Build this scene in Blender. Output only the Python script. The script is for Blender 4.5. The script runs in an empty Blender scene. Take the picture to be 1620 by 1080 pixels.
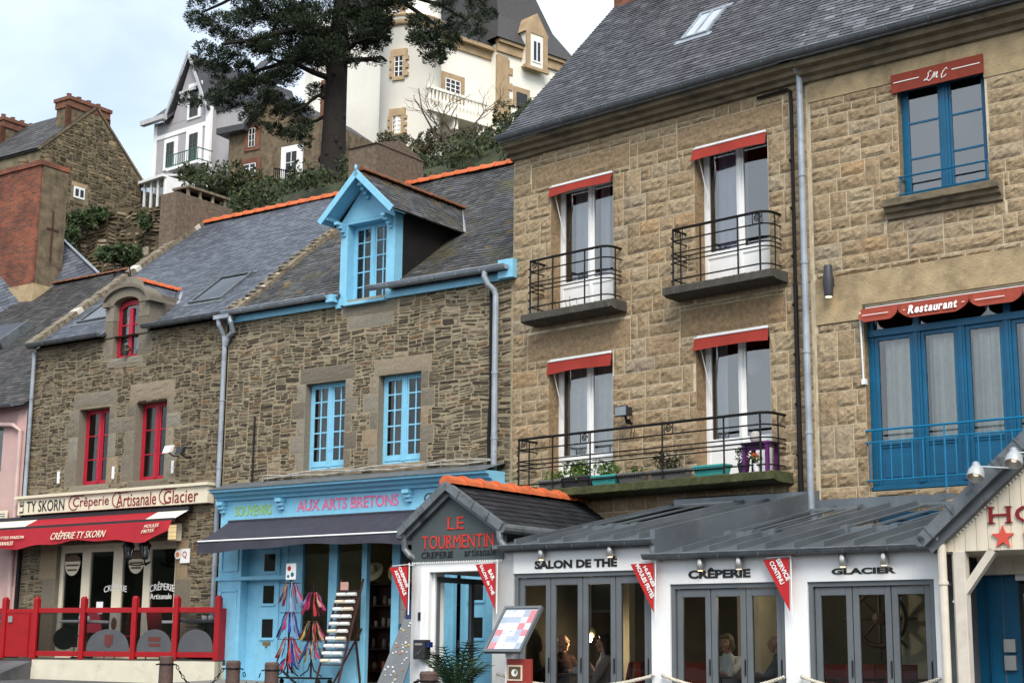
import bpy, bmesh, math, random
from mathutils import Vector, Matrix
from math import sin, cos, pi, radians as rad
random.seed(7)
S = bpy.context.scene
C = S.collection
# ---------------------------------------------------------------- camera
PITCH, ROLL = rad(11.287), rad(0.541)
cam = bpy.data.cameras.new('camera'); co = bpy.data.objects.new('camera', cam); C.objects.link(co)
cam.sensor_width = 36; cam.lens = 55.56; cam.clip_end = 3000; cam.clip_start = .1
_f = Vector((0, cos(PITCH), sin(PITCH))); _u = Vector((0, -sin(PITCH), cos(PITCH))); _r = Vector((1, 0, 0))
_X = cos(ROLL)*_r + sin(ROLL)*_u; _Y = -sin(ROLL)*_r + cos(ROLL)*_u; _Z = -_f
EYE = Vector((0, 0, 1.5))
mw = Matrix((_X, _Y, _Z)).transposed().to_4x4(); mw.translation = EYE
co.matrix_world = mw; S.camera = co
# ---------------------------------------------------------------- sky and sun
SUN_EL, SUN_AZ = rad(46), rad(174)      # azimuth from +Y clockwise: behind the viewer
wd = bpy.data.worlds.new('World'); S.world = wd; wd.use_nodes = True
nt = wd.node_tree; nt.nodes.clear()
N = nt.nodes.new
out = N('ShaderNodeOutputWorld'); bg = N('ShaderNodeBackground'); sky = N('ShaderNodeTexSky')
sky.sky_type = 'NISHITA'; sky.sun_disc = False; sky.sun_elevation = SUN_EL; sky.sun_rotation = SUN_AZ
sky.air_density = 1.0; sky.dust_density = 2.0; sky.ozone_density = 1.2
tc = N('ShaderNodeTexCoord'); mp = N('ShaderNodeMapping'); mp.inputs['Scale'].default_value = (1.0, 1.0, 2.6)
mp.inputs['Rotation'].default_value = (0, 0, .5)
nz = N('ShaderNodeTexNoise'); nz.inputs['Scale'].default_value = 2.3; nz.inputs['Detail'].default_value = 6; nz.inputs['Roughness'].default_value = .52
nz.inputs['Distortion'].default_value = .4
cr = N('ShaderNodeValToRGB'); cr.color_ramp.elements[0].position = .34; cr.color_ramp.elements[0].color = (.30, .30, .30, 1)
cr.color_ramp.elements[1].position = .66; cr.color_ramp.elements[1].color = (.95, .95, .95, 1)
mx = N('ShaderNodeMix'); mx.data_type = 'RGBA'; mx.inputs['B'].default_value = (7.2, 7.9, 8.6, 1)
L_ = nt.links.new
L_(tc.outputs['Generated'], mp.inputs['Vector']); L_(mp.outputs[0], nz.inputs['Vector']); L_(nz.outputs['Fac'], cr.inputs['Fac'])
L_(cr.outputs['Color'], mx.inputs['Factor']); L_(sky.outputs['Color'], mx.inputs['A'])
# thin cloud glows brighter toward the veiled sun
dt = N('ShaderNodeVectorMath'); dt.operation = 'DOT_PRODUCT'; dt.inputs[1].default_value = (sin(SUN_AZ)*cos(SUN_EL), cos(SUN_AZ)*cos(SUN_EL), sin(SUN_EL)); L_(tc.outputs['Generated'], dt.inputs[0])
mr = N('ShaderNodeMapRange'); mr.inputs['From Min'].default_value = -.55; mr.inputs['From Max'].default_value = 1.; mr.inputs['To Min'].default_value = 1.12; mr.inputs['To Max'].default_value = 1.3; L_(dt.outputs['Value'], mr.inputs['Value'])
sc_ = N('ShaderNodeVectorMath'); sc_.operation = 'SCALE'; L_(mx.outputs['Result'], sc_.inputs[0]); L_(mr.outputs[0], sc_.inputs['Scale']); L_(sc_.outputs[0], bg.inputs['Color'])
bg.inputs['Strength'].default_value = .11; L_(bg.outputs[0], out.inputs['Surface'])
sl = bpy.data.lights.new('sun', 'SUN'); sl.energy = 2.3; sl.angle = rad(32); sl.color = (1, .95, .88)
so = bpy.data.objects.new('sun', sl); C.objects.link(so)
_sd = Vector((sin(SUN_AZ)*cos(SUN_EL), cos(SUN_AZ)*cos(SUN_EL), sin(SUN_EL)))
so.rotation_euler = _sd.to_track_quat('Z', 'Y').to_euler(); so.location = (20, -20, 40)
S.view_settings.view_transform = 'Standard'; S.view_settings.look = 'None'; S.view_settings.gamma = 1
S.view_settings.exposure = .66
S.cycles.max_bounces = 8; S.cycles.transparent_max_bounces = 16; S.cycles.caustics_reflective = False; S.cycles.caustics_refractive = False

# ---------------------------------------------------------------- materials
MATS = {}
def new_mat(name):
    m = bpy.data.materials.new(name); m.use_nodes = True; t = m.node_tree
    b = t.nodes['Principled BSDF']; MATS[name] = m
    return m, t, b
def noise(t, scale, detail=4, rough=.55, coord=None, stretch=None):
    n = t.nodes.new('ShaderNodeTexNoise'); n.inputs['Scale'].default_value = scale; n.inputs['Detail'].default_value = detail
    n.inputs['Roughness'].default_value = rough
    c = t.nodes.get('TC') or t.nodes.new('ShaderNodeTexCoord'); c.name = 'TC'
    src = c.outputs['Object']
    if stretch:
        m = t.nodes.new('ShaderNodeMapping'); m.inputs['Scale'].default_value = stretch
        t.links.new(src, m.inputs[0]); src = m.outputs[0]
    t.links.new(src, n.inputs['Vector']); return n
def ramp(t, src, stops):
    r = t.nodes.new('ShaderNodeValToRGB'); e = r.color_ramp.elements
    while len(e) < len(stops): e.new(.5)
    for k, (p, c) in enumerate(stops):
        e[k].position = p; e[k].color = (*c, 1) if len(c) == 3 else c
    t.links.new(src, r.inputs['Fac']); return r
def mixc(t, a, b, fac, mode='MIX'):
    m = t.nodes.new('ShaderNodeMix'); m.data_type = 'RGBA'; m.blend_type = mode
    for s, v in ((m.inputs['A'], a), (m.inputs['B'], b), (m.inputs['Factor'], fac)):
        if isinstance(v, (int, float)): s.default_value = v
        elif isinstance(v, tuple): s.default_value = (*v, 1)
        else: t.links.new(v, s)
    return m.outputs['Result']
def bump(t, b, src, strength, dist=.02):
    n = t.nodes.new('ShaderNodeBump'); n.inputs['Strength'].default_value = strength; n.inputs['Distance'].default_value = dist
    t.links.new(src, n.inputs['Height']); t.links.new(n.outputs[0], b.inputs['Normal']); return n
def paint(name, col, rough=.5, metal=0., var=.12, scale=3., bmp=.0, spec=.4, dirt=None, bscale=60, stretch=None):
    m, t, b = new_mat(name)
    n = noise(t, scale, 5, .6, stretch=stretch)
    lo = tuple(max(0, c*(1-var)) for c in col); hi = tuple(min(1, c*(1+var)) for c in col)
    r = ramp(t, n.outputs['Fac'], [(.3, lo), (.7, hi)]); o = r.outputs['Color']
    if dirt:
        n2 = noise(t, dirt[1], 6, .65, stretch=dirt[3] if len(dirt) > 3 else None); r2 = ramp(t, n2.outputs['Fac'], [(dirt[2], (0, 0, 0)), (dirt[2]+.16, (1, 1, 1))])
        o = mixc(t, o, dirt[0], r2.outputs['Color'])
    t.links.new(o, b.inputs['Base Color'])
    b.inputs['Roughness'].default_value = rough; b.inputs['Metallic'].default_value = metal; b.inputs['Specular IOR Level'].default_value = spec
    if bmp: bump(t, b, noise(t, bscale, 5, .6).outputs['Fac'], bmp)
    return m
def tinted(name, stops, rough=.85, nscale=6., namt=.35, bmp=.4, bscale=14., bdist=.02, blotch=None, spec=.3):
    """colour picked per stone/slate/tile by the face attribute 'tint', then broken up by noise"""
    m, t, b = new_mat(name)
    a = t.nodes.new('ShaderNodeAttribute'); a.attribute_name = 'tint'
    r = ramp(t, a.outputs['Fac'], stops); o = r.outputs['Color']
    n = noise(t, nscale, 6, .65)
    g = ramp(t, n.outputs['Fac'], [(.25, (1-namt,)*3), (.75, (1+namt*.6,)*3)])
    o = mixc(t, o, g.outputs['Color'], 1., 'MULTIPLY')
    for bl in (blotch or []):
        n2 = noise(t, bl[1], 6, .7, stretch=bl[4] if len(bl) > 4 else None); r2 = ramp(t, n2.outputs['Fac'], [(bl[2], (0, 0, 0)), (bl[2]+bl[3], (1, 1, 1))])
        o = mixc(t, o, bl[0], r2.outputs['Color'])
    t.links.new(o, b.inputs['Base Color']); b.inputs['Roughness'].default_value = rough; b.inputs['Specular IOR Level'].default_value = spec
    if bmp: bump(t, b, noise(t, bscale, 8, .65).outputs['Fac'], bmp, bdist)
    return m
def glass(name, tint=(.9, .95, 1), refl=.16, rough=.01):
    m, t, b = new_mat(name); o = t.nodes['Material Output']
    tr = t.nodes.new('ShaderNodeBsdfTransparent'); tr.inputs[0].default_value = (*tint, 1)
    gl = t.nodes.new('ShaderNodeBsdfGlossy'); gl.inputs['Roughness'].default_value = rough
    lw = t.nodes.new('ShaderNodeFresnel'); lw.inputs['IOR'].default_value = 1.5
    ad = t.nodes.new('ShaderNodeMath'); ad.operation = 'MULTIPLY_ADD'; ad.inputs[1].default_value = 1.; ad.inputs[2].default_value = refl
    mxs = t.nodes.new('ShaderNodeMixShader')
    n = noise(t, 1.3, 2, .4); bp = t.nodes.new('ShaderNodeBump'); bp.inputs['Strength'].default_value = .06; bp.inputs['Distance'].default_value = .02
    t.links.new(n.outputs['Fac'], bp.inputs['Height']); t.links.new(bp.outputs[0], gl.inputs['Normal'])
    t.links.new(lw.outputs[0], ad.inputs[0]); t.links.new(ad.outputs[0], mxs.inputs[0])
    t.links.new(tr.outputs[0], mxs.inputs[1]); t.links.new(gl.outputs[0], mxs.inputs[2]); t.links.new(mxs.outputs[0], o.inputs[0])
    t.nodes.remove(b); return m
def emit(name, col, st):
    m, t, b = new_mat(name); b.inputs['Base Color'].default_value = (*col, 1)
    b.inputs['Emission Color'].default_value = (*col, 1); b.inputs['Emission Strength'].default_value = st; return m
def leaf(name, c1, c2, c3):
    m, t, b = new_mat(name)
    a = t.nodes.new('ShaderNodeAttribute'); a.attribute_name = 'tint'
    r = ramp(t, a.outputs['Fac'], [(0, c1), (.5, c2), (1, c3)])
    t.links.new(r.outputs['Color'], b.inputs['Base Color']); b.inputs['Roughness'].default_value = .7; b.inputs['Specular IOR Level'].default_value = .25
    b.inputs['Subsurface Weight'].default_value = 0.; return m

ashlar = tinted('granite_ashlar', [(0, (.285, .205, .118)), (.3, (.322, .236, .139)), (.55, (.345, .256, .152)), (.8, (.375, .288, .177)), (.93, (.31, .25, .172)), (1, (.375, .25, .13))], .9, 16., .42, .85, 14., .035,
                [((.19, .14, .085), 2.3, .60, .25), ((.15, .115, .075), 1.4, .57, .2, (1.6, 1.6, .28)), ((.42, .33, .21), 3.1, .64, .12)])
joint_pale = paint('pale_lime_mortar', (.54, .46, .32), .95, var=.25, scale=5, bmp=.4, dirt=((.27, .2, .12), 1.7, .52))
lintel_stone = tinted('dressed_granite', [(0, (.25, .168, .092)), (1, (.315, .222, .128))], .9, 16, .45, .8, 12, .035, [((.14, .11, .07), 1.8, .58, .25)])
render_beige = paint('sandy_render', (.385, .29, .165), .95, var=.22, scale=4, bmp=.6, dirt=((.2, .15, .085), 1.2, .5), bscale=40)
schist = tinted('schist_rubble', [(0, (.04, .03, .02)), (.3, (.075, .054, .035)), (.5, (.115, .086, .054)), (.7, (.15, .12, .08)), (.86, (.19, .155, .1)), (.95, (.20, .11, .05)), (1, (.29, .24, .16))], .85, 9, .5, .5, 22, .025)
schist_grey = tinted('schist_rubble_pale', [(0, (.045, .036, .024)), (.3, (.085, .066, .044)), (.5, (.125, .10, .066)), (.75, (.17, .14, .095)), (.9, (.17, .10, .05)), (1, (.30, .25, .17))], .85, 9, .5, .5, 22, .025)
joint_buff = paint('buff_mortar', (.275, .228, .148), .95, var=.25, scale=6, bmp=.5, dirt=((.23, .185, .115), 1.5, .54))
joint_brown = paint('brown_mortar', (.215, .178, .115), .95, var=.3, scale=6, bmp=.5, dirt=((.17, .13, .08), 1.5, .52))
grey_granite = tinted('grey_granite', [(0, (.145, .122, .09)), (.4, (.19, .165, .125)), (.75, (.235, .21, .165)), (1, (.27, .20, .12))], .9, 22, .3, .3, 30, .015, [((.11, .092, .068), 5, .64, .2)])
slate_dark = tinted('slate_weathered', [(0, (.05, .051, .056)), (.5, (.074, .076, .083)), (.85, (.094, .096, .104)), (1, (.13, .13, .137))], .55, 12, .45, .3, 40, .008, [((.10, .085, .05), 1.6, .66, .14), ((.10, .105, .11), .8, .56, .2)])
slate_blue = tinted('slate_blue_grey', [(0, (.055, .062, .078)), (.5, (.08, .09, .11)), (1, (.12, .132, .155))], .5, 14, .25, .2, 40, .006)
slate_moss = tinted('slate_lichen', [(0, (.042, .042, .042)), (.5, (.067, .068, .069)), (1, (.11, .11, .112))], .7, 8, .5, .35, 30, .01, [((.20, .115, .025), 2.0, .585, .1), ((.085, .078, .04), 1.3, .52, .15)])
slate_new = tinted('slate_new', [(0, (.011, .012, .0145)), (.6, (.017, .019, .022)), (1, (.028, .03, .034))], .6, 14, .2, .15, 40, .006)
zinc = paint('zinc', (.20, .22, .245), .5, .35, .22, 2.5, dirt=((.11, .12, .125), 3, .55), spec=.5)
zinc_pale = paint('galvanised_zinc', (.30, .335, .37), .5, .3, .2, 3, dirt=((.18, .2, .21), 4, .55))
gutter_grey = paint('gutter_grey', (.135, .15, .158), .5, .3, .25, 4, dirt=((.05, .055, .05), 6, .55))
roof_grey = paint('painted_roof_metal', (.125, .143, .155), .34, .45, .25, 1.2, dirt=((.17, .185, .195), 2.2, .54, (3, .5, 1)), spec=.6)
white = paint('white_paint', (.78, .78, .76), .55, var=.04, bmp=.06, dirt=((.60, .585, .55), 3.5, .60, (2.2, 2.2, .5)))
cream = paint('cream_paint', (.66, .59, .44), .6, var=.06, dirt=((.5, .43, .3), 3, .6))
plinth_cream = paint('cream_plinth', (.58, .54, .42), .8, var=.08, bmp=.2, dirt=((.38, .34, .25), 2, .58))
light_blue = paint('light_blue_paint', (.21, .50, .67), .5, var=.08, scale=6, bmp=.06, dirt=((.16, .40, .56), 5, .62))
deep_blue = paint('deep_blue_paint', (.001, .088, .18), .4, var=.15, scale=4)
rail_blue = paint('railing_blue_paint', (.003, .15, .29), .4, var=.15)
red_paint = paint('red_paint', (.30, .004, .007), .4, var=.14, scale=5, dirt=((.25, .005, .01), 5, .6))
red_frame = paint('raspberry_paint', (.38, .012, .03), .45, var=.12, scale=5)
red_cloth = paint('red_canvas', (.29, .027, .015), .8, var=.12, scale=5, bmp=.1)
red_awn = paint('bright_red_canvas', (.31, .006, .014), .8, var=.1, scale=4)
cream_cloth = paint('cream_canvas', (.68, .62, .5), .8, var=.06)
brick_cloth = paint('rust_red_canvas', (.22, .035, .018), .85, var=.12, scale=6)
navy_cloth = paint('charcoal_canvas', (.032, .032, .045), .85, var=.2, scale=6)
grey_frame = paint('anthracite_paint', (.115, .128, .135), .45, var=.1)
grey_sign = paint('slate_grey_board', (.06, .075, .075), .6, var=.1)
iron = paint('black_iron', (.006, .005, .005), .6, .0, .2, spec=.25)
black = paint('black_paint', (.008, .008, .008), .5)
black_pl = paint('black_plastic', (.02, .02, .022), .5)
white_txt = paint('white_lettering', (.8, .78, .74), .6, var=.03)
red_txt = paint('red_lettering', (.55, .035, .02), .6, var=.05)
dred_txt = paint('dark_red_lettering', (.20, .004, .005), .5)
brick_txt = paint('brick_red_lettering', (.45, .07, .03), .6)
pink_txt = paint('faded_pink_lettering', (.68, .17, .30), .7, var=.2, scale=14)
lime_txt = paint('faded_lime_lettering', (.3, .5, .10), .7, var=.2, scale=14)
grey_txt = paint('dark_grey_lettering', (.05, .07, .08), .6)
star_red = paint('coral_red_paint', (.62, .08, .05), .5)
orange_tile = paint('orange_ridge_tile', (.52, .12, .04), .75, var=.22, scale=5, bmp=.2, dirt=((.3, .08, .03), 4, .58))
rust_tile = paint('weathered_ridge_tile', (.16, .065, .03), .85, var=.4, scale=6, bmp=.3)
brick = None
concrete = paint('mossy_concrete', (.065, .06, .048), .95, var=.3, scale=5, bmp=.5, dirt=((.28, .25, .2), 9, .66))
moss_conc = paint('green_mossy_concrete', (.055, .06, .022), .95, var=.45, scale=6, bmp=.6, dirt=((.22, .2, .14), 9, .66))
cornice_stone = paint('weathered_cornice', (.17, .135, .085), .95, var=.3, scale=2.5, bmp=.4, dirt=((.06, .055, .04), 1.5, .52, (1, 1, 3)))
lichen_stone = paint('lichen_coping', (.17, .14, .095), .95, var=.5, scale=7, bmp=.6, dirt=((.5, .46, .38), 6, .64))
roughcast = paint('brown_roughcast', (.135, .10, .07), .95, var=.35, scale=12, bmp=.9, bscale=30)
dark_tar = paint('tarred_cladding', (.006, .005, .005), .9, var=.4, scale=4)
pink_wall = paint('pink_render', (.50, .33, .30), .9, var=.06, bmp=.2)
pale_grey_wall = paint('pale_grey_render', (.34, .325, .33), .9, var=.05)
cream_wall = paint('cream_render', (.76, .725, .63), .9, var=.05, scale=.6, dirt=((.72, .65, .48), .5, .64, (1, 1, .3)))
ochre = paint('ochre_stone', (.35, .25, .145), .9, var=.2, scale=2, bmp=.2)
hill_stone = paint('hill_house_stone', (.13, .098, .06), .95, var=.5, scale=3.2, bmp=.5, bscale=4, dirt=((.3, .22, .11), 3.5, .66))
brick_red = paint('soft_red_brick', (.15, .065, .038), .9, var=.35, scale=4)
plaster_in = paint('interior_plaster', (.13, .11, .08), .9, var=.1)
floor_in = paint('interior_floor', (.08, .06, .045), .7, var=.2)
shop_wall = paint('shop_interior_plaster', (.78, .68, .36), .9, var=.1)
wood = paint('brown_wood', (.11, .06, .03), .6, var=.3, scale=8, stretch=(1, 1, 8))
dark_wood = paint('dark_varnished_wood', (.045, .015, .01), .45, var=.3, scale=8)
curtain_m = paint('net_curtain', (.62, .62, .6), .95, var=.06)
curtain_w = paint('lilac_curtain', (.55, .5, .6), .95, var=.08)
voile = paint('cream_voile', (.74, .73, .62), .95, var=.08, scale=9)
pane = glass('window_glass', (.86, .9, .92), .10)
pane_up = glass('upper_window_glass', (.8, .84, .88), .17)
pane_shop = glass('souvenir_glass', (.94, .95, .94), .01)
pane_dark = glass('shop_glass', (.8, .84, .84), .02)
pane_sky = glass('skylight_glass', (.25, .3, .32), .10)
pane_clear = glass('screen_glass', (.62, .63, .66), .03)
steel = paint('brushed_steel', (.55, .53, .49), .3, .9, .1)
granite_red = paint('brown_red_granite', (.085, .05, .04), .7, var=.35, scale=30, bmp=.2)
asphalt = paint('asphalt', (.075, .075, .078), .95, var=.25, scale=8, bmp=.5, bscale=120, dirt=((.12, .12, .12), .6, .55))
paving = paint('pavement_stone', (.19, .175, .155), .9, var=.2, scale=5, bmp=.3)
earth = paint('hillside_grass', (.028, .034, .013), .95, var=.6, scale=1.6, bmp=1., bscale=5, dirt=((.06, .045, .026), .9, .5))
far_green = paint('wooded_hill', (.028, .038, .02), .95, var=.5, scale=.08)
bark = paint('pine_bark', (.015, .011, .009), .95, var=.5, scale=6, bmp=1., bscale=7, stretch=(3, 3, .7))
bark_grey = paint('grey_bark', (.10, .075, .055), .9, var=.3)
pine_leaf = leaf('pine_needles', (.008, .014, .007), (.016, .027, .011), (.036, .05, .02))
bush_leaf = leaf('dark_shrub_leaves', (.018, .026, .010), (.035, .048, .018), (.07, .085, .03))
olive_leaf = leaf('olive_shrub_leaves', (.035, .034, .018), (.065, .06, .03), (.11, .10, .05))
ivy_leaf = leaf('ivy_leaves', (.016, .028, .010), (.035, .055, .018), (.06, .085, .03))
pot_leaf = leaf('pot_plant_leaves', (.03, .07, .012), (.08, .15, .025), (.17, .22, .05))
teal_pl = paint('teal_plastic', (.05, .33, .30), .5, var=.1)
pot_grey = paint('grey_plastic', (.13, .13, .12), .6, var=.1)
pot_black = paint('charcoal_plastic', (.03, .032, .035), .5)
purple = paint('purple_paint', (.085, .008, .095), .5)
bulb = emit('warm_bulb', (1, .75, .4), 3)
lamp_bulb = emit('lit_room_bulb', (1, .72, .38), 300)
skin = paint('skin', (.50, .27, .18), .55, var=.06, scale=14)
def brick_mat(name, c1, c2, mortar, w=.22, h=.07):
    m, t, b = new_mat(name)
    c = t.nodes.new('ShaderNodeTexCoord'); sx = t.nodes.new('ShaderNodeSeparateXYZ'); cx = t.nodes.new('ShaderNodeCombineXYZ')
    ad = t.nodes.new('ShaderNodeMath'); ad.operation = 'ADD'
    t.links.new(c.outputs['Object'], sx.inputs[0]); t.links.new(sx.outputs['X'], ad.inputs[0]); t.links.new(sx.outputs['Y'], ad.inputs[1])
    t.links.new(ad.outputs[0], cx.inputs['X']); t.links.new(sx.outputs['Z'], cx.inputs['Y'])
    n = noise(t, 5, 3); vm = t.nodes.new('ShaderNodeVectorMath'); vm.operation = 'MULTIPLY_ADD'; vm.inputs[1].default_value = (.03,)*3
    t.links.new(n.outputs['Color'], vm.inputs[0]); t.links.new(cx.outputs[0], vm.inputs[2])
    bt = t.nodes.new('ShaderNodeTexBrick'); bt.inputs['Scale'].default_value = 1
    bt.inputs['Brick Width'].default_value = w; bt.inputs['Row Height'].default_value = h; bt.inputs['Mortar Size'].default_value = .006
    bt.inputs['Color1'].default_value = (*c1, 1); bt.inputs['Color2'].default_value = (*c2, 1); bt.inputs['Mortar'].default_value = (*mortar, 1)
    t.links.new(vm.outputs[0], bt.inputs['Vector'])
    n2 = noise(t, 1.7, 6, .7); g = ramp(t, n2.outputs['Fac'], [(.3, (.4,)*3), (.7, (1.2,)*3)])
    o = mixc(t, bt.outputs['Color'], g.outputs['Color'], 1., 'MULTIPLY'); t.links.new(o, b.inputs['Base Color'])
    b.inputs['Roughness'].default_value = .92
    iv = t.nodes.new('ShaderNodeMath'); iv.operation = 'SUBTRACT'; iv.inputs[0].default_value = 1; t.links.new(bt.outputs['Fac'], iv.inputs[1])
    bump(t, b, iv.outputs[0], .6, .015); return m
brick = brick_mat('old_red_brick', (.27, .068, .028), (.13, .042, .024), (.19, .14, .10))
# ---------------------------------------------------------------- geometry helpers
def jit(a): return random.uniform(-a, a)
class G:
    """collects faces; build() links them as ONE mesh object"""
    def __init__(s): s.v = []; s.f = []; s.m = []; s.t = []
    def add(s, vs, fs, m=0, t=0.):
        k = len(s.v); s.v += [tuple(p) for p in vs]
        for f in fs: s.f.append(tuple(i+k for i in f)); s.m.append(m); s.t.append(t)
    def quad(s, a, b, c, d, m=0, t=0.): s.add((a, b, c, d), ((0, 1, 2, 3),), m, t)
    def box(s, x0, x1, y0, y1, z0, z1, m=0, t=0.):
        s.add([(x, y, z) for z in (z0, z1) for y in (y0, y1) for x in (x0, x1)],
              [(0, 2, 3, 1), (4, 5, 7, 6), (0, 1, 5, 4), (2, 6, 7, 3), (0, 4, 6, 2), (1, 3, 7, 5)], m, t); return s
    def bar(s, p, q, w, h, m=0, up=(0, 0, 1), t=0.):
        p, q = Vector(p), Vector(q); d = (q-p).normalized(); u = Vector(up)
        if abs(d.dot(u)) > .98: u = Vector((0, 1, 0))
        r = d.cross(u).normalized()*w/2; u = r.cross(d).normalized()*h/2
        vs = [e+a*r+b*u for e in (p, q) for a, b in ((-1, -1), (1, -1), (1, 1), (-1, 1))]
        s.add(vs, [(0, 1, 2, 3), (7, 6, 5, 4), (0, 4, 5, 1), (1, 5, 6, 2), (2, 6, 7, 3), (3, 7, 4, 0)], m, t); return s
    def prism(s, pts, d, m=0, t=0.):
        """flat polygon (3-D points) swept by the vector d"""
        d = Vector(d); n = len(pts); a = [Vector(p) for p in pts]
        s.add(a+[p+d for p in a], [tuple(range(n))[::-1], tuple(range(n, 2*n))]+[(i, (i+1) % n, n+(i+1) % n, n+i) for i in range(n)], m, t); return s
    def tube(s, pts, r, n=8, m=0, caps=True, t=0.):
        pts = [Vector(p) for p in pts]; rs = r if isinstance(r, (list, tuple)) else [r]*len(pts); vs = []; fs = []
        ref = None
        for i, p in enumerate(pts):
            d = (pts[min(i+1, len(pts)-1)]-pts[max(i-1, 0)]).normalized()
            if ref is None: ref = d.orthogonal().normalized()
            a = (ref-d*ref.dot(d)).normalized(); ref = a; b = d.cross(a)
            vs += [p+rs[i]*(cos(2*pi*k/n)*a+sin(2*pi*k/n)*b) for k in range(n)]
        for i in range(len(pts)-1):
            for k in range(n): fs.append((i*n+k, i*n+(k+1) % n, (i+1)*n+(k+1) % n, (i+1)*n+k))
        if caps: fs += [tuple(range(n))[::-1], tuple(range((len(pts)-1)*n, len(pts)*n))]
        s.add(vs, fs, m, t); return s
    def lathe(s, prof, c=(0, 0, 0), n=16, m=0, t=0.):
        vs = [(c[0]+r*cos(2*pi*k/n), c[1]+r*sin(2*pi*k/n), c[2]+z) for r, z in prof for k in range(n)]; L = len(prof)
        fs = [(i*n+k, i*n+(k+1) % n, (i+1)*n+(k+1) % n, (i+1)*n+k) for i in range(L-1) for k in range(n)]
        fs += [tuple(range(n))[::-1], tuple(range((L-1)*n, L*n))]; s.add(vs, fs, m, t); return s
    def ball(s, c, r, m=0, n=10, k=7, t=0.):
        rx, ry, rz = r if isinstance(r, (tuple, list)) else (r,)*3
        vs = [(c[0]+rx*sin(pi*j/k)*cos(2*pi*i/n), c[1]+ry*sin(pi*j/k)*sin(2*pi*i/n), c[2]+rz*cos(pi*j/k)) for j in range(k+1) for i in range(n)]
        s.add(vs, [(j*n+i, (j+1)*n+i, (j+1)*n+(i+1) % n, j*n+(i+1) % n) for j in range(k) for i in range(n)], m, t); return s
    def disc(s, c, r, y, m=0, n=20, t=0.):     # upright disc facing -y
        s.prism([(c[0]+r*cos(2*pi*k/n), c[1], c[2]+r*sin(2*pi*k/n)) for k in range(n)], (0, y, 0), m, t); return s
    def sheet(s, fn, nu, nv, m=0, t=0.):
        vs = [fn(i/nu, j/nv) for j in range(nv+1) for i in range(nu+1)]; w = nu+1
        s.add(vs, [(j*w+i, j*w+i+1, (j+1)*w+i+1, (j+1)*w+i) for j in range(nv) for i in range(nu)], m, t); return s
    def wall(s, x0, x1, z0, z1, holes, dep=.3, m=0, mr=0, y=0.):
        xs = sorted({x0, x1, *[v for h in holes for v in h[:2] if x0 < v < x1]}); zs = sorted({z0, z1, *[v for h in holes for v in h[2:4] if z0 < v < z1]})
        for a, b in zip(xs, xs[1:]):
            for c, d in zip(zs, zs[1:]):
                if any(h[0] <= (a+b)/2 <= h[1] and h[2] <= (c+d)/2 <= h[3] for h in holes): continue
                s.quad((a, y, c), (b, y, c), (b, y, d), (a, y, d), m)
        for h in holes:
            a, b, c, d = h[:4]; e = y+dep
            s.quad((a, y, c), (a, e, c), (a, e, d), (a, y, d), mr, .5); s.quad((b, y, c), (b, y, d), (b, e, d), (b, e, c), mr, .4)
            s.quad((a, y, d), (b, y, d), (b, e, d), (a, e, d), mr, .6); s.quad((a, y, c), (a, e, c), (b, e, c), (b, y, c), mr, .7)
        return s
    def room(s, x0, x1, y0, y1, z0, z1, m=0):
        p = [(x, y, z) for z in (z0, z1) for y in (y0, y1) for x in (x0, x1)]
        s.add(p, [(0, 1, 3, 2), (4, 6, 7, 5), (2, 3, 7, 6), (0, 2, 6, 4), (1, 5, 7, 3)], m); return s
    def build(s, name, mats, parent=None, smooth=False, bevel=0):
        me = bpy.data.meshes.new(name); me.from_pydata(s.v, [], s.f)
        for mm in (mats if isinstance(mats, (list, tuple)) else [mats]): me.materials.append(mm)
        me.polygons.foreach_set('material_index', s.m)
        if any(s.t): me.attributes.new('tint', 'FLOAT', 'FACE').data.foreach_set('value', s.t)
        if smooth: me.polygons.foreach_set('use_smooth', [len(f) < 5 for f in s.f]); me.set_sharp_from_angle(angle=rad(55))
        me.update(); o = bpy.data.objects.new(name, me); C.objects.link(o)
        if parent: o.parent = parent
        if bevel:
            b = o.modifiers.new('bevel', 'BEVEL'); b.width = bevel; b.segments = 2; b.limit_method = 'ANGLE'
        return o
class Fr:
    """a facade: x runs along it to the right, y into the building, z up"""
    def __init__(s, ox, oy, yaw):
        s.o = Vector((ox, oy, 0)); a = rad(yaw); s.x = Vector((sin(a), -cos(a), 0)); s.y = Vector((cos(a), sin(a), 0)); s.rz = a-pi/2
    def w(s, x, y, z): return s.o+s.x*x+s.y*y+Vector((0, 0, z))
def tag(o, label, cat, group=None):
    o['label'] = label; o['category'] = cat
    if group: o['group'] = group
    return o
def thing(name, F, p, label, cat, group=None, rz=0.):
    o = bpy.data.objects.new(name, None); C.objects.link(o); o.empty_display_size = .2
    o.location = F.w(*p) if F else Vector(p); o.rotation_euler = (0, 0, (F.rz if F else 0)+rz); return tag(o, label, cat, group)
def single(g, name, mats, F, p, label, cat, group=None, rz=0., smooth=False):
    o = g.build(name, mats, None, smooth); o.location = F.w(*p) if F else Vector(p); o.rotation_euler = (0, 0, (F.rz if F else 0)+rz)
    return tag(o, label, cat, group)
def kids(o): return [c for c in bpy.data.objects if c.parent == o]
def dup(o, parent=None):
    c = o.copy(); C.objects.link(c)
    if parent: c.parent = parent
    for k in kids(o): dup(k, c)
    return c
def structure(o): o['kind'] = 'structure'; return o
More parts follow.
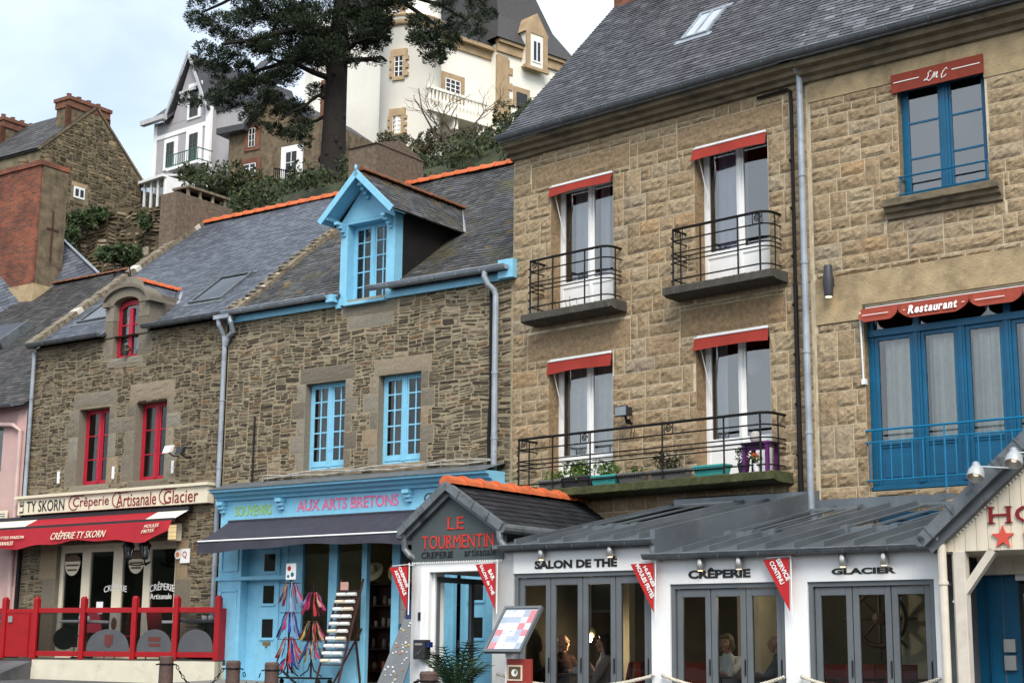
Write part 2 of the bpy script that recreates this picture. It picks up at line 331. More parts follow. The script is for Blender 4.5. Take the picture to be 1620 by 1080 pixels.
# --- writing: every line becomes one mesh, fitted into x0..x1 / z0..z1 on the plane y
SERIF = {'L': 'bt', 'E': 'b', 'T': 'c', 'R': 'btr', 'M': 'btrk', 'N': 'btk', 'I': 'cC', 'U': 'tk', 'H': 'btrk', 'P': 'bt', 'C': '', 'O': '', 'i': 'c', 'n': 'br', 'r': 'b', 't': '', 'l': 'cC', 'u': 'tk', 'a': '', 's': '', 'e': ''}
def glyphs(txt, bold=0.):
    cu = bpy.data.curves.new('text', 'FONT'); cu.body = txt; cu.offset = bold; cu.resolution_u = 3
    o = bpy.data.objects.new('text', cu); me = bpy.data.meshes.new_from_object(o)
    vs = [(v.co.x, v.co.y) for v in me.vertices]; fs = [tuple(p.vertices) for p in me.polygons]
    bpy.data.objects.remove(o); bpy.data.curves.remove(cu); bpy.data.meshes.remove(me); return vs, fs
def write(name, txt, x0, x1, z0, z1, y, mat, parent, bold=.0, serif=False, shear=0., rise=0., fn=None, thick=.006):
    if serif:
        vs = []; fs = []; cx = 0
        for ch in txt:
            if ch == ' ': cx += .3; continue
            a, f = glyphs(ch, bold); xs = [p[0] for p in a]; lo, hi = min(xs), max(xs); top = max(p[1] for p in a); k = len(vs)
            vs += [(p[0]-lo+cx, p[1]) for p in a]; fs += [tuple(i+k for i in q) for q in f]; w = hi-lo; sw, sh = .085, .05
            spots = []
            for c in SERIF.get(ch, ''):
                spots += {'b': [(.06, 0)], 't': [(.06, 1)], 'r': [(w-.06, 0)], 'k': [(w-.06, 1)], 'c': [(w/2, 0)], 'C': [(w/2, 1)]}[c]
            for px, e in spots:
                z = 0 if e == 0 else top-sh; k = len(vs); vs += [(cx+px-sw-.03, z), (cx+px+sw+.03, z), (cx+px+sw, z+sh), (cx+px-sw, z+sh)]; fs.append((k, k+1, k+2, k+3))
            cx += w+.12
    else: vs, fs = glyphs(txt, bold)
    ax = [p[0] for p in vs]; az = [p[1] for p in vs]; a0, a1, b0, b1 = min(ax), max(ax), min(az), max(az); g = G(); W, H = x1-x0, z1-z0
    def pos(p, dy):
        u = (p[0]-a0)/(a1-a0); v = (p[1]-b0)/(b1-b0)
        x, z = x0+W*u+shear*H*v, z0+H*v+rise*u
        if fn: return fn(x, y+dy, z)
        return (x, y+dy, z)
    n = len(vs); g.add([pos(p, 0) for p in vs]+[pos(p, -thick) for p in vs], [tuple(i+n for i in f) for f in fs])
    ed = {}
    for f in fs:
        for i, j in zip(f, f[1:]+f[:1]):
            if (j, i) in ed: del ed[(j, i)]
            else: ed[(i, j)] = 1
    g.add(g.v[:2*n], [(i, j, j+n, i+n) for i, j in ed])
    return g.build(name, mat, parent)
# --- masonry: real stones laid in front of a mortar bed
def split(x0, x1, z0, z1, hmax, wmin, wmax, outl):
    w, h = x1-x0, z1-z0
    if h > hmax*random.choice((.8, .9, 1, 1, 1.2, 1.6, 2.3)) and not (w > wmax*1.9 and random.random() < .6):
        k = z0+h*random.uniform(.30, .70); split(x0, x1, z0, k, hmax, wmin, wmax, outl); split(x0, x1, k, z1, hmax, wmin, wmax, outl)
    elif w > random.uniform(wmin*2., wmax*1.1):
        k = x0+w*random.uniform(.3, .7); split(x0, k, z0, z1, hmax, wmin, wmax, outl); split(k, x1, z0, z1, hmax, wmin, wmax, outl)
    else: outl.append((x0, x1, z0, z1))
def minus(r, holes):
    outl = [r]
    for h in holes:
        nx = []
        for a, b, c, d in outl:
            if b <= h[0] or a >= h[1] or d <= h[2] or c >= h[3]: nx.append((a, b, c, d)); continue
            if a < h[0]: nx.append((a, h[0], c, d))
            if b > h[1]: nx.append((h[1], b, c, d))
            m0, m1 = max(a, h[0]), min(b, h[1])
            if c < h[2]: nx.append((m0, m1, c, h[2]))
            if d > h[3]: nx.append((m0, m1, h[3], d))
        outl = nx
    return [r for r in outl if r[1]-r[0] > .035 and r[3]-r[2] > .03]
def rubble(g, x0, x1, z0, z1, holes, m=0, hmax=.078, wmin=.11, wmax=.46, gap=.010, proud=.008, warp=.04, keep=None):
    cells = []; z = z0
    while z < z1-.05:
        h = min(random.uniform(.35, .6), z1-z)
        if z1-z-h < .15: h = z1-z
        x = x0
        while x < x1-.01:
            w = min(random.uniform(.9, 1.7), x1-x)
            if x1-x-w < .3: w = x1-x
            split(x, x+w, z, z+h, hmax, wmin, wmax, cells); x += w
        z += h
    def wz(x, z): return warp*(sin(3.1*x+1.7*z)+.6*sin(7.3*x-4.1*z+1)+.4*sin(13*x+2*z))*.5
    def nearedge(x, z): return min([1]+[max(h[0]-x, x-h[1], h[2]-z, z-h[3]) for h in holes]+[x-x0, x1-x, z-z0, z1-z])
    for cell in cells:
        for a, b, c, d in minus(cell, holes):
            if keep and not keep((a+b)/2, (c+d)/2): continue
            q = gap*random.uniform(.5, 1.5); a += q; b -= q; c += q*.9; d -= q*.9
            w, h = b-a, d-c
            if w < .02 or h < .015: continue
            e = min(w, h)*random.uniform(.10, .36)
            ring = [(a+e*random.uniform(.6, 1.6), c), (b-e*random.uniform(.6, 1.6), c), (b, c+e*random.uniform(.4, 1)), (b, d-e*random.uniform(.4, 1)), (b-e*random.uniform(.6, 1.6), d), (a+e*random.uniform(.6, 1.6), d), (a, d-e*random.uniform(.4, 1)), (a, c+e*random.uniform(.4, 1))]
            cx, cz = (a+b)/2, (c+d)/2; tl = jit(.05)
            rr = []
            for x, z_ in ring:
                f = max(0, min(1, nearedge(x, z_)/.12)); rr.append((x+jit(.006)*f, z_+(wz(x, z_)+tl*(x-cx)+jit(.005))*f))
            p = -proud*random.uniform(.35, 1.3); tx, tz = jit(.012), jit(.01); k = .80
            vs = [(x, .004, z_) for x, z_ in rr]+[(cx+(x-cx)*.95, p*.65, cz+(z_-cz)*.93) for x, z_ in rr]+[(cx+(x-cx)*k, p+tx*(x-cx)/w+tz*(z_-cz)/h+jit(.003), cz+(z_-cz)*k*.93) for x, z_ in rr]
            fs = [(i, (i+1) % 8, 8+(i+1) % 8, 8+i) for i in range(8)]+[(8+i, 8+(i+1) % 8, 16+(i+1) % 8, 16+i) for i in range(8)]+[tuple(range(16, 24))]
            g.add(vs, fs, m, random.random())
def block(g, a, b, c, d, m=0, t=None, proud=.03, nx=4, nz=3, gap=.006, base=0.):
    """rock-faced block: flat drafted rim, rough face"""
    a += gap; b -= gap; c += gap; d -= gap; t = random.random() if t is None else t
    nx = max(3, min(9, int((b-a)/.09)+2)); nz = max(3, min(6, int((d-c)/.08)+2)); tx, tz = jit(.5), jit(.5)
    vs = []
    for j in range(nz+1):
        for i in range(nx+1):
            u, v = i/nx, j/nz; edge = i in (0, nx) or j in (0, nz)
            x = a+(b-a)*u; z = c+(d-c)*v
            if edge: y = base-.002; 
            else:
                y = base-proud*random.uniform(.25, 1.)*(1+.6*tx*(u-.5)+.8*tz*(v-.5)); x += jit((b-a)/nx*.25); z += jit((d-c)/nz*.25)
            vs.append((x, y, z))
    w = nx+1; fs = [(j*w+i, j*w+i+1, (j+1)*w+i+1, (j+1)*w+i) for j in range(nz) for i in range(nx)]
    k = len(vs); vs += [(a, base+.015, c), (b, base+.015, c), (b, base+.015, d), (a, base+.015, d)]
    e0 = [0]+[nx] + [nz*w+nx] + [nz*w]
    fs += [tuple([k, k+1]+list(range(nx, -1, -1))), tuple([k+1, k+2]+[j*w+nx for j in range(nz, -1, -1)]), tuple([k+2, k+3]+[nz*w+i for i in range(0, nx+1)]), tuple([k+3, k]+[j*w for j in range(0, nz+1)])]
    g.add(vs, fs, m, t)
def ashlars(g, x0, x1, z0, z1, holes, m=0, H=(.42, .52), proud=.03):
    z = z0
    while z < z1-.02:
        h = random.uniform(*H)
        if z1-z-h < .22: h = z1-z
        x = x0; k = z+h*random.uniform(.45, .55)
        while x < x1-.01:
            r = random.random(); w = random.uniform(.20, .36) if r < .22 else random.uniform(.45, 1.15)
            if x1-x-w < .2: w = x1-x
            if r < .22: cs = [(x, x+w, z, z+h)]
            else:
                cs = []; kk = k if random.random() < .75 else z+h*random.uniform(.38, .62)
                for c, d in ((z, kk), (kk, z+h)):
                    n = max(1, round(w/random.uniform(.28, .62))); b = [x]+sorted(x+w*(i+jit(.22))/n for i in range(1, n))+[x+w]
                    cs += [(p, q, c, d) for p, q in zip(b, b[1:])]
            for cell in cs:
                for q in minus(cell, holes):
                    if q[1]-q[0] > .05 and q[3]-q[2] > .04: block(g, *q, m, None, proud)
            x += w
        z += h
# --- slates: every slate a thin tilted leaf. fn(u, v, h) -> point; u along the eave, v up the slope, h off the roof
def slates(g, fn, poly, m=0, ex=.125, w=.21, lift=.010, warp=0.):
    vmin, vmax = min(p[1] for p in poly), max(p[1] for p in poly); n = max(1, round((vmax-vmin)/ex)); ex = (vmax-vmin)/n
    def span(v):
        xs = []
        for (a, b), (c, d) in zip(poly, poly[1:]+poly[:1]):
            if (b <= v < d) or (d <= v < b): xs.append(a+(c-a)*(v-b)/(d-b))
        xs.sort(); return xs
    for r in range(n):
        v0 = vmin+r*ex; xs = span(v0+ex*.5)
        for s0, s1 in zip(xs[::2], xs[1::2]):
            u = s0; first = True
            while u < s1-.005:
                q = w*random.uniform(.8, 1.2)*(random.uniform(.4, .6) if first and r % 2 else 1); first = False; e = min(u+q, s1)
                if s1-e < w*.3: e = s1
                h0, h1 = lift*random.uniform(.7, 1.5), lift*random.uniform(.7, 1.5); j = jit(.006); gp = .003
                g.add([fn(u+gp, v0+j, h0), fn(e-gp, v0+j, h1), fn(e-gp, v0+ex*1.06, .001), fn(u+gp, v0+ex*1.06, .001), fn(u+gp, v0+j, -.002), fn(e-gp, v0+j, -.002)], [(0, 1, 2, 3), (4, 5, 1, 0)], m, random.random())
                u = e
def slope(z0, y0, k, s=1, sag=0.):
    """roof plane rising into the building: y grows with v"""
    L = math.sqrt(1+k*k); cy, cz = 1/L, k/L
    def fn(u, v, h):
        h += sag*(sin(1.15*u+.6*v)+.6*sin(2.3*u-1.1*v+1)+.4*sin(4.1*u+1.7*v))*min(1, v)
        return (u, y0+s*v*cy-s*h*cz, z0+v*cz+h*cy)
    return fn
def ridge_tiles(g, a, b, r=.11, n=None, m=0, arch=1.):
    a, b = Vector(a), Vector(b); d = b-a; L = d.length; d.normalize(); n = n or max(2, round(L/.36)); side = d.cross(Vector((0, 0, 1))).normalized(); K = 7
    for i in range(n):
        for (s, e, r0, r1) in ((i/n, (i+1.0)/n, r, r*.94), ((i+.84)/n, (i+1.02)/n, r*1.16, r*1.16)):
            vs = []
            for t, rr in ((s, r0), (e, r1)):
                c = a+d*(t*L); vs += [c+side*rr*cos(pi*k/K)+Vector((0, 0, 1))*(rr*arch*sin(pi*k/K)) for k in range(K+1)]
            w = K+1; g.add(vs, [(k, k+1, w+k+1, w+k) for k in range(K)]+[tuple(range(w)), tuple(range(w, 2*w))], m, random.random())
def half_gutter(g, x0, x1, y, z, r=.075, m=0, clips=.6, cm=0, dz=0.):
    K = 8; vs = []
    for x in (x0, x1):
        for k in range(K+1):
            a = pi+pi*k/K; vs.append((x, y+r*cos(a), z+(dz if x == x1 else 0)+r*sin(a)))
    w = K+1; g.add(vs, [(k, k+1, w+k+1, w+k) for k in range(K)]+[tuple(range(w)), tuple(range(w, 2*w))], m)
    g.tube([(x0, y-r, z), (x1, y-r, z+dz)], .012, 6, m)
    n = int((x1-x0)/clips)
    for i in range(1, n):
        x = x0+(x1-x0)*i/n; zz = z+dz*i/n
        g.tube([(x, y-r*1.08, zz+.012), (x, y-r*.8, zz-r*.72), (x, y, zz-r*1.06), (x, y+r, zz)], .011, 5, cm)
def downpipe(g, x, y, zt, zb, r=.05, m=0, head=None, joints=()):
    pts = (head or [])+[(x, y, zt), (x, y, zb)]; g.tube(pts, r, 12, m)
    for z in joints: g.tube([(x, y, z-.02), (x, y, z+.02)], r*1.18, 12, m); g.box(x-.012, x+.012, y, y+.09, z-.01, z+.01, m)
# --- windows
def casement(F_parent, x0, x1, z0, z1, y, mat, cols, rows, fw=.06, bw=.022, gmat=None, mid=.085, lower=0., curtain=None, name='window', room=None, label=None, leaves=2):
    """two-leaf casement: frame mesh, with glass and curtain as sub-parts; the room behind belongs to the wall"""
    g = G(); d = .05
    g.box(x0, x1, y, y+d, z0, z0+fw); g.box(x0, x1, y, y+d, z1-fw, z1); g.box(x0, x0+fw, y, y+d, z0+fw, z1-fw); g.box(x1-fw, x1, y, y+d, z0+fw, z1-fw)
    W = (x1-x0-2*fw)/leaves
    for k in range(1, leaves):
        xm = x0+fw+W*k; g.box(xm-mid/2, xm+mid/2, y-.012, y+d-.005, z0+fw, z1-fw); g.box(xm-.018, xm+.018, y-.024, y-.012, z0+fw, z1-fw)
    zb = z0+fw
    if lower: g.box(x0+fw, x1-fw, y+.012, y+.04, z0+fw, z0+lower); g.box(x0+fw, x1-fw, y-.004, y+.05, z0+lower, z0+lower+.06); zb = z0+lower+.06
    lw = .035
    for k in range(leaves):
        a = x0+fw+W*k+(mid/2 if k else 0); b = x0+fw+W*(k+1)-(mid/2 if k < leaves-1 else 0)
        g.box(a, a+lw, y+.004, y+.044, zb, z1-fw); g.box(b-lw, b, y+.004, y+.044, zb, z1-fw); g.box(a+lw, b-lw, y+.004, y+.044, zb, zb+lw*1.4); g.box(a+lw, b-lw, y+.004, y+.044, z1-fw-lw, z1-fw)
        for i in range(1, cols): xx = a+(b-a)*i/cols; g.box(xx-bw/2, xx+bw/2, y+.008, y+.038, zb+lw, z1-fw-lw)
        for j in range(1, rows): zz = zb+(z1-fw-zb)*j/rows; g.box(a+lw, b-lw, y+.010, y+.036, zz-bw/2, zz+bw/2)
    w = g.build(name, mat, F_parent, bevel=.004)
    if label: w['label'] = label
    p = G(); p.quad((x0+fw*.5, y+.024, zb), (x1-fw*.5, y+.024, zb), (x1-fw*.5, y+.024, z1-fw*.5), (x0+fw*.5, y+.024, z1-fw*.5)); p.build('pane', gmat or pane, w)
    for (ca, cb, ct, cm) in (curtain or []):
        wavy(x0+(x1-x0)*ca, x0+(x1-x0)*cb, zb, z1-.05-ct, y+.16, cm, w)
    return w
def wavy(x0, x1, z0, z1, y, mat, parent, n=None, amp=.03, name='curtain'):
    g = G(); n = n or max(12, int((x1-x0)*70)); ph = jit(3)
    def f(u, v):
        x = x0+(x1-x0)*u; return (x, y+amp*sin(x*42+ph+.6*sin(x*9))+.35*amp*sin(x*95+ph*2)*(1-v)+.01*v, z0+(z1-z0)*v)
    g.sheet(f, n, 4); return g.build(name, mat, parent, True)
# --- leaves: small faces scattered through clumps
def leaves(g, c, r, n, size, m=0, flat=1., droop=0., shell=.35):
    for _ in range(n):
        d = Vector((random.gauss(0, 1), random.gauss(0, 1), random.gauss(0, 1))).normalized(); k = random.uniform(shell, 1)**.6
        p = Vector((c[0]+d.x*r[0]*k, c[1]+d.y*r[1]*k, c[2]+d.z*r[2]*k*flat)); s = size*random.uniform(.6, 1.4)
        a = Vector((random.gauss(0, 1), random.gauss(0, 1), random.gauss(0, .6))).normalized(); b = a.orthogonal().normalized(); b.rotate(Matrix.Rotation(random.uniform(0, 6.28), 3, a))
        cc = a.cross(b)*.45
        g.add([p-b*s, p+cc*s, p+b*s, p-cc*s], [(0, 1, 2, 3)], m, min(1, max(0, .5+.25*random.gauss(0, 1))))
def ray(px, py):
    return _X*((px-810)/2500)+_Y*((540-py)/2500)+_f
def P(px, py, D):
    """the point D metres ahead on the sight line through a measured direction (used for the hill behind the street)"""
    d = ray(px, py); return EYE+d*(D/d.y)
# ---------------------------------------------------------------- facades
FM = Fr(.010, 27.0, 47.22); FR = Fr(4.468, 22.875, 50.27); FB = Fr(.010, 27.0, 54.4); FL = Fr(-5.715, 31.099, 54.7); FK = Fr(-10.607, 34.563, 54.7); FT = Fr(2.778, 20.5, 52.2)
# ================================================================ the granite townhouse (middle of the picture)
M = thing('granite_townhouse', FM, (0, 0, 0), 'tan rough-faced granite townhouse with three iron balconies above the white veranda', 'house')
def sheet_wall(g, x0, x1, z0, z1, holes, m=0, mr=1): g.wall(x0, x1, z0, z1, holes, .30, m, mr)
WU = [(.88, 2.26, 7.22, 9.53), (3.94, 5.33, 7.22, 9.56)]; WL = [(.85, 2.24, 4.20, 6.46), (3.92, 5.29, 4.20, 6.47)]
holesM = WU+WL; MX = 6.072; KM = 1.085
lint = [(.42, 2.62, 9.53, 9.93), (3.60, 5.62, 9.56, 9.95), (.36, 2.62, 6.46, 6.95), (3.62, 5.60, 6.47, 6.92)]
g = G(); sheet_wall(g, 0, MX, -.5, 10.22, holesM)
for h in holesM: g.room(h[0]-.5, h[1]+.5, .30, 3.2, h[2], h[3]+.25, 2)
g.quad((0, 0, -.5), (0, 9.2, -.5), (0, 9.2, 10.3), (0, 0, 10.1), 3); g.add([(0, 0, 10.1), (0, 9.2, 10.1), (0, 4.6, 15.6)], [(0, 1, 2)], 3)
g.quad((0, 9.2, -.5), (MX, 9.2, -.5), (MX, 9.2, 10.3), (0, 9.2, 10.3), 3)
ashlars(g, .0, MX-.03, 3.35, 10.18, [(a, b, c, d) for a, b, c, d in holesM+lint], 4, (.40, .56), .032)
for (a, b, c, d) in lint: block(g, a, b, c, d, 1, random.random(), .030)
for (a, b, c, d) in holesM:      # dressed jamb stones lining the reveal
    z = c
    while z < d-.05:
        e = min(z+random.uniform(.35, .6), d); g.box(a-.004, a+.004, .0, .24, z+.004, e-.004, 1, random.random()); z = e
g.build('wall', [joint_pale, lintel_stone, plaster_in, hill_stone, ashlar], M)
g = G()                                                                      # moulded cornice below the eave
prof = [(.0, 10.14), (-.08, 10.16), (-.10, 10.215), (-.18, 10.235), (-.20, 10.30), (-.30, 10.325), (-.32, 10.40), (0, 10.42)]
def cornice(g, x0, x1, prof, wob=0.):
    n = max(2, int((x1-x0)/.5)); L = len(prof)
    vs = [(x0+(x1-x0)*i/n, y, z+(jit(wob) if 0 < k < L-1 else 0)) for i in range(n+1) for k, (y, z) in enumerate(prof)]
    g.add(vs, [(i*L+k, i*L+k+1, (i+1)*L+k+1, (i+1)*L+k) for i in range(n) for k in range(L-1)]+[tuple(range(L)), tuple(range(n*L, n*L+L))])
cornice(g, -.02, MX, prof, .006); g.build('cornice', cornice_stone, M)
fm = slope(10.50, -.36, KM)
LM = (4.6+.36)*math.sqrt(1+KM*KM)
g = G(); slates(g, fm, [(-.03, 0), (MX, 0), (MX, LM), (-.03, LM)], 0, .105, .19, .012)
g.quad(fm(-.03, 0, -.02), fm(MX, 0, -.02), fm(MX, LM, -.02), fm(-.03, LM, -.02), 0, .2)
zt = 10.50+KM*(4.6+.36); g.quad((-.03, 4.6, zt), (MX, 4.6, zt), (MX, 9.4, 10.3), (-.03, 9.4, 10.3), 0, .3)
roofM = g.build('roof', slate_dark, M)
g = G(); ridge_tiles(g, (0, 4.6, zt), (MX, 4.6, zt)); g.build('ridge_tiles', rust_tile, roofM)
g = G()
g.box(-.02, 1.0, 2.86, 5.9, 13.0, 17.0, 0); g.box(-.08, 1.06, 2.8, 5.96, 17.0, 17.15, 0)
g.build('chimney', brick, M)
g = G(); half_gutter(g, -.03, MX, -.42, 10.50, .075, 0, .5, 0); g.box(-.03, MX, -.40, -.33, 10.40, 10.47, 0); g.build('gutter', gutter_grey, M)
# skylight on the slope
def skylight(fn, u0, u1, v0, v1, parent, mat, gm, mullion=True, h=.05):
    g = G()
    def bx(a, b, c, d, h0, h1):
        p = [fn(x, y, z) for z in (h0, h1) for y in (c, d) for x in (a, b)]; g.add(p, [(0, 2, 3, 1), (4, 5, 7, 6), (0, 1, 5, 4), (2, 6, 7, 3), (0, 4, 6, 2), (1, 3, 7, 5)])
    w = .05; bx(u0, u1, v0, v0+w, -.02, h); bx(u0, u1, v1-w, v1, -.02, h); bx(u0, u0+w, v0+w, v1-w, -.02, h); bx(u1-w, u1, v0+w, v1-w, -.02, h)
    if mullion: m = (u0+u1)/2; bx(m-.02, m+.02, v0+w, v1-w, 0, h)
    bx(u0-.1, u1+.1, v0-.12, v0, .005, .018); bx(u0-.08, u1+.08, v1, v1+.1, .005, .022)
    o = g.build('skylight', mat, parent); g = G(); g.quad(fn(u0+w, v0+w, h*.6), fn(u1-w, v0+w, h*.6), fn(u1-w, v1-w, h*.6), fn(u0+w, v1-w, h*.6)); g.build('pane', gm, o)
    return o
sk_glass = paint('pale_skylight_pane', (.50, .56, .60), .12, var=.05, spec=.8)
skylight(fm, 3.03, 3.58, 1.90, 2.80, M, zinc_pale, sk_glass)
g = G(); downpipe(g, 6.0, -.10, 10.22, 3.55, .052, 0, [(6.0, -.30, 10.45), (6.0, -.2, 10.33)], (8.65, 7.3, 5.95, 4.75)); g.build('downpipe', zinc_pale, M)
g = G(); g.tube([(5.2, -.05, 10.08), (5.74, -.05, 10.09), (5.80, -.05, 10.04), (5.81, -.05, 9.8), (5.80, -.05, 7.0), (5.82, -.05, 3.7)], .028, 8); g.tube([(5.80, -.05, 7.0), (5.80, -.05, 3.7)], .036, 8)
for k in range(7): g.tube([(5.80, -.05, 4.4+k*.75), (5.78, -.10, 4.45+k*.75)], .02, 6)
g.build('soil_pipe', iron, M)
# four french windows: white frame, glass, curtains
def frenchM(h, lower, cur, label, cfg):
    a, b, c, d = h
    return casement(M, a, b, c, d, .25, white, 1, 1, .07, .02, pane_up, .07, lower, cur, label=label)
frenchM(WU[0], .50, [(.16, .50, .05, curtain_m), (.58, .72, .0, curtain_m)], 'upper french window nearest the slate roof', 0)
frenchM(WU[1], .52, [(.14, .52, .02, curtain_w)], 'upper french window with a lilac curtain', 0)
frenchM(WL[0], .52, [(.05, .97, .02, voile)], 'lower french window filled by net curtains', 0)
frenchM(WL[1], .54, [(.06, .24, .02, curtain_m)], 'lower french window with a dark room behind', 0)
def awningM(h, drop, flare, label):
    a, b, c, d = h; g = G()
    g.box(a+.02, b-.02, -.01, .16, d-.035, d-.005, 1)                 # pale cassette
    def f(u, v):
        s = .014*sin(u*9+a); return (a-.01+(b-a+.01)*u, -.03-flare*v+s*v, d-.05-drop*v*(1-.12*sin(u*3.1)))
    g.sheet(f, 24, 5, 0); g.sheet(lambda u, v: (lambda p: (p[0], p[1]+.006, p[2]))(f(u, v)), 24, 5, 0)
    g.tube([(a+.0, -.035, d-.045), (b-.01, -.035, d-.045)], .012, 6, 1)
    o = g.build('awning', [red_cloth, white], M, True); o['label'] = label
    g = G(); g.tube([(a+.06, .02, d-.12), (a+.13, .22, d-.95)], .008, 6)
    g.build('awning_arm', white, o)
awningM(WU[0], .17, .05, 'short red awning over the upper left window'); awningM(WU[1], .20, .05, 'short red awning over the upper right window')
awningM(WL[0], .22, .03, 'short red awning over the lower left window'); awningM(WL[1], .20, .03, 'short red awning over the lower right window')
# balconies: stone slab, wrought-iron railing
def spiral(g, cx, y, cz, r, m=0):
    g.tube([(cx+r*(1-k/26)*cos(k*.55), y, cz+r*(1-k/26)*sin(k*.55)) for k in range(24)], .009, 5, m)
    for (a, b, c, d) in ((-r, r, -r, -r), (-r, r, r, r), (-r, -r, -r, r), (r, r, -r, r)): g.tube([(cx+a*1.25, y, cz+c*1.25), (cx+b*1.25, y, cz+d*1.25)], .008, 5, m)
def balcony(x0, x1, pr, zt, zr, posts, scrolls, mat, label):
    g = G(); n = 60; vs = []
    def sec(x): return [(x, 0, zt-.16), (x, -pr*.8, zt-.15), (x, -pr+.02, zt-.13+jit(.008)), (x, -pr+jit(.007), zt-.12), (x, -pr+jit(.007), zt-.01), (x, -pr+.01, zt+jit(.006)), (x, 0, zt+.004)]
    for i in range(n+1): vs += sec(x0+(x1-x0)*i/n)
    L = 7; g.add(vs, [(i*L+k, (i+1)*L+k, (i+1)*L+k+1, i*L+k+1) for i in range(n) for k in range(L-1)]+[tuple(range(L)), tuple(range(n*L, n*L+L))[::-1]])
    s = g.build('balcony', mat, M); s['label'] = label
    g = G(); y = -pr+.05; hh = zr-zt; a, b = x0+(.17 if x1-x0 < 3 else .05), x1-.16
    def rail(z, r, flat=False):
        p = [(a, y, z), (b-.14, y, z)]+[(b-.14+.18*sin(t), y+.16*(1-cos(t)), z) for t in (.4, .8, 1.2, 1.57)]+[(b+.04, 0, z)]
        g.tube(p, r, 6); g.tube([(a, y, z), (a, 0, z)], r, 6)
    for f, r in ((1., .022), (.80, .012), (.58, .011), (.50, .011), (.42, .011), (.12, .012)): rail(zt+hh*f, r)
    for x in posts: g.tube([(x, y, zt-.0), (x, y, zr)], .014, 6)
    for x in (a, b-.1): g.tube([(x, y, zt-.10), (x, y, zr)], .016, 6)
    for yy in (y*.45,): g.tube([(b+.04, yy, zt), (b+.04, yy, zr)], .012, 6); g.tube([(a, yy, zt), (a, yy, zr)], .012, 6)
    for k in range(6): g.ball((a-.015, y-.01, zt+hh*(.1+.15*k)), .02, 0, 6, 4)
    for x in scrolls: spiral(g, x, y, zt+hh*.9, hh*.075)
    g.build('railing', iron, s)
    return s
balcony(.57, 2.56, .42, 7.21, 8.13, [1.25, 1.95], [.84], concrete, 'upper left balcony slab with dark moss')
balcony(3.60, 5.66, .42, 7.22, 8.14, [4.30, 5.0], [3.87, 5.36], concrete, 'upper right balcony slab with dark moss')
balcony(.55, 5.66, .52, 4.19, 5.06, [1.35, 2.15, 3.60, 4.75], [.70, 2.03, 3.72], moss_conc, 'long green mossy balcony slab')
g = G(); g.tube([(1.5, 0, 0), (1.5, 0, .22)], .004, 4)
for x in (1.05, 1.28, 1.52): g.tube([(x, 0, 0), (x-.03, 0, .16), (x+.12, 0, .17), (x+.15, 0, .02)], .005, 4)
single(g, 'wire_planter_holder', iron, FM, (.0, -.22, 7.215), 'thin bent wire stand on the upper left balcony floor', 'plant stand')
# paper lantern in the dark room
t = thing('paper_lantern', FM, (4.52, .72, 6.02), 'pale paper lantern hanging behind the lower right french window', 'lantern')
g = G(); g.ball((0, 0, 0), (.13, .13, .16), 0, 12, 9); g.build('shade', paint('rice_paper', (.75, .72, .7), .9, var=.05), t, True)
g = G(); g.tube([(0, 0, .16), (0, 0, .55)], .006, 5); g.build('cord', black, t)
# floodlight on the wall
t = thing('wall_floodlight', FM, (2.66, -.02, 5.36), 'small black floodlight fixed to the granite above the long balcony', 'floodlight')
g = G(); g.box(-.12, .10, -.26, -.12, -.06, .08); g.prism([(-.14, -.26, -.08), (.12, -.26, -.08), (.12, -.26, .10), (-.14, -.26, .10)], (0, -.03, 0)); g.build('housing', black_pl, t, bevel=.01)
g = G(); g.quad((-.12, -.295, -.06), (.10, -.295, -.06), (.10, -.295, .08), (-.12, -.295, .08)); g.build('lens', paint('grey_lens', (.2, .22, .24), .1), t)
g = G(); g.tube([(0, -.18, -.06), (0, -.15, -.16), (0, 0, -.16)], .02, 6); g.ball((0, -.10, -.14), .045, 0, 8, 6); g.tube([(.02, -.02, -.2), (-.02, -.03, -.36), (.04, -.03, -.42), (.06, -.02, -.25)], .006, 4); g.build('bracket', iron, t)
# planters along the long balcony, each its own
def planter(x0, x1, h, mat, label, plant, ribs=True, lean=.0, leafn=0, leafh=.16, leafm=None):
    w = x1-x0; t = thing('planter', FM, ((x0+x1)/2, -.36, 4.20), label, 'planter', 'window-box planters along the long balcony')
    g = G(); a = w/2; b = a-.03
    g.add([(-b, -.07, 0), (b, -.07, 0), (b, .07, 0), (-b, .07, 0), (-a, -.10, h), (a, -.10, h), (a, .10, h), (-a, .10, h)], [(0, 3, 2, 1), (0, 1, 5, 4), (1, 2, 6, 5), (2, 3, 7, 6), (3, 0, 4, 7)])
    g.box(-a-.012, a+.012, -.112, -.09, h-.025, h); g.box(-a-.012, a+.012, .09, .112, h-.025, h); g.box(-a-.012, -a+.01, -.09, .09, h-.025, h); g.box(a-.01, a+.012, -.09, .09, h-.025, h)
    if ribs:
        n = max(4, int(w/.045))
        for k in range(n): x = -b+2*b*(k+.5)/n; g.bar((x, -.075, .012), (x*(a/b), -.104, h-.03), .016, .012)
    g.build('pot', mat, t)
    g = G(); g.quad((-a, -.095, h-.04), (a, -.095, h-.04), (a, .095, h-.04), (-a, .095, h-.04)); g.build('soil', paint('potting_soil_%d' % int(x0*100), (.03, .02, .012), .95), t)
    if leafn:
        g = G()
        for _ in range(6): leaves(g, (random.uniform(-b, b)*.8, jit(.05), h+leafh*random.uniform(.2, .6)), (.12, .09, leafh*.7), leafn//3, .036)
        for _ in range(7): x = jit(b*.8); g.tube([(x, 0, h-.04), (x+jit(.05), jit(.04), h+leafh*.8)], .004, 4, 0, True, .3)
        g.build('plant', leafm or pot_leaf, t)
    return t
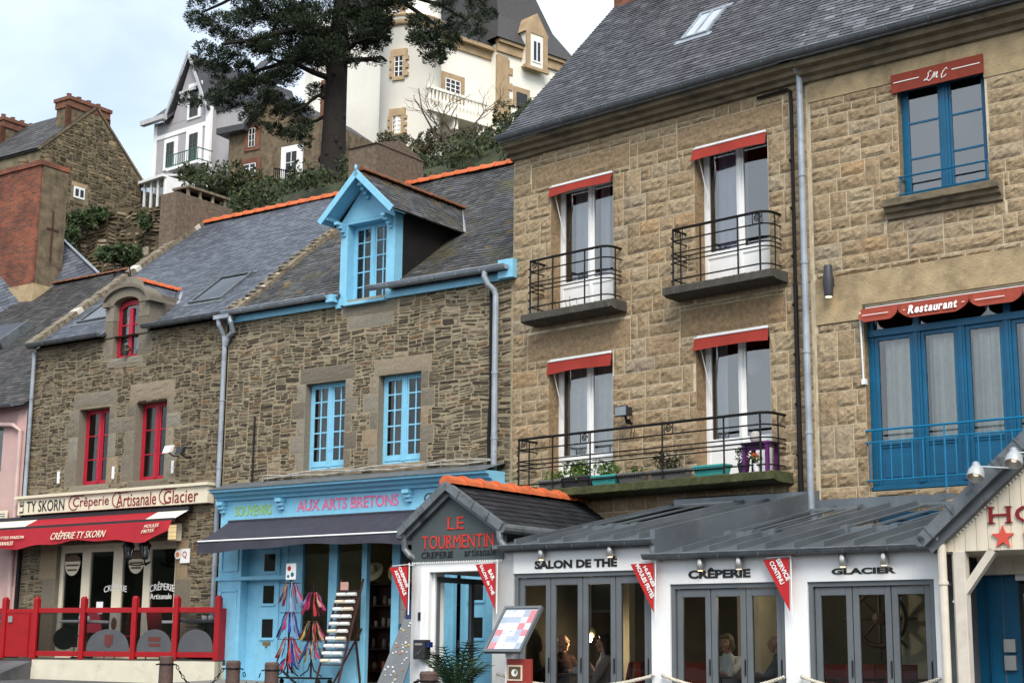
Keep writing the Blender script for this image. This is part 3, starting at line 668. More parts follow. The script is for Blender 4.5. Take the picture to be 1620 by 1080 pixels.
planter(1.02, 1.52, .15, pot_grey, 'grey ribbed planter with low sprigs at the left end of the long balcony', 1, True, 0, 60, .14)
planter(1.55, 2.10, .17, pot_black, 'smooth black planter with the bushiest green geranium', 1, False, 0, 260, .24)
planter(2.14, 2.66, .15, teal_pl, 'teal ribbed planter with leafy plant between black and grey ones', 1, True, 0, 150, .22)
planter(2.70, 3.18, .15, pot_grey, 'bare grey ribbed planter right of the leafy teal one', 0, True, 0, 18, .08)
planter(3.34, 4.02, .15, pot_grey, 'long grey planter with dry straggling stems in the balcony middle', 1, True, 0, 130, .24, olive_leaf)
planter(4.16, 4.74, .16, teal_pl, 'empty teal ribbed planter left of the purple table', 0, True, 0, 0)
t = thing('pot_plant', FM, (4.98, -.30, 4.20), 'dark bushy pot plant squeezed beside the purple table', 'plant')
g = G(); g.lathe([(.07, 0), (.095, .15), (.10, .15)], (0, 0, 0), 12); g.build('pot', pot_black, t)
g = G(); leaves(g, (0, 0, .28), (.13, .12, .16), 170, .028); g.build('foliage', bush_leaf, t)
t = thing('balcony_table', FM, (5.28, -.30, 4.20), 'small purple painted table at the right end of the long balcony', 'table')
g = G(); g.box(-.24, .24, -.16, .16, .40, .44); g.build('tabletop', purple, t, bevel=.005)
for sx in (-.20, .20):
    for sy in (-.12, .12): g = G(); g.box(sx-.025, sx+.025, sy-.025, sy+.025, 0, .40); g.build('leg', purple, t)
g = G(); g.box(-.2, .2, -.11, -.09, .32, .40); g.build('apron', purple, t)
g = G(); g.lathe([(.05, 0), (.085, .05), (.08, .13), (.04, .17)], (0, 0, 0), 12); single(g, 'bowl', paint('pale_pottery', (.55, .5, .46), .5), FM, (5.20, -.30, 4.645), 'round pale pot standing on the purple table', 'pot', smooth=True)
t = thing('flower_pot', FM, (5.30, -.42, 4.20), 'white flower pot with red blooms under the purple table', 'flower pot')
g = G(); g.lathe([(.05, 0), (.07, .12), (.075, .12)], (0, 0, 0), 12); g.build('pot', white, t)
g = G(); leaves(g, (0, 0, .19), (.09, .08, .07), 70, .02); g.build('foliage', pot_leaf, t)
g = G(); leaves(g, (0, -.03, .24), (.08, .07, .05), 26, .02); g.build('blooms', paint('red_petals', (.6, .08, .03), .7), t)
# ================================================================ the restaurant house at the right edge
R = thing('restaurant_house', FR, (0, 0, 0), 'tan granite house with bright blue windows and a rust-red restaurant awning at the right edge', 'house')
WA = (1.46, 2.79, 8.02, 9.78); WB = (.80, 4.30, 3.84, 6.52); RX = 8.0
g = G(); g.wall(0, RX, -.5, 10.2, [WA, WB], .24, 0, 1)
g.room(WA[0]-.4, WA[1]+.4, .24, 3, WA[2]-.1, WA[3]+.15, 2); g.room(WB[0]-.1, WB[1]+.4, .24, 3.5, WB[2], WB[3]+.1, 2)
g.box(.02, RX, -.018, .0, 9.80, 10.18, 3); g.box(.06, RX, -.03, 0., 6.55, 7.03, 3); g.box(.06, .8, -.03, .0, 6.34, 6.55, 3)
g.box(2.79, RX, -.016, .0, 9.55, 9.80, 3)
ashlars(g, .03, RX, 3.5, 9.80, [WA, WB, (.06, RX, 6.55, 7.03), (.06, .8, 6.34, 6.56), (1.22, 3.0, 7.72, 8.02), (2.79, RX, 9.55, 9.8)], 4, (.38, .52), .032)
g.quad((RX, 0, -.5), (RX, 9, -.5), (RX, 9, 10.3), (RX, 0, 10.3), 0); g.add([(RX, 0, 10.3), (RX, 9.2, 10.3), (RX, 4.6, 15.6)], [(0, 1, 2)], 0); g.quad((0, 9, -.5), (RX, 9, -.5), (RX, 9, 10.3), (0, 9, 10.3), 0)
g.box(.02, .80, -.02, 0, 3.52, 3.72, 5)
g.build('wall', [joint_pale, lintel_stone, plaster_in, render_beige, ashlar, paint('cracked_white_render', (.6, .58, .52), .9, var=.2, bmp=.4)], R)
g = G(); cornice(g, -.05, RX, [(.0, 10.10), (-.08, 10.12), (-.10, 10.18), (-.18, 10.21), (-.20, 10.28), (-.30, 10.31), (-.32, 10.39), (0, 10.41)], .004); g.build('cornice', cornice_stone, R)
fr = slope(10.50, -.36, KM); slate_light = tinted('slate_pale', [(0, (.055, .057, .062)), (.5, (.095, .098, .108)), (.85, (.14, .143, .155)), (1, (.2, .205, .215))], .5, 12, .4, .3, 40, .008)
g = G(); slates(g, fr, [(-.10, 0), (RX, 0), (RX, LM), (-.10, LM)], 0, .105, .19, .012); g.quad(fr(-.4, 0, -.02), fr(RX, 0, -.02), fr(RX, LM, -.02), fr(-.4, LM, -.02), 0, .2)
g.quad((-.05, 4.6, zt), (RX, 4.6, zt), (RX, 9.4, 10.3), (-.05, 9.4, 10.3), 0, .3); g.build('roof', slate_light, R)
g = G(); half_gutter(g, -.36, RX, -.42, 10.50, .075, 0, .62, 0); g.box(-.3, RX, -.40, -.33, 10.40, 10.47, 0); g.build('gutter', gutter_grey, R)
w = casement(R, *WA, .13, deep_blue, 1, 3, .075, .03, pane_up, .13, 0, None, label='blue upper window with glass bars'); 
g = G(); 
for z in (8.02, 8.28): g.tube([(WA[0]+.0, -.05, z+.05), (WA[1]+.02, -.05, z+.05)], .014, 6)
for x in (WA[0]+.02, WA[1]): g.tube([(x, -.05, 8.05), (x, -.05, 8.35)], .010, 6); g.tube([(x, -.05, 8.32), (x, .12, 8.32)], .010, 6)
g.build('guard_rail', deep_blue, w)
g = G(); cornice(g, 1.25, 2.98, [(.0, 7.72), (-.05, 7.74), (-.06, 7.80), (-.12, 7.83), (-.13, 7.88), (-.19, 7.90), (-.20, 8.0), (0.13, 8.02)], .002); g.build('sill', cornice_stone, R)
# script awning over the upper window: flat panel in front of the opening
t = g = G(); g.prism([(1.40, -.05, 9.62), (2.80, -.05, 9.62), (2.80, -.05, 9.90), (1.40, -.05, 9.90)], (0, .03, 0)); g.box(1.42, 2.78, -.02, .1, 9.86, 9.9)
aw = g.build('awning', brick_cloth, R); aw['label'] = 'flat rust-red panel with script initials'
g = G(); g.box(1.44, 1.84, -.058, -.052, 9.765, 9.778); g.box(2.34, 2.76, -.058, -.052, 9.765, 9.778); g.build('stripe', white_txt, aw)
def scr(pts, x, z, s):       # script letters drawn as pen strokes
    gg.tube([(x+a*s+b*s*.35, -.056, z+b*s) for a, b in pts], .0085, 5)
gg = G()
scr([(.55, .85), (.35, 1.0), (.2, .8), (.3, .45), (.15, .1), (-.05, .05), (.0, .2), (.25, .15), (.5, -.05), (.7, .05)], 1.92, 9.69, .14)
scr([(0, 0), (.1, .1), (.25, .75), (.3, .7), (.32, .1), (.55, .72), (.6, .65), (.6, .1), (.7, .0), (.8, .15)], 2.02, 9.70, .13)
scr([(.55, .8), (.4, 1.0), (.15, .7), (.05, .3), (.2, .0), (.45, .1), (.6, .3)], 2.16, 9.68, .14)
gg.build('lettering', white_txt, aw)
# big restaurant window: four french leaves in a blue frame, voile behind
a, b, c, d = WB; y0 = .12; zt_ = 6.08
g = G(); g.box(a, b, y0, y0+.07, c, c+.10); g.box(a, b, y0, y0+.07, d-.07, d); g.box(a, b, y0-.03, y0+.07, zt_, zt_+.10); g.box(a, a+.09, y0, y0+.07, c+.1, d-.07); g.box(b-.09, b, y0, y0+.07, c+.1, d-.07); g.box(a, b, y0-.05, y0, c+.02, c+.07)
lw = (b-a-.18)/5
for k in range(6):
    x = a+.09+lw*k
    if 0 < k < 5: g.box(x-.055, x+.055, y0-.01, y0+.06, c+.1, zt_); g.box(x-.02, x+.02, y0-.025, y0-.01, c+.1, zt_)
    if k in (1, 3): g.box(x-.05, x+.05, y0, y0+.06, zt_+.1, d-.07)
    if k < 5:
        l, r = x+.055*(k > 0), x+lw-.055*(k < 4); s = .062
        g.box(l, l+s, y0+.01, y0+.055, c+.10, zt_); g.box(r-s, r, y0+.01, y0+.055, c+.10, zt_); g.box(l+s, r-s, y0+.01, y0+.055, zt_-s, zt_); g.box(l+s, r-s, y0+.01, y0+.055, c+.62, c+.70)
        g.box(l+s, r-s, y0+.02, y0+.05, c+.10, c+.62); g.box(l+s+.05, r-s-.05, y0+.008, y0+.02, c+.2, c+.52); g.box(l+s, r-s, y0-.004, y0+.01, c+.66, c+.70)
w = g.build('restaurant_window', deep_blue, R, bevel=.005)
g = G(); g.quad((a+.05, y0+.035, c+.62), (b-.05, y0+.035, c+.62), (b-.05, y0+.035, d-.04), (a+.05, y0+.035, d-.04)); g.build('pane', pane, w)
for k in range(5): x = a+.09+lw*k; wavy(x+.10, x+lw-.10, c+.66, zt_-.04, y0+.16, voile, w, 46, .034)
g = G()
for z in (4.69, 4.52, 3.98): g.tube([(.84, -.13, z), (4.5, -.13, z)], .016 if z > 4.6 else .012, 6)
for z in (4.69, 4.52, 3.98): g.tube([(.86, -.13, z), (.80, .0, z)], .012, 6)
for k in range(22): g.tube([(.90+k*.16, -.13, 3.98), (.90+k*.16, -.13, 4.52)], .009, 6)
for x in (2.02, 3.7): g.tube([(x, -.13, 3.80), (x, -.13, 4.69)], .014, 6)
g.build('balcony_railing', rail_blue, R)
# scalloped restaurant awning
g = G(); g.box(.84, 4.3, -.02, .10, 6.44, 6.50, 1)
def scallop(x0, x1, drop):
    g.sheet(lambda u, v: (x0+(x1-x0)*u, -.06-.10*v-.02*sin(u*pi)*v, 6.47-(.13+(drop-.13)*min(1, 1.6*sin(u*pi)**.7))*v), 22, 4, 0)
scallop(.80, 1.40, .215); scallop(1.44, 2.46, .24); scallop(2.50, 3.22, .215); scallop(3.26, 4.28, .24); g.sheet(lambda u, v: (.8+3.48*u, -.055-.02*v, 6.48-.08*v), 10, 1, 0)
for x in (1.42, 2.48, 3.24): g.add([(x-.03, -.10, 6.46), (x+.03, -.10, 6.46), (x, -.13, 6.33)], [(0, 1, 2)], 0)
aw = g.build('restaurant_awning', [brick_cloth, white], R); aw['label'] = 'scalloped rust-red valance lettered Restaurant'
vf = lambda x, y, z: (x, y-.062-.10*((6.47-z)/.22), z)
write('lettering', 'Restaurant', 1.57, 2.30, 6.285, 6.42, -.03, white_txt, aw, .03, True, 0, .0, vf)
g = G()
for x0, x1 in ((.86, 1.27), (2.56, 2.98), (1.50, 1.53), (2.37, 2.41)): g.box(x0, x1, -.162, -.155, 6.352, 6.362)
g.build('stripe', white_txt, aw)
g = G(); g.tube([(.80, -.10, 6.42), (.78, -.02, 5.45)], .014, 6); g.box(.76, .82, -.05, .02, 5.38, 5.46); g.build('awning_arm', white, aw)
# cylinder wall lamp, lit below
t = thing('wall_lamp', FR, (.34, -.02, 6.95), 'dark grey up-and-down wall lamp glowing below beside the zinc downpipe', 'wall lamp')
g = G(); g.lathe([(.058, -.24), (.062, -.22), (.078, -.03), (.078, .03), (.06, .22), (.056, .23)], (0, -.14, 0), 20); g.box(-.03, .03, -.08, 0, -.06, .06); g.build('body', paint('graphite_lamp', (.035, .037, .045), .5), t, True)
g = G(); g.lathe([(.046, -.246), (.046, -.241)], (0, -.14, 0), 16); g.build('bulb', bulb, t)
# ================================================================ the light-blue trimmed stone house
B = thing('blue_trim_house', FB, (0, 0, 0), 'brown rubble-stone house with sky-blue dormer and sky-blue souvenir shopfront', 'house')
BX = -7.0; KB = .78; fb = slope(8.14, -.16, KB, 1, .022); LB = 4.96*math.sqrt(1+KB*KB); zb = 8.14+KB*4.96
W1 = (-4.85, -3.84, 4.92, 6.58); W2 = (-3.03, -2.02, 4.92, 6.57); DW = (-3.85, -2.88, 8.02, 9.56); SHOP = (-6.5, -.3, .7, 4.0)
trimB = [(-5.0, -3.60, 6.58, 6.88), (-3.14, -1.80, 6.57, 6.87), (-5.02, -3.62, 4.70, 4.92), (-3.08, -1.90, 4.70, 4.92), (-3.98, -2.62, 7.76, 8.02), (-3.82, -2.72, 7.52, 7.76)]
for (a, b, c, d) in (W1, W2):
    for k in range(5):
        h = (d-c)/5; wl = (.36, .2)[(k+1) % 2]; trimB += [(a-wl, a, c+k*h, c+(k+1)*h), (b, b+wl*.85, c+k*h, c+(k+1)*h)]
g = G(); g.wall(BX, 0, -.5, 8.1, [W1, W2, SHOP], .28, 0, 1)
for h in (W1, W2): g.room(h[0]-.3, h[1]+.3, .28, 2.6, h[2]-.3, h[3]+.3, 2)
rubble(g, BX+.02, -.02, 4.45, 8.06, [W1, W2]+trimB, 3, .085, .11, .46)
for q in trimB: block(g, *q, 1, random.random(), .012, 4, 3, .010)
g.quad((BX, 0, -.5), (BX, 9.6, -.5), (BX, 9.6, 8.1), (BX, 0, 8.1), 3, .4); g.add([(BX, 0, 8.1), (BX, 9.6, 8.1), (BX, 4.8, zb)], [(0, 1, 2)], 3, .4); g.quad((BX, 9.6, -.5), (0, 9.6, -.5), (0, 9.6, 8.1), (BX, 9.6, 8.1), 3, .4)
g.build('wall', [joint_buff, grey_granite, plaster_in, schist_grey], B)
g = G(); slates(g, fb, [(BX+.2, 0), (-3.98, 0), (-3.98, 2.0), (-2.70, 2.0), (-2.70, 0), (.0, 0), (.0, LB), (BX+.2, LB)], 0, .12, .20, .013)
g.quad(fb(BX, 0, -.03), fb(-3.98, 0, -.03), fb(-3.98, LB, -.03), fb(BX, LB, -.03), 0, .2); g.quad(fb(-2.7, 0, -.03), fb(0, 0, -.03), fb(0, LB, -.03), fb(-2.7, LB, -.03), 0, .2); g.quad(fb(-3.98, 1.2, -.03), fb(-2.7, 1.2, -.03), fb(-2.7, LB, -.03), fb(-3.98, LB, -.03), 0, .2)
g.quad((BX, 4.8, zb), (0, 4.8, zb), (0, 9.7, 8.1), (BX, 9.7, 8.1), 0, .3); rB = g.build('roof', slate_moss, B)
g = G(); ridge_tiles(g, (BX+.3, 4.8, zb-.02), (0, 4.8, zb-.02), .12); g.build('ridge_tiles', orange_tile, rB)
g = G()                                                             # raised party coping, mossy with pale stones
for i in range(34):
    v0, v1 = LB*i/34-.05, LB*(i+1)/34-.055; q = [fb(u, v, h) for v in (v0, v1) for u, h in ((BX-.02, -.05), (BX+.28, -.05), (BX+.27, .09+jit(.02)), (BX-.01, .09+jit(.02)))]
    g.add(q, [(0, 1, 2, 3), (7, 6, 5, 4), (0, 4, 5, 1), (1, 5, 6, 2), (2, 6, 7, 3), (3, 7, 4, 0)])
    if random.random() < .3: g.ball(fb(BX+.24+jit(.03), v0+.05, .085), (.06, .05, .03), 1, 7, 4)
    g.ball(fb(BX+.12+jit(.1), v0+.07, .08), (.1, .08, .03+jit(.015)), 0, 7, 4)
g.build('party_coping', [lichen_stone, paint('pale_coping_stone', (.5, .46, .38), .9, var=.3)], B)
g = G(); g.box(-7.25, -6.42, 3.7, 5.35, 10.6, 12.72, 0); g.prism([(-7.27, 3.66, 12.72), (-7.27, 5.39, 12.72), (-7.27, 4.5, 13.0)], (.87, 0, 0), 0); g.build('chimney', roughcast, B)
# dormer: painted timber front, tarred cheeks, slate gable roof
dm = G(); xa, xb, yf, ze, xr, zr_ = -4.02, -2.68, -.06, 9.62, -3.35, 10.42
g = dm; g.box(xa, DW[0], yf, yf+.24, 8.0, ze); g.box(DW[1], xb, yf, yf+.24, 8.0, ze); g.box(DW[0], DW[1], yf, yf+.24, DW[3], ze); g.box(DW[0]-.02, DW[1]+.02, yf-.05, yf+.24, 7.97, 8.03)
g.prism([(xa, yf, ze), (xb, yf, ze), (xr, yf, zr_)], (0, .24, 0)); g.box(xa-.07, xa+.04, yf-.02, yf+.1, 7.95, 8.15)
g.prism([(xa, yf+.02, 8.0), (xa-.001, yf+.24, 8.0), (xa, yf+.24, 9.6), (xa, yf+.02, 9.6)], (.01, 0, 0))
dorm = dm.build('dormer', light_blue, B, bevel=.006)
g = G(); yb = (9.62-8.14)/KB-.16
g.add([(xb+.001, yf+.24, 8.1), (xb+.001, yf+.24, 9.66), (xb+.001, yb+.1, 9.66)], [(0, 1, 2)]); g.add([(xa-.001, yf+.24, 8.1), (xa-.001, yf+.24, 9.66), (xa-.001, yb+.1, 9.66)], [(0, 2, 1)])
g.build('cheek', dark_tar, dorm)
ye = -.42; rk = (zr_+.06-9.62)/(xr-xa+.25)
def dside(sg):
    def fn(u, v, h):      # u along y, v up the slope
        L = math.sqrt(1+rk*rk); x0 = xr+sg*(xr-xa+.25); return (x0-sg*v/L-(-sg)*h*rk/L, u, 9.60+v*rk/L+h/L)
    return fn
ld = (xr-xa+.25)*math.sqrt(1+rk*rk); y_lo = (9.60-8.14)/KB-.16; y_hi = (9.60+rk*(xr-xa+.3)-8.14)/KB-.16
g = G()
for sg in (1, -1):
    fn = dside(sg); slates(g, fn, [(ye, 0), (y_lo, 0), (y_hi, ld), (ye, ld)], 0, .105, .16, .010); g.add([fn(ye, 0, -.02), fn(y_lo, 0, -.02), fn(y_hi, ld, -.02), fn(ye, ld, -.02)], [(0, 1, 2, 3)], 0, .3)
dr = g.build('dormer_roof', slate_moss, dorm)
g = G(); ridge_tiles(g, (xr, ye+.12, 9.60+rk*(xr-xa+.3)+.0), (xr, y_hi, 9.60+rk*(xr-xa+.3)), .075, 9); g.build('dormer_ridge', rust_tile, dorm)
g = G(); fn = dside(1); g.prism([fn(y_lo-.02, .0, .02), fn(y_lo+.10, 0, .02), fn(y_hi+.10, ld, .02), fn(y_hi-.02, ld, .02)], (0, 0, .012)); g.build('valley_flashing', zinc_pale, dorm)
g = G()                                                              # bargeboards, blue soffit, scrolled brackets
for sg in (1, -1):
    fn = dside(sg)
    for (h0, h1, y0_, y1_) in ((-.095, .025, ye-.03, ye+.005), (-.05, -.025, ye, yf+.02)):
        p = [fn(y, v, h) for y in (y0_, y1_) for v in (0, ld) for h in (h0, h1)]; g.add(p, [(0, 1, 3, 2), (4, 6, 7, 5), (0, 4, 5, 1), (2, 3, 7, 6), (0, 2, 6, 4), (1, 5, 7, 3)])
    x = xr+sg*.58
    for k in range(4): g.box(x-.045, x+.045, ye+.10+.075*k, yf, 9.58-.06*k-.055, 9.58-.06*k)
    g.box(x-.02+sg*.16, x+.02+sg*.16, ye, yf, 9.62, 9.70) if sg < 0 else None
for k in range(4): g.box(xr-.045, xr+.045, ye+.08+.075*k, yf, 10.2-.07*k, 10.27-.07*k)
g.ball((xr, ye-.03, 10.52), (.03, .03, .06), 0, 8, 6)
g.build('bargeboard', light_blue, dorm)
g = G(); g.room(DW[0]-.2, DW[1]+.2, .2, 2.2, 8.0, 9.6, 0); g.build('attic_room', plaster_in, dorm)
casement(B, *DW, .14, light_blue, 2, 5, .05, .026, pane_dark, .085, 0, None, label='dormer window with fifteen or so small panes')
casement(B, *W1, .16, light_blue, 2, 5, .055, .028, pane_dark, .10, .07, [(.05, .42, 0, paint('dark_voile', (.22, .2, .16), .95))], label='left sky-blue window with small panes')
casement(B, *W2, .16, light_blue, 2, 5, .055, .028, pane_dark, .10, .07, [(.05, .34, 0, MATS['dark_voile'])], label='right sky-blue window with small panes')
g = G(); half_gutter(g, BX+.05, -4.16, -.24, 8.20, .08, 0, .5); g.build('gutter', zinc_pale, B); g = G(); half_gutter(g, -3.17, .02, -.24, 8.22, .08, 0, .5); g.build('gutter', zinc_pale, B)
g = G(); g.box(BX, -4.02, -.07, -.02, 8.0, 8.13); g.box(-4.2, -4.02, -.24, -.06, 8.06, 8.2); g.build('fascia', light_blue, B); g = G(); g.box(-2.68, -.0, -.07, -.02, 8.0, 8.15); g.box(-.22, .10, -.16, -.03, 8.01, 8.34)
g.build('fascia', light_blue, B)
g = G(); downpipe(g, -.30, -.10, 7.72, 4.30, .055, 0, [(-.44, -.24, 8.16), (-.45, -.24, 8.06), (-.40, -.2, 7.92), (-.32, -.12, 7.82)], (6.35, 5.2)); g.build('downpipe', zinc_pale, B)
g = G(); g.tube([(-.44, -.05, 7.9), (-.42, -.05, 6.0), (-.46, -.05, 5.2), (-.44, -.05, 4.65)], .03, 6); g.build('cable_duct', iron, B); g = G(); g.tube([(-6.13, -.05, 6.05), (-6.13, -.05, 4.75)], .018, 6); g.build('cable_duct', iron, B)
# ---- shopfront
yF = -.30
g = G()
g.box(-6.68, -.05, yF, -.02, 3.95, 4.42)
cornice(g, -6.74, -.12, [(-.02, 4.38), (-.36, 4.40), (-.38, 4.45), (-.46, 4.48), (-.48, 4.53), (-.57, 4.55), (-.58, 4.60), (-.02, 4.62)], 0)
for x in (-6.60, -5.05, -1.98, -.35):
    for k in range(3): g.box(x-.075+.012*k, x+.075-.012*k, yF-.16+.045*k, yF, 4.38-.07*(k+1), 4.38-.07*k)
g.box(-6.68, -6.07, yF, -.02, .7, 3.95); 
for (c, d) in ((3.05, 3.75), (1.25, 2.70)):
    for (a, b, e, f) in ((-6.60, -6.15, d-.03, d), (-6.60, -6.15, c, c+.03), (-6.60, -6.57, c, d), (-6.18, -6.15, c, d)): g.box(a, b, yF-.018, yF, e, f)
g.box(-6.72, -4.64, yF-.035, yF+.02, 2.88, 2.95); g.box(-6.72, -6.05, yF-.04, yF, .72, 1.0)
g.box(-6.07, -4.66, -.13, -.02, 3.50, 3.95); g.box(-4.98, -4.66, -.24, -.02, .7, 3.95)
for (c, d) in ((3.02, 3.8), (1.2, 2.75)):
    for (a, b, e, f) in ((-4.94, -4.70, d-.03, d), (-4.94, -4.70, c, c+.03), (-4.94, -4.915, c, d), (-4.725, -4.70, c, d)): g.box(a, b, -.255, -.24, e, f)
for (a, b) in ((-4.66, -4.50), (-3.85, -3.65), (-3.06, -2.94), (-2.36, -2.18), (-1.80, -.98), (-.28, -.05)): g.box(a, b, yF, yF+.10, .72, 3.95)
for (a, b) in ((-1.72, -1.42), (-1.36, -1.04)):
    for (p, q, e, f) in ((a, b, 3.5, 3.53), (a, b, .95, .98), (a, a+.03, .95, 3.5), (b-.03, b, .95, 3.5)): g.box(p, q, yF-.015, yF, e, f)
g.box(-.98, -.28, -.16, -.06, 3.50, 3.95)
g.box(-4.50, -3.06, yF+.01, yF+.1, .72, 1.76); g.box(-2.18, -1.8, yF+.01, yF+.1, .72, 1.5); g.box(-4.5, -1.8, yF+.005, yF+.095, 3.74, 3.95)
for (a, b) in ((-4.42, -3.93), (-3.58, -3.12)):
    for (p, q, e, f) in ((a, b, 1.62, 1.65), (a, b, .98, 1.01), (a, a+.03, .98, 1.65), (b-.03, b, .98, 1.65)): g.box(p, q, yF-.008, yF+.01, e, f)
sf = g.build('shopfront', light_blue, B, bevel=.005); sf['label'] = 'sky-blue panelled shopfront with bracketed cornice'
g = G(); g.add([(-6.78, -.60, 4.61), (-.1, -.60, 4.61), (-.1, -.0, 4.78), (-6.78, 0, 4.78), (-6.78, -.6, 4.595), (-.1, -.6, 4.595)], [(0, 1, 2, 3), (4, 5, 1, 0)]); g.build('lead_cover', gutter_grey, sf)
write('lettering', 'SOUVENIRS', -6.30, -5.32, 4.10, 4.29, yF-.003, lime_txt, sf, .012)
write('lettering', 'AUX ARTS BRETONS', -4.68, -2.24, 4.12, 4.33, yF-.003, pink_txt, sf, .022)
write('lettering', 'CARTES', -1.66, -.55, 4.13, 4.31, yF-.003, grey_txt, sf, .0)
for x0, x1, xm, lb in ((-6.07, -4.98, -5.5, 'left sky-blue door with three small square panes'), (-.98, -.28, -.62, 'right sky-blue door seen past the white porch')):
    g = G(); g.box(x0, x1, -.10, -.04, .72, 3.50); g.box(xm-.26, xm+.26, -.125, -.10, .9, 3.46)
    d = g.build('door', light_blue, B, bevel=.004); d['label'] = lb
    for (c, e) in ((3.05, 3.37), (2.45, 2.78), (1.82, 2.16)): g = G(); h = G(); g.box(xm-.14, xm+.14, -.128, -.122, c, e); h.box(xm-.18, xm+.18, -.15, -.125, c-.05, c-.015); pp = g.build('pane', MATS.get('dark_pane') or paint('dark_pane', (.012, .012, .012), .1), d); h.build('trim', light_blue, pp)
g = G(); g.box(-5.6, -5.40, -.135, -.12, 1.68, 1.74); g.ball((-5.5, -.14, 1.66), .025, 0, 8, 6); g.build('letter_slot', paint('old_brass', (.3, .2, .08), .4, .8), B)
g = G(); 
for (a, b) in ((-4.5, -3.85), (-3.65, -3.06), (-2.18, -1.80)): g.quad((a, yF+.05, 1.5), (b, yF+.05, 1.5), (b, yF+.05, 3.74), (a, yF+.05, 3.74))
g.build('shop_pane', pane_shop, sf)
g = G(); g.room(-4.95, -.1, -.02, 3.6, .74, 3.80, 0); g.build('shop_room', shop_wall, sf)
# shelves and hats in the shop
t = thing('display_shelf', FB, (-2.6, 1.0, .76), 'dark wooden shelving full of trinkets inside the blue souvenir shop', 'shelves')
g = G(); g.box(-1.4, 1.4, .26, .3, 0, 2.1); 
for x in (-1.4, -.45, .45, 1.36): g.box(x, x+.045, 0, .26, 0, 2.1)
for k in range(6): g.box(-1.4, 1.4, 0, .26, .05+.4*k, .08+.4*k)
g.build('rack', dark_wood, t)
g = G()
for k in range(5):
    for i in range(15):
        x = -1.3+i*.18+jit(.05); 
        if random.random() < .75: g.lathe([(.03, 0), (.055*random.uniform(.6, 1.1), .06), (.03, random.uniform(.1, .2))], (x, .12, .082+.4*k), 8, 0, random.random())
g.build('trinkets', tinted('trinket_glaze', [(0, (.3, .28, .2)), (.4, (.12, .08, .05)), (.7, (.5, .42, .3)), (1, (.35, .08, .05))], .4, 6, .2, 0), t)['kind'] = 'stuff'
for i, (x, y, z, rx, lab) in enumerate(((-3.32, .30, 3.02, .6, 'round straw hat at the left behind the souvenir shop glass'), (-2.78, .35, 3.02, .3, 'pale straw hat hung tilted in the middle of the souvenir shop'), (-2.42, .5, 2.95, .1, 'flat straw hat hung at the right of the souvenir shop'))):
    g = G(); g.lathe([(.0, .1), (.08, .1), (.1, .05), (.1, .0), (.21, -.015), (.21, -.022), (.1, -.01), (0, -.01)], (0, 0, 0), 18)
    o = single(g, 'straw_hat', paint('straw_%d' % i, (.5, .42, .24), .9, var=.2), FB, (x, y, z), lab, 'hat', None, 0, True); o.rotation_euler = (pi/2-rx, rx*.4, FB.rz)
# shop awning
xs0, xs1 = -6.46, -.62
g = G(); g.sheet(lambda u, v: (xs0+(xs1-xs0)*u, -.30-.76*v, 4.0-.43*v-.02*sin(v*pi)), 20, 6, 0)
g.sheet(lambda u, v: (xs0+(xs1-xs0)*u, -.30-.76*v, 3.988-.43*v-.02*sin(v*pi)), 20, 6, 0)
g.sheet(lambda u, v: (xs0+(xs1-xs0)*u, -1.065-.03*v+.012*sin(u*31)*v, 3.565-.17*v*(1+.22*sin(u*7+1.2)+.08*sin(u*23))), 60, 3, 0)
g.tube([(xs0-.01, -1.07, 3.575), (xs1, -1.07, 3.575)], .016, 8, 1); g.tube([(xs0, -.30, 4.0), (xs1, -.30, 4.0)], .03, 8, 0)
aw = g.build('shop_awning', [navy_cloth, white], B, True); aw['label'] = 'charcoal canvas awning with a white front bar'
g = G(); g.tube([(xs0+.5, -.32, 3.75), (xs0+1.0, -.7, 3.65), (xs0+.5, -1.04, 3.56)], .018, 6); g.tube([(-2.2, -.32, 3.75), (-2.6, -.7, 3.65), (-2.2, -1.04, 3.56)], .018, 6); g.build('awning_arm', gutter_grey, aw)
g = G()                                                               # cables looped along the cornice
for dz, am, ph in ((.0, .03, 0), (.04, .045, 2)):
    g.tube([(-5.9+.11*i, -.06-.02*(i % 3), 4.80+dz+am*abs(sin(i*.21+ph))-(.16 if i == 0 else 0)) for i in range(52)], .016, 5)
tag(g.build('cable', paint('grey_cable', (.35, .33, .29), .7)), 'pale cables looping along the top of the sky-blue shop cornice', 'cable').matrix_world = Matrix.Translation(FB.o) @ Matrix.Rotation(FB.rz, 4, 'Z')
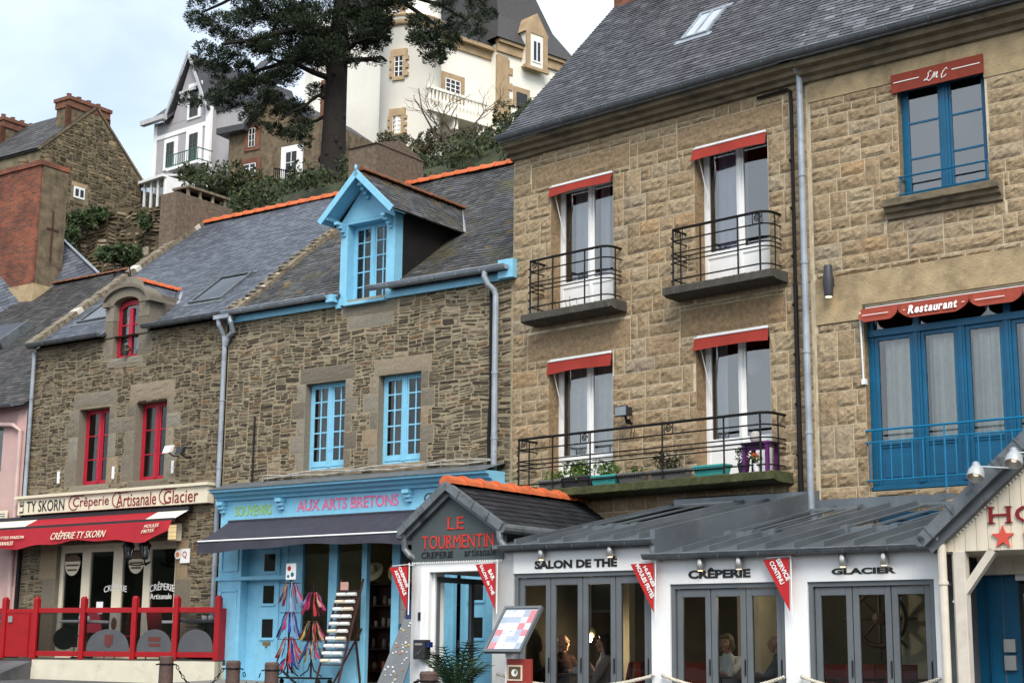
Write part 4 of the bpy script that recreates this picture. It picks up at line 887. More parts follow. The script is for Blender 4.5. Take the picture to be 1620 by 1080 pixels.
# ---- racks in front of the shop
t = thing('scarf_rack', FB, (-4.05, -.75, 1.0), 'black wheeled stand hung with bright pink, blue and red scarves before the souvenir shop', 'display rack')
g = G()
for x in (-.30, .26):
    g.tube([(x, 0, .12), (x, 0, 2.05 if x < 0 else 1.75)], .018, 6)
    for a in (-.25, .25): g.tube([(x, 0, .42), (x+a*.3, 0, .24), (x+a, 0, .14)], .012, 5)
g.box(-.62, .62, -.18, .18, .09, .12)
for x in (-.58, .58):
    for y in (-.15, .15): g.ball((x, y, .045), .045, 0, 8, 6)
for x, zs in ((-.30, (1.78, 1.25, .78)), (.26, (1.58, 1.08, .74))):
    for z in zs:
        for a in (0, .5, 1., 1.5, 2., 2.5): g.tube([(x-.22*cos(a), -.12*sin(a), z), (x+.22*cos(a), .12*sin(a), z)], .007, 4)
g.build('frame', iron, t)
cols = [('magenta_scarf', (.55, .03, .16)), ('blue_scarf', (.02, .06, .42)), ('scarlet_scarf', (.6, .04, .03)), ('lilac_scarf', (.4, .3, .6)), ('yellow_scarf', (.6, .45, .08)), ('teal_scarf', (.03, .2, .25)), ('peach_scarf', (.65, .35, .25)), ('sky_scarf', (.3, .45, .7))]
sm = [paint(n, tuple(v*.55+.01 for v in c), .9, var=.15, scale=9) for n, c in cols]
for x, z, L, pal in ((-.30, 1.78, .55, (3, 2, 4, 6, 7, 0)), (-.30, 1.25, .5, (1, 1, 7, 0, 1, 3)), (-.30, .80, .5, (0, 2, 6, 0, 2, 1)), (.26, 1.58, .42, (0, 3, 0, 0, 2, 6)), (.26, 1.08, .42, (6, 0, 4, 5, 6, 2)), (.26, .74, .40, (4, 5, 1, 4, 6, 0)), (-.30, .42, .28, (5, 0, 1, 2, 0, 5))):
    for k in range(12):
        a = k*.53+jit(.15); px, py = x+.20*cos(a), -.11*sin(a); w = .012; LL = L*.9*random.uniform(.6, 1.15); ca = random.uniform(0, pi); g = G()
        g.sheet(lambda u, v: (px*.0+x+(px-x)*(.45+.85*v)+(u-.5)*2*w*cos(ca)*(1+.9*v)+.01*sin(v*8+a), py*(.45+.85*v)+(u-.5)*2*w*sin(ca)*(1+.9*v)+.012*sin(v*6+u*9), z+.02-LL*v), 3, 6)
        g.build('scarf', sm[pal[(k*5) % 6]], t, True)
g = G(); g.box(-.40, -.16, -.03, -.015, 1.84, 2.13); sg_ = g.build('rack_sign', white, t)
g = G(); g.disc((-.32, -.032, 2.04), .045, -.003, 0, 10); g.disc((-.24, -.032, 1.93), .04, -.003, 1, 10); g.disc((-.34, -.032, 1.9), .03, -.003, 1, 10); g.build('print', [sm[2], sm[5]], sg_)
t = thing('bracelet_rack', FB, (-3.18, -.75, .98), 'tall dark ladder rack of white jewellery rolls leaning in front of the souvenir shop', 'display rack')
g = G(); lean = .38
for x in (-.26, .26): g.bar((x-.10, -.15, 0), (x+.16, .16, 1.85), .05, .035)
g.bar((-.1, .0, 0), (.16, .45, 1.0), .03, .03); g.bar((.16, .14, 1.6), (.16, .46, .0), .03, .03)
for k in range(11): s = .25+.055*k*2.4; z = .38+k*.128; u = z/1.85; g.bar((-.26-.10+.26*u, -.15+.31*u, z-.02), (.26-.10+.26*u, -.15+.31*u, z-.02), .05, .02)
g.build('ladder', dark_wood, t)
for k in range(10):
    z = .43+k*.128; u = z/1.85
    for h in (0, 1):
        g = G(); xa_ = -.23-.10+.26*u+h*.24; g.tube([(xa_, -.19+.31*u, z), (xa_+.20, -.19+.31*u, z)], .032, 8); g.build('jewellery_roll', white if (k+h) % 4 else cream, t)
g = G(); g.box(-.06, .12, .10, .115, 1.66, 1.80); g.build('price_card', paint('peach_card', (.6, .35, .28), .8), t)
t = thing('magnet_board', FB, (-1.62, -.95, .96), 'leaning grey display board studded with small magnets beside the white porch post', 'display board')
g = G(); g.prism([(-.36, -.18, 0), (.22, -.18, 0), (.36, .18, 1.16), (-.06, .18, 1.16)], (0, .03, 0)); g.build('panel', paint('grey_panel', (.16, .17, .18), .7), t, bevel=.004)
g = G()
for _ in range(38):
    v = random.uniform(.05, .96); x = random.uniform(-.30+.28*v, .18+.14*v); s = random.uniform(.008, .018); y = -.18+.36*v; g.box(x-s, x+s, y-.018, y-.002, 1.16*v-s, 1.16*v+s, random.choice((0, 0, 0, 0, 0, 1, 2)))
g.build('magnets', [white, paint('yellow_magnet', (.6, .5, .1), .6), paint('orange_magnet', (.6, .2, .06), .6)], t)
for x, z, m_, lb in ((-2.02, 2.55, 0, 'grey cloth bag hung in the souvenir shop window'), (-1.88, 2.45, 1, 'dark blue patterned bag hung in the souvenir shop window')):
    g = G(); g.sheet(lambda u, v: (.14*(u-.5)*(1+.3*v), -.04*sin(u*pi), -.5*v), 6, 5); g.sheet(lambda u, v: (.14*(u-.5)*(1+.3*v), .04*sin(u*pi), -.5*v), 6, 5); g.tube([(-.05, 0, 0), (-.03, 0, .16), (.03, 0, .16), (.05, 0, 0)], .006, 4)
    single(g, 'cloth_bag', paint('bag_%d' % m_, ((.2, .2, .19), (.03, .04, .12))[m_], .9, var=.4, scale=30), FB, (x, -.38, z), lb, 'bag')
# ================================================================ the red-trimmed stone house with the crêperie
L = thing('red_trim_house', FL, (0, 0, 0), 'dark rubble-stone house with raspberry-red windows and a red crêperie awning', 'house')
LX = -5.97; KL = .80; fl = slope(8.14, -.16, KL, 1, .010); LL = 4.96*math.sqrt(1+KL*KL); zl = 8.14+KL*4.96
V1 = (-4.36, -3.40, 4.99, 6.62); V2 = (-2.58, -1.65, 4.99, 6.62); LS = (-4.80, -1.16, 1.40, 3.74); DL = (-3.42, -2.63, 7.64, 8.95)
trimL = [(-4.56, -3.20, 6.66, 6.97), (-2.78, -1.44, 6.66, 7.03), (-4.55, -3.28, 4.80, 4.99), (-2.72, -1.5, 4.80, 4.99), (-3.55, -2.45, 7.46, 7.64),
         (-5.25, -4.80, 1.4, 2.3), (-5.2, -4.8, 2.3, 3.05), (-5.35, -4.8, 3.05, 3.74), (-1.16, -.78, 1.4, 2.2), (-1.16, -.7, 2.2, 2.95), (-1.16, -.82, 2.95, 3.74)]
for (a, b, c, d) in (V1, V2):
    z = c; k = 0
    for h in (.55, .5, .30, .28):
        wl = (.36, .30, .42, .28)[k]; trimL += [(a-wl, a, z, min(z+h, d)), (b, b+wl*(.95, .8, 1., .7)[k], z, min(z+h, d))]; z += h; k += 1
trimL += [(-3.68, -3.42, 7.64, 8.1), (-3.64, -3.42, 8.1, 8.56), (-2.63, -2.22, 7.64, 8.1), (-2.63, -2.30, 8.1, 8.56)]
g = G(); g.wall(LX, 0, -.5, 8.12, [V1, V2, LS, (DL[0], DL[1], DL[2], 8.12)], .30, 0, 1)
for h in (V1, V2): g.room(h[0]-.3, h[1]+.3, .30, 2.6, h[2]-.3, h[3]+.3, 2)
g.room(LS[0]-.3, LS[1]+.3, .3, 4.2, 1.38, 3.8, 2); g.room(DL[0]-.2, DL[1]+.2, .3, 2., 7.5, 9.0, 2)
rubble(g, LX+.02, -.06, .9, 8.10, [V1, V2, LS, (DL[0], DL[1], 7.64, 8.2)]+trimL, 3, .075, .10, .42)
for q in trimL: block(g, *q, 1, random.random(), .016, 4, 3, .010)
g.quad((LX, 0, -.5), (LX, 9.6, -.5), (LX, 9.6, 8.1), (LX, 0, 8.1), 3, .4); g.add([(LX, 0, 8.1), (LX, 9.6, 8.1), (LX, 4.8, zl)], [(0, 1, 2)], 3, .4); g.quad((LX, 9.6, -.5), (0, 9.6, -.5), (0, 9.6, 8.1), (LX, 9.6, 8.1), 3, .4)
g.build('wall', [joint_brown, grey_granite, plaster_in, schist], L)
g = G(); slates(g, fl, [(LX+.1, 0), (-3.64, 0), (-3.64, .8), (-2.24, .8), (-2.24, 0), (-.70, 0), (-.70, LL), (LX+.1, LL)], 0, .105, .20, .006)
slates(g, fl, [(-.70, 0), (.0, 0), (-.0, LL), (-.70, LL)], 0, .105, .20, .007)
g.quad(fl(LX, 0, -.03), fl(-3.6, 0, -.03), fl(-3.6, LL, -.03), fl(LX, LL, -.03), 0, .3); g.quad(fl(-2.3, 0, -.03), fl(0, 0, -.03), fl(0, LL, -.03), fl(-2.3, LL, -.03), 0, .3); g.quad(fl(-3.6, .7, -.03), fl(-2.3, .7, -.03), fl(-2.3, LL, -.03), fl(-3.6, LL, -.03), 0, .3)
g.quad((LX, 4.8, zl), (0, 4.8, zl), (0, 9.7, 8.1), (LX, 9.7, 8.1), 0, .3); rL = g.build('roof', slate_blue, L)
g = G(); ridge_tiles(g, (LX+.1, 4.8, zl-.02), (0, 4.8, zl-.02), .12); g.build('ridge_tiles', orange_tile, rL)
g = G()
for i in range(30):
    v0, v1 = LL*i/30, LL*(i+1)/30-.012; q = [fl(u, v, h) for v in (v0, v1) for u, h in ((LX-.14, -.06), (LX+.14, -.06), (LX+.13, .11+jit(.015)), (LX-.13, .11+jit(.015)))]
    g.add(q, [(0, 1, 2, 3), (7, 6, 5, 4), (0, 4, 5, 1), (1, 5, 6, 2), (2, 6, 7, 3), (3, 7, 4, 0)], 1 if random.random() < .12 else 0)
g.build('gable_coping', [lichen_stone, MATS['pale_coping_stone']], L)
g = G(); g.box(-6.42, -5.86, 3.78, 5.70, 10.0, 12.70); g.build('chimney', roughcast, L)
ch = L.children[-1] if len(L.children) else None
g = G(); g.prism([(-6.44, 4.15, 12.90), (-5.84, 4.15, 12.90), (-5.84, 5.58, 12.90), (-6.44, 5.58, 12.90)], (0, 0, .06), 0)
for y in (4.22, 4.62, 5.05, 5.48):
    for x in (-6.38, -5.93): g.lathe([(.07, 0), (.045, .06), (.045, .16), (.06, .22)], (x, y, 12.68), 8)
g.box(-6.2, -6.15, 4.2, 5.5, 12.68, 12.9, 1)
g.build('chimney_cap', [lichen_stone, iron], L)
skylight(fl, -1.79, -.84, .95, 2.15, L, gutter_grey, pane_sky, False, .06); skylight(fl, -5.30, -4.25, .90, 1.80, L, gutter_grey, pane_sky, False, .06)
# stone dormer with curved pediment
g = G()
for (a, b) in ((-3.68, -3.42), (-2.63, -2.32)):
    for (c, d) in ((8.10, 8.45), (8.46, 8.82)): g.box(a+jit(.01), b+jit(.01), -.03, .34, c, d, 0, random.random())
arc = [(-3.02+.68*cos(t), 8.80+.34*sin(t)) for t in [pi*k/12 for k in range(13)]]; inn = [(-3.02+.40*cos(t), 8.78+.16*sin(t)) for t in [pi*k/12 for k in range(13)]]
for k in range(12):
    g.prism([(arc[k][0], -.05, arc[k][1]), (arc[k+1][0], -.05, arc[k+1][1]), (inn[k+1][0], -.05, inn[k+1][1]), (inn[k][0], -.05, inn[k][1])], (0, .39, 0), 0, .4)
    a, b = arc[k], arc[k+1]; g.prism([(a[0], -.12, a[1]), (b[0], -.12, b[1]), (b[0]*1.0, -.12, b[1]+.07), (a[0], -.12, a[1]+.07)], (0, .46, 0), 0, .2)
g.box(-3.70, -3.52, -.12, .34, 8.76, 8.86, 0, .3); g.box(-2.40, -2.20, -.12, .34, 8.76, 8.86, 0, .3); g.prism([(-3.12, -.06, 9.16), (-2.80, -.06, 9.16), (-2.88, -.06, 9.36), (-3.04, -.06, 9.36)], (0, .3, 0), 0, .5)
g.quad((-2.31, .0, 8.1), (-2.31, .78, 8.76), (-2.31, .78, 8.8), (-2.31, 0, 8.8), 0, .3); g.add([(-2.31, .3, 8.2), (-2.31, 1., 8.85), (-2.31, .3, 8.85)], [(0, 1, 2)], 0, .6)
do = g.build('stone_dormer', grey_granite, L)
g = G(); yd = (9.32-8.14)/KL-.16
for sg in (1, -1):
    fn = lambda u, v, h: (-3.02+sg*(.62-v*.8)+sg*h*.5, u, 8.86+v*.62+h*.8)
    slates(g, fn, [(.18, 0), ((8.86-8.14)/KL-.16, 0), (yd, .76), (.18, .76)], 0, .09, .15, .007)
g.build('dormer_roof', slate_blue, do)
g = G(); ridge_tiles(g, (-3.02, .16, 9.33), (-3.02, 1.42, 9.33), .09, 5); g.build('dormer_ridge', orange_tile, do)
g = G(); g.tube([(-3.0, -.02, 9.38), (-3.02, -.05, 9.46), (-3.3, -.1, 9.50), (-3.4, -.12, 9.42)], .018, 6); g.tube([(-2.96, -.02, 9.38), (-2.98, -.05, 9.56), (-2.9, -.1, 9.62)], .014, 6); g.build('finial_hook', iron, do)
g = G(); g.prism([(-2.33, .72, 8.84), (-2.25, .72, 8.84), (-2.86, 1.40, 9.36), (-2.94, 1.40, 9.36)], (0, .02, .02)); g.build('valley_flashing', zinc_pale, do)
# arched red dormer window
g = G(); a, b, c, d = DL; yw = .12
g.box(a, a+.09, yw, yw+.06, c, 8.72); g.box(b-.09, b, yw, yw+.06, c, 8.72); g.box(a, b, yw, yw+.06, c, c+.07); xm = (a+b)/2; g.box(xm-.055, xm+.055, yw-.01, yw+.06, c, 8.72)
oa = [(xm+.40*cos(pi*k/10), 8.70+.20*sin(pi*k/10)) for k in range(11)]; ia = [(xm+.31*cos(pi*k/10), 8.68+.11*sin(pi*k/10)) for k in range(11)]
for k in range(10): g.prism([(oa[k][0], yw, oa[k][1]), (oa[k+1][0], yw, oa[k+1][1]), (ia[k+1][0], yw, ia[k+1][1]), (ia[k][0], yw, ia[k][1])], (0, .06, 0))
g.box(a+.09, xm-.05, yw+.01, yw+.05, 8.35, 8.38); g.box(xm+.05, b-.09, yw+.01, yw+.05, 8.35, 8.38)
w = g.build('window', red_frame, L, bevel=.004); w['label'] = 'narrow arched red dormer window'
g = G(); g.quad((a+.05, yw+.03, c), (b-.05, yw+.03, c), (b-.05, yw+.03, 8.82), (a+.05, yw+.03, 8.82)); g.build('pane', pane, w)
wavy(a+.12, xm-.06, c+.1, 8.6, yw+.14, curtain_m, w); wavy(xm+.06, b-.12, c+.1, 8.6, yw+.14, curtain_m, w)
for h, lb in ((V1, 'left tall raspberry-red window'), (V2, 'right tall raspberry-red window')):
    casement(L, *h, .20, red_frame, 1, 3, .055, .026, pane_dark, .10, 0, [(.08, .3, 0, MATS['dark_voile'])], label=lb)
t = thing('window_plant', FL, (-2.93, -.06, 7.66), 'small leafy pot plant on the sill of the arched red dormer window', 'plant')
g = G(); leaves(g, (0, 0, .13), (.15, .09, .10), 130, .026); g.build('foliage', bush_leaf, t)
g = G(); g.lathe([(.05, 0), (.07, .09)], (0, 0, 0), 10); g.build('pot', pot_black, t)
g = G(); half_gutter(g, LX, -3.62, -.24, 8.18, .075, 0, .5); g.build('gutter', gutter_grey, L); g = G(); half_gutter(g, -2.26, .08, -.24, 8.20, .075, 0, .5); g.build('gutter', gutter_grey, L)
g = G(); downpipe(g, .02, -.08, 7.55, 1.3, .05, 0, [(-.03, -.24, 8.12), (-.02, -.22, 7.95), (.0, -.09, 7.75)], (6.45, 5.1, 3.2))
g.tube([(.25, -.24, 8.14), (.30, -.22, 7.98), (.28, -.12, 7.80), (.12, -.09, 7.72), (.04, -.08, 7.55)], .05, 10); g.box(-.12, .3, -.30, -.12, 8.06, 8.14); g.build('downpipe', zinc_pale, L)
g = G(); downpipe(g, LX+.06, -.08, 8.0, 4.8, .045, 0, None, (7.0,)); g.build('side_downpipe', zinc_pale, L)
g = G(); g.tube([(LX+.0, -.05, 7.0), (LX-.02, -.05, 1.3)], .05, 8); g.build('soil_pipe', iron, L)
# fascia sign
t = thing('fascia_sign', FL, (0, 0, 0), 'long cream fascia board lettered in black and red above the red awning', 'shop sign')
g = G(); g.box(LX, -.14, -.20, -.02, 4.42, 4.76); g.box(LX-.06, -.10, -.26, -.0, 4.76, 4.82); g.build('board', cream, t)
write('lettering', 'LE', 0, .25, 0, .13, -.205, black, t, .0, False, 0, 0, lambda X, Y, Z: (-5.76-Z, Y, 4.46+X))
write('lettering', 'TY SKORN', -5.66, -4.42, 4.465, 4.70, -.205, black, t, .0)
ft = lambda x, y, z: (x, y, z)
for s, a, b in (('Crêperie', -4.14, -3.02), ('Artisanale', -2.78, -1.60), ('Glacier', -1.38, -.40)):
    write('lettering', s, a, b, 4.45, 4.71, -.205, dred_txt, t, -.002)
    gg = G(); gg.tube([(a+.03+.16*cos(q)*1., -.208, 4.60+.15*sin(q)) for q in [1.2+.35*k for k in range(13)]], .010, 5); gg.tube([(a+.02, -.208, 4.73), (a+.34, -.208, 4.735)], .008, 5); gg.build('flourish', dred_txt, t)
# awning
xa0, xa1 = -6.85, -.72
g = G(); nst = [(-6.85, -6.30, 1), (-6.30, -5.35, 1), (-5.35, -4.42, 0), (-4.42, -1.6, 0), (-1.6, -.72, 1)]
for a, b, m in nst:
    g.sheet(lambda u, v: (a+(b-a)*u-.2*(1-v)*0, -.10-.42*v, 4.32-.22*v), 6, 3, m)
g.box(xa0, xa1, -.56, -.48, 4.05, 4.12, 2); g.box(xa0, xa1, -.14, -.04, 4.28, 4.38, 2)
g.sheet(lambda u, v: (xa0+(xa1-xa0)*u, -.57-.10*v-.02*sin(u*23)*v, 4.07-(.37+.05*sin(u*8)+.02*sin(u*31))*v*(1 if u < .9 else 1-.5*(u-.9)/.1)), 60, 4, 0)
aw = g.build('awning', [red_awn, cream_cloth, black_pl], L); aw['label'] = 'red and cream striped awning with lettered red valance'
vf = lambda x, y, z: (x, y-.612-.10*((4.07-z)/.38), z)
write('lettering', 'CRÊPERIE TY SKORN', -4.22, -2.55, 3.80, 3.98, 0, cream, aw, .0, False, .15, .0, vf)
write('lettering', 'CRÊPES & GALETTES MAISON', -6.7, -5.10, 3.86, 3.94, 0, cream, aw, .0, False, 0, 0, vf); write('lettering', 'GLACES ARTISANALES', -6.5, -5.4, 3.73, 3.81, 0, cream, aw, .0, False, 0, 0, vf)
write('lettering', 'MOULES', -1.42, -1.02, 3.93, 4.0, 0, cream, aw, .0, False, .2, .02, vf); write('lettering', 'FRITES', -1.46, -1.12, 3.83, 3.9, 0, cream, aw, .0, False, .2, .02, vf)
# glazed shopfront
g = G(); a, b, c, d = LS; yy = .10
fx = ((-4.80, -4.68), (-4.10, -3.84), (-3.13, -2.84), (-2.20, -2.0), (-1.29, -1.16))
for p, q in fx: g.box(p, q, yy, yy+.08, c, d)
for (p, q) in zip(fx, fx[1:]): g.box(p[1], q[0], yy, yy+.08, d-.16, d); g.box(p[1], q[0], yy+.01, yy+.07, c, c+.22)
sf = g.build('shop_window', cream, L, bevel=.006); sf['label'] = 'cream framed glass front with white lettering'
g = G()
for (p, q) in zip(fx, fx[1:]): g.quad((p[1], yy+.04, c+.2), (q[0], yy+.04, c+.2), (q[0], yy+.04, d-.15), (p[1], yy+.04, d-.15))
g.build('shop_pane', pane_dark, sf)
def arch(x, y, z): return (x, y, z-.35*(x+1.62)**2)
write('lettering', 'CRÊPERIE', -1.98, -1.26, 2.76, 2.93, yy-.006, white_txt, sf, .0, False, 0, 0, arch); write('lettering', 'Artisanale', -1.95, -1.33, 2.58, 2.69, yy-.006, white_txt, sf)
write('lettering', 'CRÊPERIE', -3.35, -2.66, 2.77, 2.93, yy-.006, white_txt, sf, .0, False, 0, 0, lambda x, y, z: (x, y, z-.35*(x+3.0)**2))
for x in (-4.40, -2.42):
    o = G(); o.prism([(x+.25*cos(pi+pi*k/14), yy-.004, 3.40+.30*sin(pi+pi*k/14)) for k in range(15)], (0, -.004, 0), 0)
    o.prism([(x+.25*cos(pi*k/10), yy-.004, 3.41+.14*sin(pi*k/10)) for k in range(11)], (0, -.004, 0), 1); o.box(x-.2, x+.2, yy-.011, yy-.008, 3.30, 3.34, 2); o.box(x-.15, x+.15, yy-.011, yy-.008, 3.20, 3.24, 2); o.build('window_sticker', [cream, wood, wood], sf)
g = G(); g.box(-3.12, -2.86, yy-.02, yy-.005, 1.75, 2.42, 0); g.ball((-2.98, yy-.02, 2.1), (.09, .01, .13), 1, 10, 6); g.box(-3.6, -3.4, yy+.02, yy+.03, 2.3, 2.55, 2); g.build('poster', [paint('poster_cream', (.6, .52, .42), .7), wood, white], sf)
for k in range(2):
    t = thing('wall_plaque', FL, ((-.86, -1.06)[k], -.03, (3.41, 3.44)[k]), ('white square plaque with a red Q beside the crêperie window', 'small round badge left of the white Q plaque')[k], 'plaque')
    g = G(); 
    if k == 0: g.box(-.13, .13, -.02, 0, -.14, .14)
    else: g.disc((0, 0, .0), .09, -.02)
    g.build('plate', white, t)
    if k == 0: write('lettering', 'Q', -.06, .06, -.05, .09, -.021, brick_txt, t)
    else:
        g = G(); g.disc((0, -.021, 0), .05, -.004); g.build('emblem', [MATS['orange_magnet']], t)
t = thing('menu_lightbox', FL, (-1.14, -.03, 3.88), 'cream menu light box under the right end of the red awning', 'light box')
g = G(); g.box(-.14, .14, -.12, 0, -.17, .17); g.build('case', cream, t); g = G(); g.box(-.11, .11, -.126, -.121, -.14, .14); g.build('panel', emit('lit_menu', (.9, .68, .35), .55), t)
g = G(); 
for k in range(3): g.box(-.13, .13, -.13, -.127, -.09+.09*k, -.085+.09*k)
g.build('bar', iron, t)
for x, rz in ((-2.18, 0), (-1.70, 0)):
    t = thing('wall_lantern', FL, (x+.09, -.42, 3.34), ('left', 'right')[x > -2]+' black glazed lantern of the pair below the red awning', 'lantern', 'pair of lanterns at the creperie')
    g = G(); g.lathe([(.05, .0), (.085, .03), (.06, .035), (.05, .02)], (0, 0, 0), 6)
    for k in range(6):
        q = 2*pi*k/6; g.bar((.062*cos(q), .062*sin(q), .03), (.105*cos(q), .105*sin(q), .26), .014, .014)
    g.lathe([(.135, .255), (.135, .27), (.07, .36), (.05, .37), (.05, .40), (.015, .43), (.01, .47)], (0, 0, 0), 6); g.tube([(0, 0, 0), (0, .02, -.09), ((-2.0-x)*.6, .2, -.10), (-2.0-x, .42, -.02)], .016, 6); g.build('frame', iron, t)
    g = G(); g.lathe([(.058, .03), (.1, .255)], (0, 0, 0), 6); g.build('glazing', glass('lantern_glass_%d' % int(-x*100), (.75, .75, .75), .12), t); g = G(); g.ball((0, 0, .13), (.02, .02, .05), 0, 8, 6); g.build('bulb', white, t)
for x, z, lb in ((-1.20, 5.47, 'white and black floodlight left of its twin by the right red window'), (-.85, 5.42, 'black floodlight nearest the zinc downpipe on the dark stone wall')):
    t = thing('sign_floodlight', FL, (x, -.02, z), lb, 'floodlight')
    g = G(); g.tube([(0, 0, -.05), (.1, -.25, -.08), (.12, -.42, -.02)], .014, 6); g.build('arm', iron, t)
    g = G(); g.prism([(.02, -.48, -.05), (.20, -.48, -.05), (.20, -.42, .10), (.02, -.42, .10)], (0, .12, .03)); g.build('housing', black_pl if x > -1 else white, t, bevel=.01)
for i, (x, z) in enumerate(((-4.86, 5.19), (-3.12, 5.19), (-1.34, 5.20))):
    g = G(); g.lathe([(.022, -.13), (.03, -.12), (.03, .12), (.022, .13)], (0, -.05, 0), 10); g.box(-.01, .01, -.05, 0, -.02, .02); t = single(g, 'tube_light', white, FL, (x, 0, z), ('slim white wall tube left of the left red window', 'slim white wall tube between the two red windows', 'slim white wall tube right of the right red window')[i], 'wall light', 'slim white tubes above the creperie sign')
# ---- raised terrace with red fence (its front runs a little askew of the house)
_p = FL.w(.62, -.55, 0); FD = Fr(_p.x, _p.y, 66)
def dl(x, y=0): return FD.w(x, y, 0)
t = thing('terrace_deck', FD, (0, 0, 0), 'raised terrace with a cream plinth under the red fence', 'terrace')
def loc(pt): q = pt-FD.o; return (q.dot(FD.x), q.dot(FD.y))
poly = [(.06, .02), (-4.33, .02), (-7.5, .02)]+[loc(FL.w(-7.2, -.05, 0)), loc(FL.w(.62, -.05, 0))]
g = G(); g.prism([(x, y, 1.30) for x, y in poly], (0, 0, .10)); g.build('deck', paint('dark_decking', (.05, .045, .04), .8), t)
g = G(); g.box(-4.33, .07, .0, .12, .3, 1.37); g.box(-.0, .07, .0, .5, .3, 1.37); g.box(-1.42, -1.41, -.004, .0, .3, 1.37); g.build('plinth', plinth_cream, t)
g = G(); g.prism([(-4.33, .0, .3), (-7.5, 0, .3), (-7.5, 0, 1.30), (-4.33, 0, 1.22)], (0, .1, 0), 0); g.prism([(-4.34, -.9, .6), (-4.34, -.0, .6), (-4.34, -.0, 1.34), (-4.34, -.9, 1.10)], (-1.2, 0, 0), 1); g.build('ramp', [plinth_cream, asphalt], t)
t = thing('terrace_fence', FD, (0, 0, 0), 'red painted timber fence with glass screens round the crêperie terrace', 'fence')
px = [0, -.95, -1.92, -3.16]
for i, x in enumerate(px+[-4.33, -5.13]):
    g = G(); w = .055; g.box(x-w, x+w, .0, .11, 1.38, 2.56); g.prism([(x-w, 0, 2.56), (x+w, 0, 2.56), (x+w-.02, .02, 2.60), (x-w+.02, .02, 2.60)], (0, .07, 0)); g.build('post', red_paint, t, bevel=.008)
for a, b in ((-.95, 0), (-1.92, -.95), (-3.16, -1.92), (-4.33, -3.16), (-6.6, -5.13)):
    g = G(); g.box(a+.05, b-.05, .03, .08, 2.28, 2.38); g.box(a+.05, b-.05, .03, .08, 1.44, 1.54); r_ = g.build('rail', red_paint, t, bevel=.006)
    g = G(); g.box(a+.05, b-.05, .05, .062, 1.54, 2.28); g.build('glass_screen', pane_clear, r_)
g = G(); g.box(-.06, .055, .11, 1.1, 1.40, 2.36); g.box(-.02, .12, .9, 1.0, 1.4, 2.5); g.build('side_panel', red_paint, t)
g = G(); g.box(-5.07, -4.39, .03, .07, 1.42, 2.30); g.box(-5.07, -4.39, .02, .08, 2.28, 2.36); g.box(-4.50, -4.47, .01, .03, 1.42, 2.3); gt = g.build('gate', red_paint, t)
g = G(); g.box(-5.0, -4.90, -.0, .03, 2.10, 2.22); g.build('latch', steel, gt)
screen_grey = paint('grey_screen_print', (.075, .078, .083), .6); motif = paint('dark_motif', (.11, .025, .02), .6); motif2 = paint('cream_motif', (.55, .5, .35), .6)
for a, b, k in ((-1.86, -1.0, 0), (-.90, -.05, 1), (-.0, 0, 2)):
    if k == 2: a, b = -.90, -.05
    if k == 1: continue
pass
for x0, x1, kk in ((-3.04, -2.02, 0), (-1.84, -1.02, 1), (-.88, -.08, 2)):
    xm = (x0+x1)/2; r = (x1-x0)/2
    g = G(); g.prism([(xm+r*cos(pi*k/16), .04, 1.545+.42*sin(pi*k/16)**.8) for k in range(17)], (0, .005, 0), 0)
    if kk == 0: g.box(xm-.08, xm+.12, .034, .039, 1.66, 1.86, 2); g.box(xm-.02, xm+.06, .030, .033, 1.62, 1.80, 1)
    elif kk == 1: g.box(xm-.12, xm+.14, .034, .039, 1.64, 1.70, 1); g.box(xm-.14, xm+.14, .034, .039, 1.74, 1.82, 1)
    g.build('half_round_print', [screen_grey, motif, motif], t)
x0, x1 = -3.08, -1.98; g = G(); xm = -3.62; g.prism([(xm+.28*cos(2*pi*k/16), .075, 1.78+.22*sin(2*pi*k/16)) for k in range(16)], (0, .005, 0), 0); g.build('round_print', paint('dark_print', (.03, .02, .02), .6), t)
def cafe_table(x, y, lab):
    t = thing('cafe_table', FD, (x, y, 1.40), lab, 'table', 'white tables on the creperie terrace')
    g = G(); g.box(-.38, .38, -.32, .32, .695, .75); g.build('tabletop', white, t, bevel=.008); g = G(); g.tube([(0, 0, 0), (0, 0, .71)], .025, 8); g.box(-.25, .25, -.03, .03, 0, .03); g.box(-.03, .03, -.25, .25, 0, .03); g.build('pedestal', iron, t)
    for dx in (.02, .17):
        g = G(); g.lathe([(.03, 0), (.042, .02), (.045, .075), (.04, .08)], (x+dx, y-.1, 2.151), 10); g.tube([(x+dx+.045, y-.1, 2.20), (x+dx+.07, y-.1, 2.19), (x+dx+.045, y-.1, 2.165)], .006, 5)
        single(g, 'cup', white, FD, (0, 0, 0), 'white cup on the '+lab.replace(' with a white top', '').replace('cafe table', 'table')+(' (left of two)' if dx < .1 else ' (right of two)'), 'cup', 'cups on the terrace tables', 0, True)
cafe_table(-3.62, .62, 'white-topped cafe table behind the left glass screen'); cafe_table(-.55, .45, 'white-topped cafe table behind the right glass screen'); cafe_table(-5.6, .75, 'white-topped cafe table beyond the red gate'); cafe_table(-1.55, 1.15, 'white-topped cafe table by the crêperie window')
